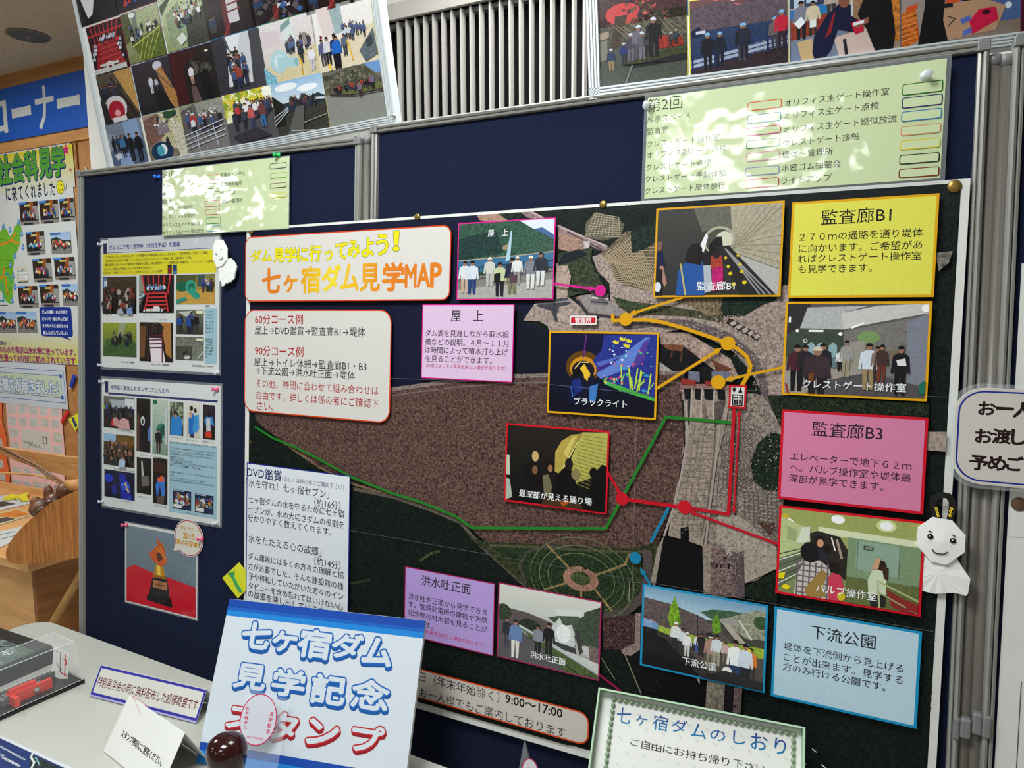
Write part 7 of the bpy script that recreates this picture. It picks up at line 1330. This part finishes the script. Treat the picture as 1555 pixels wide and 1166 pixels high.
diamond(FPn, [Z3(765, 562), Z3(800, 655), Z3(742, 742), Z3(673, 625)], 'yellow diamond note with a dark folded paper fish on the alcove wall', (FISH, [Z3(706, 610), Z3(732, 603), Z3(738, 640), Z3(762, 680), Z3(752, 706), Z3(738, 695), Z3(722, 650)]))

# counter with brochures
cz = aty(60, 748, WOODY).z
cf = atz(0, 841, cz); ce = atz(43, 857, cz)
cr = ce.x
root = thing('counter', (cr-1.2, (cf.y+WOODY)/2, 0), 'light maple counter along the alcove wall with brochures on it', 'counter')
MB().box((-6.5, cf.y-.02, cz-.03), (cr, WOODY-.014, cz)).build('top', 'counter', root)
MB().box((-6.5, cf.y, 0.0), (cr-.02, cf.y+.02, cz-.03)).build('front_panel', 'counter', root)
MB().box((cr-.02, cf.y, 0.0), (cr, WOODY-.014, cz-.03)).build('side_panel', 'counter_dark', root)
MB().box((-6.5, WOODY-.03, cz), (cr, WOODY-.014, cz+.03)).build('back_lip', 'counter', root)
root = thing('cabinet', ((cr+wx)/2, WOODY-.1, 0), 'brown low cabinet beyond the counter end, behind the wooden insect', 'cabinet')
MB().box((cr+.02, WOODY-.2, 0), (wx-.01, WOODY-.02, cz-.01)).build('carcass', 'counter_dark', root)
MB().box((cr+.03, WOODY-.205, .03), (wx-.02, WOODY-.2, cz-.03)).build('door', mat('cabinet_front', (160, 106, 56), rough=.5, noise=.08), root)
def flat(name, quad, z, label, cat, fill, draw=None, t=.0015, group=None):
    Q = [atz(x, y, z) for x, y in quad]; root = thing(name, (Q[0]+Q[2])/2, label, cat, group)
    n = len(Q); MB().add([q for q in Q]+[q+Vector((0, 0, -t)) for q in Q], [tuple(range(n)), tuple(range(n, 2*n))[::-1]]+[(i, (i+1) % n, n+(i+1) % n, n+i) for i in range(n)]).build('paper', 'card', root)
    F = Frame(Q[0], Q[1]-Q[0], Q[3]-Q[0]); c = Canvas(F, .0003)
    if F.N.z < 0: F.N = -F.N
    c.map = lambda x, y: F.uv(x, y); c.poly(quad, fill)
    if draw: draw(c)
    c.build('print_area', 'print', root); return root
flat('brochure', [(-30, 758), (17, 750.5), (53, 762.7), (-15, 778)], cz+.003, 'white leaflet with a dark photo, farthest back on the counter', 'brochure', (216, 218, 220), lambda c: (c.poly([(-20, 764), (6, 761), (25, 765), (-10, 772)], (86, 74, 66), .2), c.line([(20, 758), (33, 762)], .004, (60, 60, 60)), c.line([(28, 758), (40, 761)], .004, (80, 90, 80))))
flat('brochure', [(-30, 784), (28, 772.5), (51, 781), (-20, 803)], cz+.003, 'cream leaflet with an orange title band on the counter', 'brochure', (214, 206, 160), lambda c: (c.poly([(-20, 784), (27, 774), (48, 781), (26, 786)], (226, 140, 60)), c.line([(12, 780), (34, 782)], .006, (150, 60, 50)), c.poly([(-20, 790), (10, 785), (24, 788), (-18, 799)], (90, 86, 80), .25)))
flat('brochure', [(-25, 812), (34, 799), (20, 822), (-25, 842)], cz+.003, 'white leaflet with green lettering nearest the counter\'s front', 'brochure', (216, 218, 214), lambda c: (c.line([(-5, 813), (22, 807)], .008, (70, 80, 90)), c.line([(-5, 820), (20, 814)], .010, (60, 120, 80))))
q = [(5, 759), (18, 753), (28, 756), (43, 750), (41, 757), (44, 761), (34, 761.5), (28, 757), (16, 759)]
Q = [atz(x, y, cz+.006) for x, y in q]; tag(recenter(MB().prism([p for p in Q], (0, 0, 1), .012).build('paper_fish', mat('yellow_origami', (228, 214, 40), rough=.6, noise=.05))), 'yellow folded paper fish on the farthest leaflet', 'paper fish')

# wooden insect standing between counter and table
FI = Frame((-1.5, .32, 1), (1, 0, 0), (0, 0, -1)); FI2 = FI.shift(.03); FI3 = FI.shift(-.03)
root = thing('wooden_insect', FI.px(80, 1100), 'large handmade wooden insect with leaf-shaped wings and twig feelers', 'wooden craft')
def solidp(name, pts, m, F, t): o = MB().prism([F.px(x, y, -t/2) for x, y in pts], F.N, t).build(name, m, root); return o
lf = [(140, 738), (123.5, 742.4), (102.9, 751.4), (77.2, 764.3), (51.4, 784.9), (36, 800), (25.7, 810.6), (16, 824), (11.6, 836.3), (11, 842), (12.5, 848), (18, 853.8), (33.4, 856.4), (55, 855.5), (77.2, 853), (100, 850), (126, 846.1), (145, 842)]
bevel(solidp('wing', lf, 'leafwood', FI2, .012), .002)
bevel(solidp('wing', [(-8, 676), (10, 679), (54, 685.6), (80, 689), (101.9, 692.5), (123.5, 694), (150, 698), (150, 734), (123.5, 728), (98.8, 721), (61.7, 711), (30.9, 701), (0, 688), (-8, 685)], 'wingwood', FI3, .012), .002)
def rod(name, pts, r, m, F=FI, n=8): MB().tube([F.px(x, y) for x, y in pts], [r]*len(pts) if not isinstance(r, list) else r, n).build(name, m, root, True)
rod('antenna', [(-6, 674.5), (28, 692), (58, 707), (80, 722), (99, 736)], .0038, 'twig'); rod('antenna', [(-6, 677.5), (26, 695), (56, 710.5), (78, 726), (98, 738)], .0034, 'twig')
rod('antenna', [(-6, 718.5), (25, 719), (54, 721), (78, 727.5), (102, 736)], .0036, 'wingwood')
rod('leg', [(150, 805), (126, 868), (104, 905), (79.7, 946.9), (50, 1000), (30, 1110)], .0125, 'dowel', FI, 12)
rod('neck', [(101, 734), (112, 737), (126, 736)], [.012, .020, .020], 'wingwood', FI)
def ball(name, x, y, rx, ry, m, F=FI):
    c0 = F.px(x, y); s = (F.px(x+1, y)-F.px(x, y)).length
    mb = MB(); k = 10; pts = [c0+Vector((0, 0, ry*s*math.cos(math.pi*i/k))) for i in range(k+1)]; mb.tube(pts, [max(rx*s*math.sin(math.pi*i/k), .0003) for i in range(k+1)], 14); mb.build(name, m, root, True)
ball('head', 99.5, 745, 8, 8, 'nut'); ball('eye', 74, 749.6, 4.2, 8, 'nut'); ball('eye', 54.8, 762, 4.6, 4.6, 'nut'); ball('body', 67, 771, 12, 9, 'nut'); ball('body', 84, 762, 9, 9, 'nut')
rod('wire_loop', [(78, 760), (66, 761), (57, 765), (51, 772), (50.5, 780)], .0016, 'wire', FI2.shift(.01), 6); rod('wire_loop', [(65, 770), (57, 774), (52, 781)], .0016, 'wire', FI2.shift(.01), 6); rod('wire_loop', [(83, 745), (83, 738), (88, 736), (96, 738)], .0016, 'wire', FI2.shift(.01), 6)

# ---------------------------------------------------------------- table in front of the boards
b0 = atz(127, 963, TZ); b1 = atz(622, 1145, TZ); dU = Vector((b1.x-b0.x, b1.y-b0.y, 0)).normalized(); dV = Vector((dU.y, -dU.x, 0))
lx = atz(0, 962, TZ); s_l = (lx-b0).dot(dU)
def T(s, d, z=0.0): return Vector((b0.x, b0.y, TZ+z))+dU*s+dV*d
root = thing('table', T(.7, .3, -TZ), 'white folding table with rounded corners in front of the pinboards', 'table')
L0, L1, D1, rad = s_l-.002, s_l+1.8, .6, .055
out = []
for cx, cy, t0 in ((L1-rad, rad, -90), (L1-rad, D1-rad, 0), (L0+rad, D1-rad, 90), (L0+rad, rad, 180)):
    for i in range(7):
        t = math.radians(t0+15*i); out.append(T(cx+rad*math.cos(t), cy+rad*math.sin(t)))
MB().prism([p-Vector((0, 0, .0015)) for p in out], (0, 0, 1), .0015).build('top_laminate', 'table', root)
MB().prism([p-Vector((0, 0, .028)) for p in out], (0, 0, 1), .0264).build('edge_band', 'table_edge', root)
for s_, d_ in ((L0+.2, .1), (L1-.2, .1), (L0+.2, D1-.1), (L1-.2, D1-.1)):
    MB().tube([T(s_, d_, -TZ), T(s_, d_, -.028)], .0127, 12).build('leg', 'steel', root, True)

# big stamp board
SQ = [(348.9, 909.2), (647.3, 940), (615.6, 1182), (304.6, 1125.8)]
Q = stand3((348.9, 909.2), (298, 1158), (612, 1214), TZ+.0015)
Z4 = zz(300, 866)
FSb = qframe(Q); e_v = FSb.uv(310, 1175)[1]
wS = (Q[1]-Q[0]).length; hS = (Q[3]-Q[0]).length
k_ = .93; 
root = thing('stamp_sign_board', FSb.P(wS/2, hS), 'large white sign board with blue and red outlined lettering leaning on the table', 'sign')
MB().fbox(FSb, 0, 0, wS, hS, -.007, 0).build('foam_board', 'card', root)
c = Canvas(FSb, .0004); c.map = lambda x, y: (x, y); Wt = (212, 220, 228)
c.rect((0, 0), (wS, hS), Wt)
v1 = FSb.uv(347, 918)[1]; 
for a, b, k in ((0, .0125, (30, 76, 168)), (.0125, .018, (34, 98, 190)), (.018, .0268, (36, 134, 214))): c.rect((0, a), (wS, b), k)
vb = FSb.uv(304.6, 1125.8)[1]
for a, b, k in ((vb, vb+.012, (30, 76, 168)), (vb+.012, hS, (36, 134, 214))): c.rect((0, a), (wS, b), k)
c.map = FSb.uv; OB = (34, 104, 184)
for grp, oc, sc_ in (([('七', 275, 290, 425, 480), ('ヶ', 447, 345, 583, 497), ('宿', 604, 332, 780, 537), ('ダ', 800, 355, 972, 540), ('ム', 982, 383, 1145, 578), ('見', 228, 535, 400, 722), ('学', 450, 565, 628, 765), ('記', 680, 597, 868, 812), ('念', 918, 627, 1125, 843)], OB, (32, 88, 160)),
                     ([('ス', 180, 790, 400, 968), ('タ', 428, 820, 582, 1020), ('ン', 655, 862, 828, 1055), ('プ', 915, 895, 1095, 1095)], (190, 44, 50), (150, 36, 44))):
    for ch, x0, y0, x1, y1 in grp:
        hh = c.h; c.text(ch, Z4(x0+10, y0+12), Z4(x1-10, y1-12), Wt, .04, outline=(oc, .052), shadow=(.0014, .0042, 4, sc_)); c.h = hh
c.up(12); c.build('print_area', 'print', root)
MB().hexa([FSb.P(wS*.4, hS*.15, -.008), FSb.P(wS*.6, hS*.15, -.008), Vector((FSb.P(wS*.6, hS, 0).x, FSb.P(wS*.6, hS*.15, 0).y+.03, TZ)), Vector((FSb.P(wS*.4, hS, 0).x, FSb.P(wS*.4, hS*.15, 0).y+.03, TZ))],
          [FSb.P(wS*.4, hS*.15, -.010), FSb.P(wS*.6, hS*.15, -.010), Vector((FSb.P(wS*.6, hS, 0).x, FSb.P(wS*.6, hS*.15, 0).y+.034, TZ)), Vector((FSb.P(wS*.4, hS, 0).x, FSb.P(wS*.4, hS*.15, 0).y+.034, TZ))]).build('prop', 'card', root)
# clear film with the oval stamp impression
FO = FSb.shift(.018)
root = thing('stamp_sample_film', FO.px(400, 1160), 'clear film strip showing a pink oval stamp impression before the sign board', 'film')
fq = [(378, 1046), (440.5, 1062), (418, 1185), (352, 1170)]
MB().prism([FO.px(x, y) for x, y in fq], FO.N, .0004).build('film', 'film', root)
PK = (206, 36, 92); c = Canvas(FO, .0006)
ou, ov = FO.uv(392.3, 1092.3); orx = FO.uv(420, 1096)[0]-ou; ory = (FO.uv(391, 1132.5)[1]-FO.uv(394, 1052)[1])/2
c.map = lambda x, y: (ou+x*orx, ov+y*ory); c.up(); c.addp([c.map(math.cos(t), math.sin(t)) for t in [i*math.pi/20 for i in range(40)]], (212, 212, 222)); c.ring(0, 0, orx, ory, .0016, PK, 44)
for i, ch in enumerate('七ヶ宿ダム'): hh = c.h; c.text(ch, (-.80+.02*i, -.42+.18*i), (-.60+.02*i, -.29+.18*i), PK, .03); c.h = hh
for i, ch in enumerate('見学記念'): hh = c.h; c.text(ch, (.58-.01*i, -.36+.22*i), (.78-.01*i, -.2+.22*i), PK, .03); c.h = hh
c.text('スタンプの日付', (-.5, .66), (.45, .76), PK, .02); c.build('stamp_impression', 'print', root)
# the stamp itself in its clear tray
sp_ = aty(343, 1116, -.40); base = Vector((sp_.x, sp_.y, TZ))
r0 = (aty(363.5, 1140, -.40)-aty(343, 1140, -.40)).length
hz = sp_.z-TZ
root = thing('rubber_stamp', base, 'rubber stamp with a dark glossy egg-shaped handle on the table', 'stamp')
kh = max(hz, .08)
MB().lathe(base+Vector((0, 0, kh)), (0, 0, -1), [(0, .0004), (.001, r0*.34), (.0035, r0*.60), (.009, r0*.86), (.018, r0*.98), (.028, r0), (.040, r0*.93), (.054, r0*.78), (.066, r0*.62), (.072, r0*.55)], 28).build('handle', 'stamp', root, True)
MB().lathe(base+Vector((0, 0, .006)), (0, 0, 1), [(0, r0*.9), (max(kh-.078, .004)*.5, r0*.8), (max(kh-.074, .004), r0*.5)], 24).build('base', 'stamp', root, True)
print('stamp', sp_, r0, kh)
root = thing('clear_tray', base, 'shallow clear plastic tray around the stamp at the bottom edge', 'tray')
hx_, hy_ = .062, .045; tz = TZ+.024
for a, b in (((-hx_, -hy_, 0), (hx_, -hy_+.0015, .024)), ((-hx_, hy_-.0015, 0), (hx_, hy_, .024)), ((-hx_, -hy_, 0), (-hx_+.0015, hy_, .024)), ((hx_-.0015, -hy_, 0), (hx_, hy_, .024))):
    MB().box(base+Vector(a), base+Vector(b)).build('wall', 'acrylic', root)
MB().tube([base+Vector(p) for p in ((-hx_, -hy_, .024), (hx_, -hy_, .024), (hx_, hy_, .024), (-hx_, hy_, .024), (-hx_, -hy_, .024))], .0009, 6).build('rim', 'acrylic_edge', root)
MB().box(base+Vector((-hx_+.002, -hy_+.002, 0)), base+Vector((hx_-.002, hy_-.002, .0015))).build('bottom', 'acrylic', root)
def slopecard(name, q, label, cat, draw, t=.0008, back=None):
    Q = stand3(q[0], q[3], q[2], TZ+.002); F = qframe(Q); root = thing(name, (Q[2]+Q[3])/2, label, cat)
    MB().prism(Q, F.N, -t).build('front_face', 'card', root)
    n = F.N.copy(); n.z = 0; n.normalize(); d = back if back else .03
    B = [Q[0]-F.N*t, Q[1]-F.N*t, Vector((Q[1].x, Q[1].y, 0))-n*d, Vector((Q[0].x, Q[0].y, 0))-n*d]; B[2].z = B[3].z = TZ+.002
    MB().prism(B, n, -t).build('back_face', 'card', root)
    c = Canvas(F, .0003); draw(c, F, Q); c.build('print_area', 'print', root); return Q
def signA(c, F, Q):
    w = (Q[1]-Q[0]).length; h_ = (Q[3]-Q[0]).length; c.map = lambda x, y: (x, y)
    c.rect((0, 0), (w, h_*.94), (60, 56, 160)); c.rect((.004, .0045), (w-.004, h_*.94-.0045), (216, 214, 206)); c.rect((0, h_*.94), (w, h_), (176, 172, 210)); c.map = F.uv
    Za = zz(0, 866); c.text('特別見学会の時に無料配布した設備概要です', Za(583, 640), Za(1163, 812), (110, 20, 26), .01, nat=1.55)
slopecard('folded_sign', [(153.6, 1010), (313, 1048.6), (297.9, 1098.3), (136.3, 1056.9)], 'small white sign with a blue border and dark red lettering on the table', 'sign', signA)
def tent(c, F, Q):
    Za = zz(0, 866); c.text('スタンプ押印にご使用ください。', Za(727, 945), Za(952, 1152), (36, 34, 36), .02, nat=1.3)
    c.line([Za(783, 742), Za(800, 770), Za(815, 820), Za(833, 848)], .0006, (226, 110, 110)); c.line([Za(783, 742), Za(840, 775), Za(875, 808)], .0008, (226, 120, 120))
slopecard('tent_card', [(195.5, 1056.4), (277.8, 1113), (240, 1207), (156.9, 1140)], 'blank-edged white tent card with black lettering, in front of the blue-bordered sign', 'tent card', tent, back=.042)
# booklet at the lower left
def bk(c):
    c.poly([(-60, 1095), (0, 1121), (104, 1169), (60, 1215), (-60, 1170)], (32, 52, 104), .2)
    c.poly([(47, 1146), (104, 1171), (90, 1190), (44, 1172)], (38, 46, 44), .4); c.line([(50, 1143), (47, 1150), (52, 1158), (46, 1170)], .003, (200, 206, 196)); c.line([(54, 1150), (60, 1162)], .0025, (110, 150, 160))
    Zb = zz(0, 920, 4.74)
    for i, ch in enumerate('平成27年8月19日(土)'):
        x0, y0 = Zb(2+i*13.6, 1006+i*7.4); hh = c.h; c.text(ch, (x0, y0), (x0+2.3, y0+3.9), (206, 210, 216), .02) if ch != ' ' else 0; c.h = hh
    for i, ch in enumerate('行特別見学会'):
        x0, y0 = Zb(-2+(26 if i else 0)+(i-1 if i else 0)*23, 1058+(26 if i else 0)+(i-1 if i else 0)*12); hh = c.h; c.text(ch, (x0, y0), (x0+4.2, y0+6.4), (216, 220, 224), .02); c.h = hh
flat('booklet', [(-60, 1088), (0, 1116), (112, 1167), (64, 1225), (-80, 1170)], TZ+.004, 'dark blue booklet with white lettering, at the near left corner of the table', 'booklet', (206, 208, 212), bk, t=.0035)

# green-rimmed box with beaded card
LQ = quad3([(909, 1043.5), (1223, 1104), (1220, 1259), (890, 1183.5)], y0=-.165, i0=0)
FG = qframe(LQ); wG = (LQ[1]-LQ[0]).length
hG = (min(LQ[0].z, LQ[1].z)-TZ)/(-FG.V.z)-.016
root = thing('bookmark_box', FG.P(wG/2, hG), 'pale green box lid with a beaded card and blue lettering, at the bottom edge', 'box')
dp = .016; t = .0022
MB().fbox(FG, 0, 0, wG, hG, -dp-t, -dp).build('back_panel', 'card', root)
for nm, a in (('side_wall', (0, 0, t, hG)), ('side_wall', (wG-t, 0, wG, hG)), ('top_wall', (t, 0, wG-t, t)), ('bottom_wall', (t, hG-t, wG-t, hG))):
    MB().fbox(FG, *a, -dp, 0).build(nm, 'green_rim', root)
Z5 = zz(850, 866); FK = FG.shift(-dp)
MB().fbox(FK, t+.0005, t+.0005, wG-t-.0005, hG-t-.0005, 0, .0006).build('lining', 'card', root)
b0_, b1_ = FK.uv(*Z5(320, 758)), FK.uv(*Z5(1378, 968)); bt = (b0_[1]+b1_[1])/2; me = None
def bead(u, v, horiz):
    global me
    o = MB().lathe(FK.P(u, v, .003)-(FG.U if horiz else FG.V)*.0036, FG.U if horiz else FG.V, [(0, .0006), (.0016, .0024), (.0036, .0030), (.0056, .0024), (.0072, .0006)], 8)
    o.build('bead', 'bead', root, True)
nb = int((b1_[0]-b0_[0])/.0078)
for i in range(nb+1): bead(b0_[0]+(b1_[0]-b0_[0])*i/nb, bt, True)
for i in range(1, int((hG-bt-.012)/.0076)): bead(b0_[0], bt+.0076*i, False); bead(b1_[0], bt+.0076*i, False)
c = Canvas(FK, .0008)
for i in range(12):
    for j in range(6): c.up(0); c.addp([(b0_[0]+.012+i*.022+(j % 2)*.011+a, bt+.012+j*.016+b) for a, b in ((0, 0), (.005, .003), (.005, .0042), (0, .0012))], (206, 208, 198))
c.map = FK.uv
def blu(u, v):
    t = max(0, min(1, (v-bt-.008)/.022)); a, b = (44, 66, 150), (40, 150, 190); return tuple(int(x+(y-x)*t) for x, y in zip(a, b))
for ch, x0, y0, x1, y1 in (('七', 343, 805, 415, 910), ('ヶ', 455, 852, 512, 925), ('宿', 555, 848, 635, 955), ('ダ', 665, 872, 750, 968), ('ム', 778, 898, 862, 998), ('の', 890, 935, 975, 1015), ('し', 1025, 945, 1095, 1035), ('お', 1130, 955, 1225, 1070), ('り', 1270, 985, 1335, 1095)):
    hh = c.h; c.text(ch, Z5(x0, y0), Z5(x1, y1), (40, 100, 170), .006, colf=blu); c.h = hh
c.up(3)
for i, (ch, x0, y0, x1, y1) in enumerate((('ご', 420, 988, 470, 1040), ('自', 486, 1000, 530, 1062), ('由', 545, 1015, 598, 1075), ('に', 612, 1030, 665, 1085), ('お', 678, 1040, 735, 1100), ('持', 745, 1055, 803, 1120), ('ち', 812, 1070, 868, 1132), ('帰', 880, 1083, 940, 1148), ('り', 958, 1098, 1000, 1160), ('下', 1022, 1112, 1082, 1172), ('さ', 1095, 1128, 1148, 1188), ('い', 1160, 1143, 1212, 1198))):
    hh = c.h; c.text(ch, Z5(x0, y0), Z5(x1, y1), (56, 54, 60), .0); c.h = hh
c.build('print_area', 'print', root)
# clear cone sachet with a pink oval sticker
pc = aty(797, 1166, -.20); FZ = Frame(pc, (1, .1, 0), (0, -.1, -1))
root = thing('clear_sachet', (pc.x, pc.y, TZ), 'pointed clear plastic sachet with a pink oval sticker at the bottom edge', 'sachet')
vz = (pc.z-TZ)/(-FZ.V.z)
a_, b_, c_ = FZ.uv(797, 1121), FZ.uv(776, 1185), FZ.uv(835, 1185)
MB().prism([FZ.P(*a_), FZ.P(c_[0], vz), FZ.P(b_[0], vz)], FZ.N, .003).build('film', 'film', root)
c = Canvas(FZ, .0035); u, v = FZ.uv(806, 1170); ra, rb_ = .0125, .019; c.map = lambda x, y: (x, y)
c.disc(u, v, ra, rb_, (212, 40, 100), n=32); c.disc(u, v, ra-.0016, rb_-.0016, (222, 220, 224), n=32)
for i in range(14): c.disc(u+random.Random(i).uniform(-.005, .005), v-.006+random.Random(i+50).uniform(-.008, .006), .0004, .0004, (206, 60, 110), n=6)
c.build('sticker', 'print', root)

# acrylic case with the red gate model
c0 = atz(129.9, 1037, TZ); c1 = atz(0, 1095, TZ); dY = (c1-c0); dY.z = 0; dY.normalize(); dX = Vector((-dY.y, dY.x, 0))
if dX.x > 0: dX = -dX
Wc, Lc = .095, .30
hc = aty(122, 971.5, c0.y).z-TZ
print('case', c0, c1, 'h', hc)
def CP(a, b, z): return c0+dX*a+dY*b+Vector((0, 0, z))      # a: towards the left, b: towards the viewer
root = thing('display_case', CP(Wc/2, Lc/2, 0), 'clear acrylic display case on a black base holding a red model', 'display case')
def cbox(a0, b0, z0, a1, b1, z1, name, m, r=None): return MB().hexa([CP(a0, b0, z0), CP(a1, b0, z0), CP(a1, b1, z0), CP(a0, b1, z0)], [CP(a0, b0, z1), CP(a1, b0, z1), CP(a1, b1, z1), CP(a0, b1, z1)]).build(name, m, r)
bevel(cbox(0, 0, 0, Wc, Lc, .008, 'base', 'black', root), .002)
i_, tp, hz_ = .003, .008, hc
lo_ = [CP(i_, i_, .008), CP(Wc-i_, i_, .008), CP(Wc-i_, Lc-i_, .008), CP(i_, Lc-i_, .008)]; hi_ = [CP(i_+tp, i_+tp, hz_), CP(Wc-i_-tp, i_+tp, hz_), CP(Wc-i_-tp, Lc-i_-tp, hz_), CP(i_+tp, Lc-i_-tp, hz_)]
for i in range(4):
    j = (i+1) % 4; MB().add([lo_[i], lo_[j], hi_[j], hi_[i]], [(0, 1, 2, 3)]).build('pane', 'acrylic', root)
MB().add(hi_, [(0, 1, 2, 3)]).build('lid', 'acrylic', root)
for a, b in [(lo_[i], lo_[(i+1) % 4]) for i in range(4)]+[(hi_[i], hi_[(i+1) % 4]) for i in range(4)]+[(lo_[i], hi_[i]) for i in range(4)]: MB().tube([a, b], .0006, 5).build('edge', 'acrylic_edge', root)
root = thing('gate_model', CP(.04, .15, .008), 'red model of a sluice gate lying inside the acrylic case', 'model')
def pb_(x, y, a):      # where the upright plane a across the case is seen
    o = CP(a, 0, 0); d = ray(x, y); n = dX; k = (o-CAM).dot(n)/d.dot(n); p = CAM+d*k; return (p-c0).dot(dY), p.z-TZ
GA = .022
b0g, z0g = pb_(80, 1043, GA); b1g, z1g = pb_(24, 1064, GA); bbg, zbg = pb_(55, 1049, GA); _, ztg = pb_(80, 1029, GA)
ztg = max(ztg, z0g+.012); zl = .0085
cbox(GA, b0g, zl, GA+.006, b1g, ztg, 'beam', 'redmodel', root)
cbox(GA+.006, b0g+.025, ztg-.004, GA+.014, b0g+.07, ztg+.006, 'raised_block', 'redmodel', root)
cbox(GA+.007, b0g+.01, zl, GA+.026, b1g+.02, .020, 'track', 'gray_metal', root); cbox(GA+.030, b0g-.02, zl, GA+.032, b1g+.05, .024, 'rail', 'steel', root)
cbox(GA-.016, b1g, zl, GA+.020, b1g+.008, ztg-.002, 'end_plate', 'redmodel', root)
for k in range(5): cbox(GA+.008, b0g+.02+k*.024, .020, GA+.024, b0g+.028+k*.024, .024, 'rib', 'gray_metal', root)
pb = CP(GA, bbg, (zl+ztg)/2); MB().lathe(pb, -dX, [(0, .0055), (.003, .0055), (.0035, .0038), (.006, .0036), (.0068, .001)], 14).build('bolt', 'steel', root)
# diagram card inside the case
dq = quad3([(82, 979.5), (106, 993), (102, 1037.5), (78, 1024)], y0=CP(.03, .03, 0).y, i0=3)
FD = qframe(dq)
root = thing('diagram_card', (dq[2]+dq[3])/2, 'upright white card with a red line diagram inside the acrylic case', 'card')
MB().prism(dq, FD.N, -.0005).build('card', 'card', root)
c = Canvas(FD, .0003); RR = (206, 40, 50)
for l, w, k in (([(99.5, 993.5), (98, 1026)], .0018, RR), ([(92.5, 1021), (102, 1026.5)], .0022, RR), ([(92, 990), (91, 1020)], .0012, (90, 90, 110)), ([(96, 1000), (101, 1003), (100, 1010)], .002, RR), ([(86, 1003), (90, 1016)], .001, (120, 120, 140)), ([(93, 1014), (91, 1020)], .002, (90, 90, 90)), ([(84, 988), (88, 990)], .001, (140, 140, 160))): c.line(l, w, k)
c.build('print_area', 'print', root)
# black box with a printed wrapper behind the case
z0 = TZ; bq = [atz(-40, 940, TZ+.045), atz(43.5, 971.5, TZ+.045), atz(66, 977, TZ+.045)]
p0 = atz(70, 1012, TZ); 
root = thing('map_box', (p0.x-.12, p0.y, TZ), 'black box with a swirling green map wrapper and emblem behind the acrylic case', 'box')
X1 = p0.x; Y0 = p0.y-.16; Y1 = p0.y+.03
hb = .034
MB().hexa([(X1-.26, Y0, TZ), (X1, Y0, TZ), (X1, Y1, TZ), (X1-.26, Y1, TZ)], [(X1-.26, Y0, TZ+hb), (X1-.012, Y0, TZ+hb), (X1-.012, Y1-.01, TZ+hb), (X1-.26, Y1-.01, TZ+hb)]).build('carton', 'black', root)
FT = Frame((X1-.26, Y1-.01, TZ+hb), (1, 0, 0), (0, -1, 0)); c = Canvas(FT, .0003)
if FT.N.z < 0: FT.N = -FT.N
q_ = [FT.uv(*p) for p in ((-30, 1008), (48, 975.5), (70, 979))]; c.map = lambda x, y: (x, y); W_ = .248
va_ = .03; c.clip = (.02, va_, W_-.002, Y1-.01-Y0-.003); c.rect((.02, va_), (W_-.002, Y1-.01-Y0-.003), (72, 92, 76), .3)
rg = random.Random(9)
for i in range(34):
    x, y = rg.uniform(.03, .25), rg.uniform(va_, .18); k = rg.choice([(100, 114, 124), (60, 96, 84), (96, 92, 70), (120, 130, 134), (50, 74, 96)]); r_ = rg.uniform(.010, .024)
    c.disc(x, y, r_, r_*.6, k, .1, 16); c.disc(x+.003, y, r_*.6, r_*.35, (78, 92, 84), .1, 14)
c.disc(.205, va_+.03, .012, .008, (226, 226, 220), n=20); c.disc(.205, va_+.03, .010, .0062, (90, 110, 90), n=20); c.line([(.198, va_+.031), (.212, va_+.031)], .003, (226, 226, 220)); c.build('wrapper_print', 'print', root)

bpy.data.objects.remove(_to, do_unlink=True); bpy.data.curves.remove(_tc)
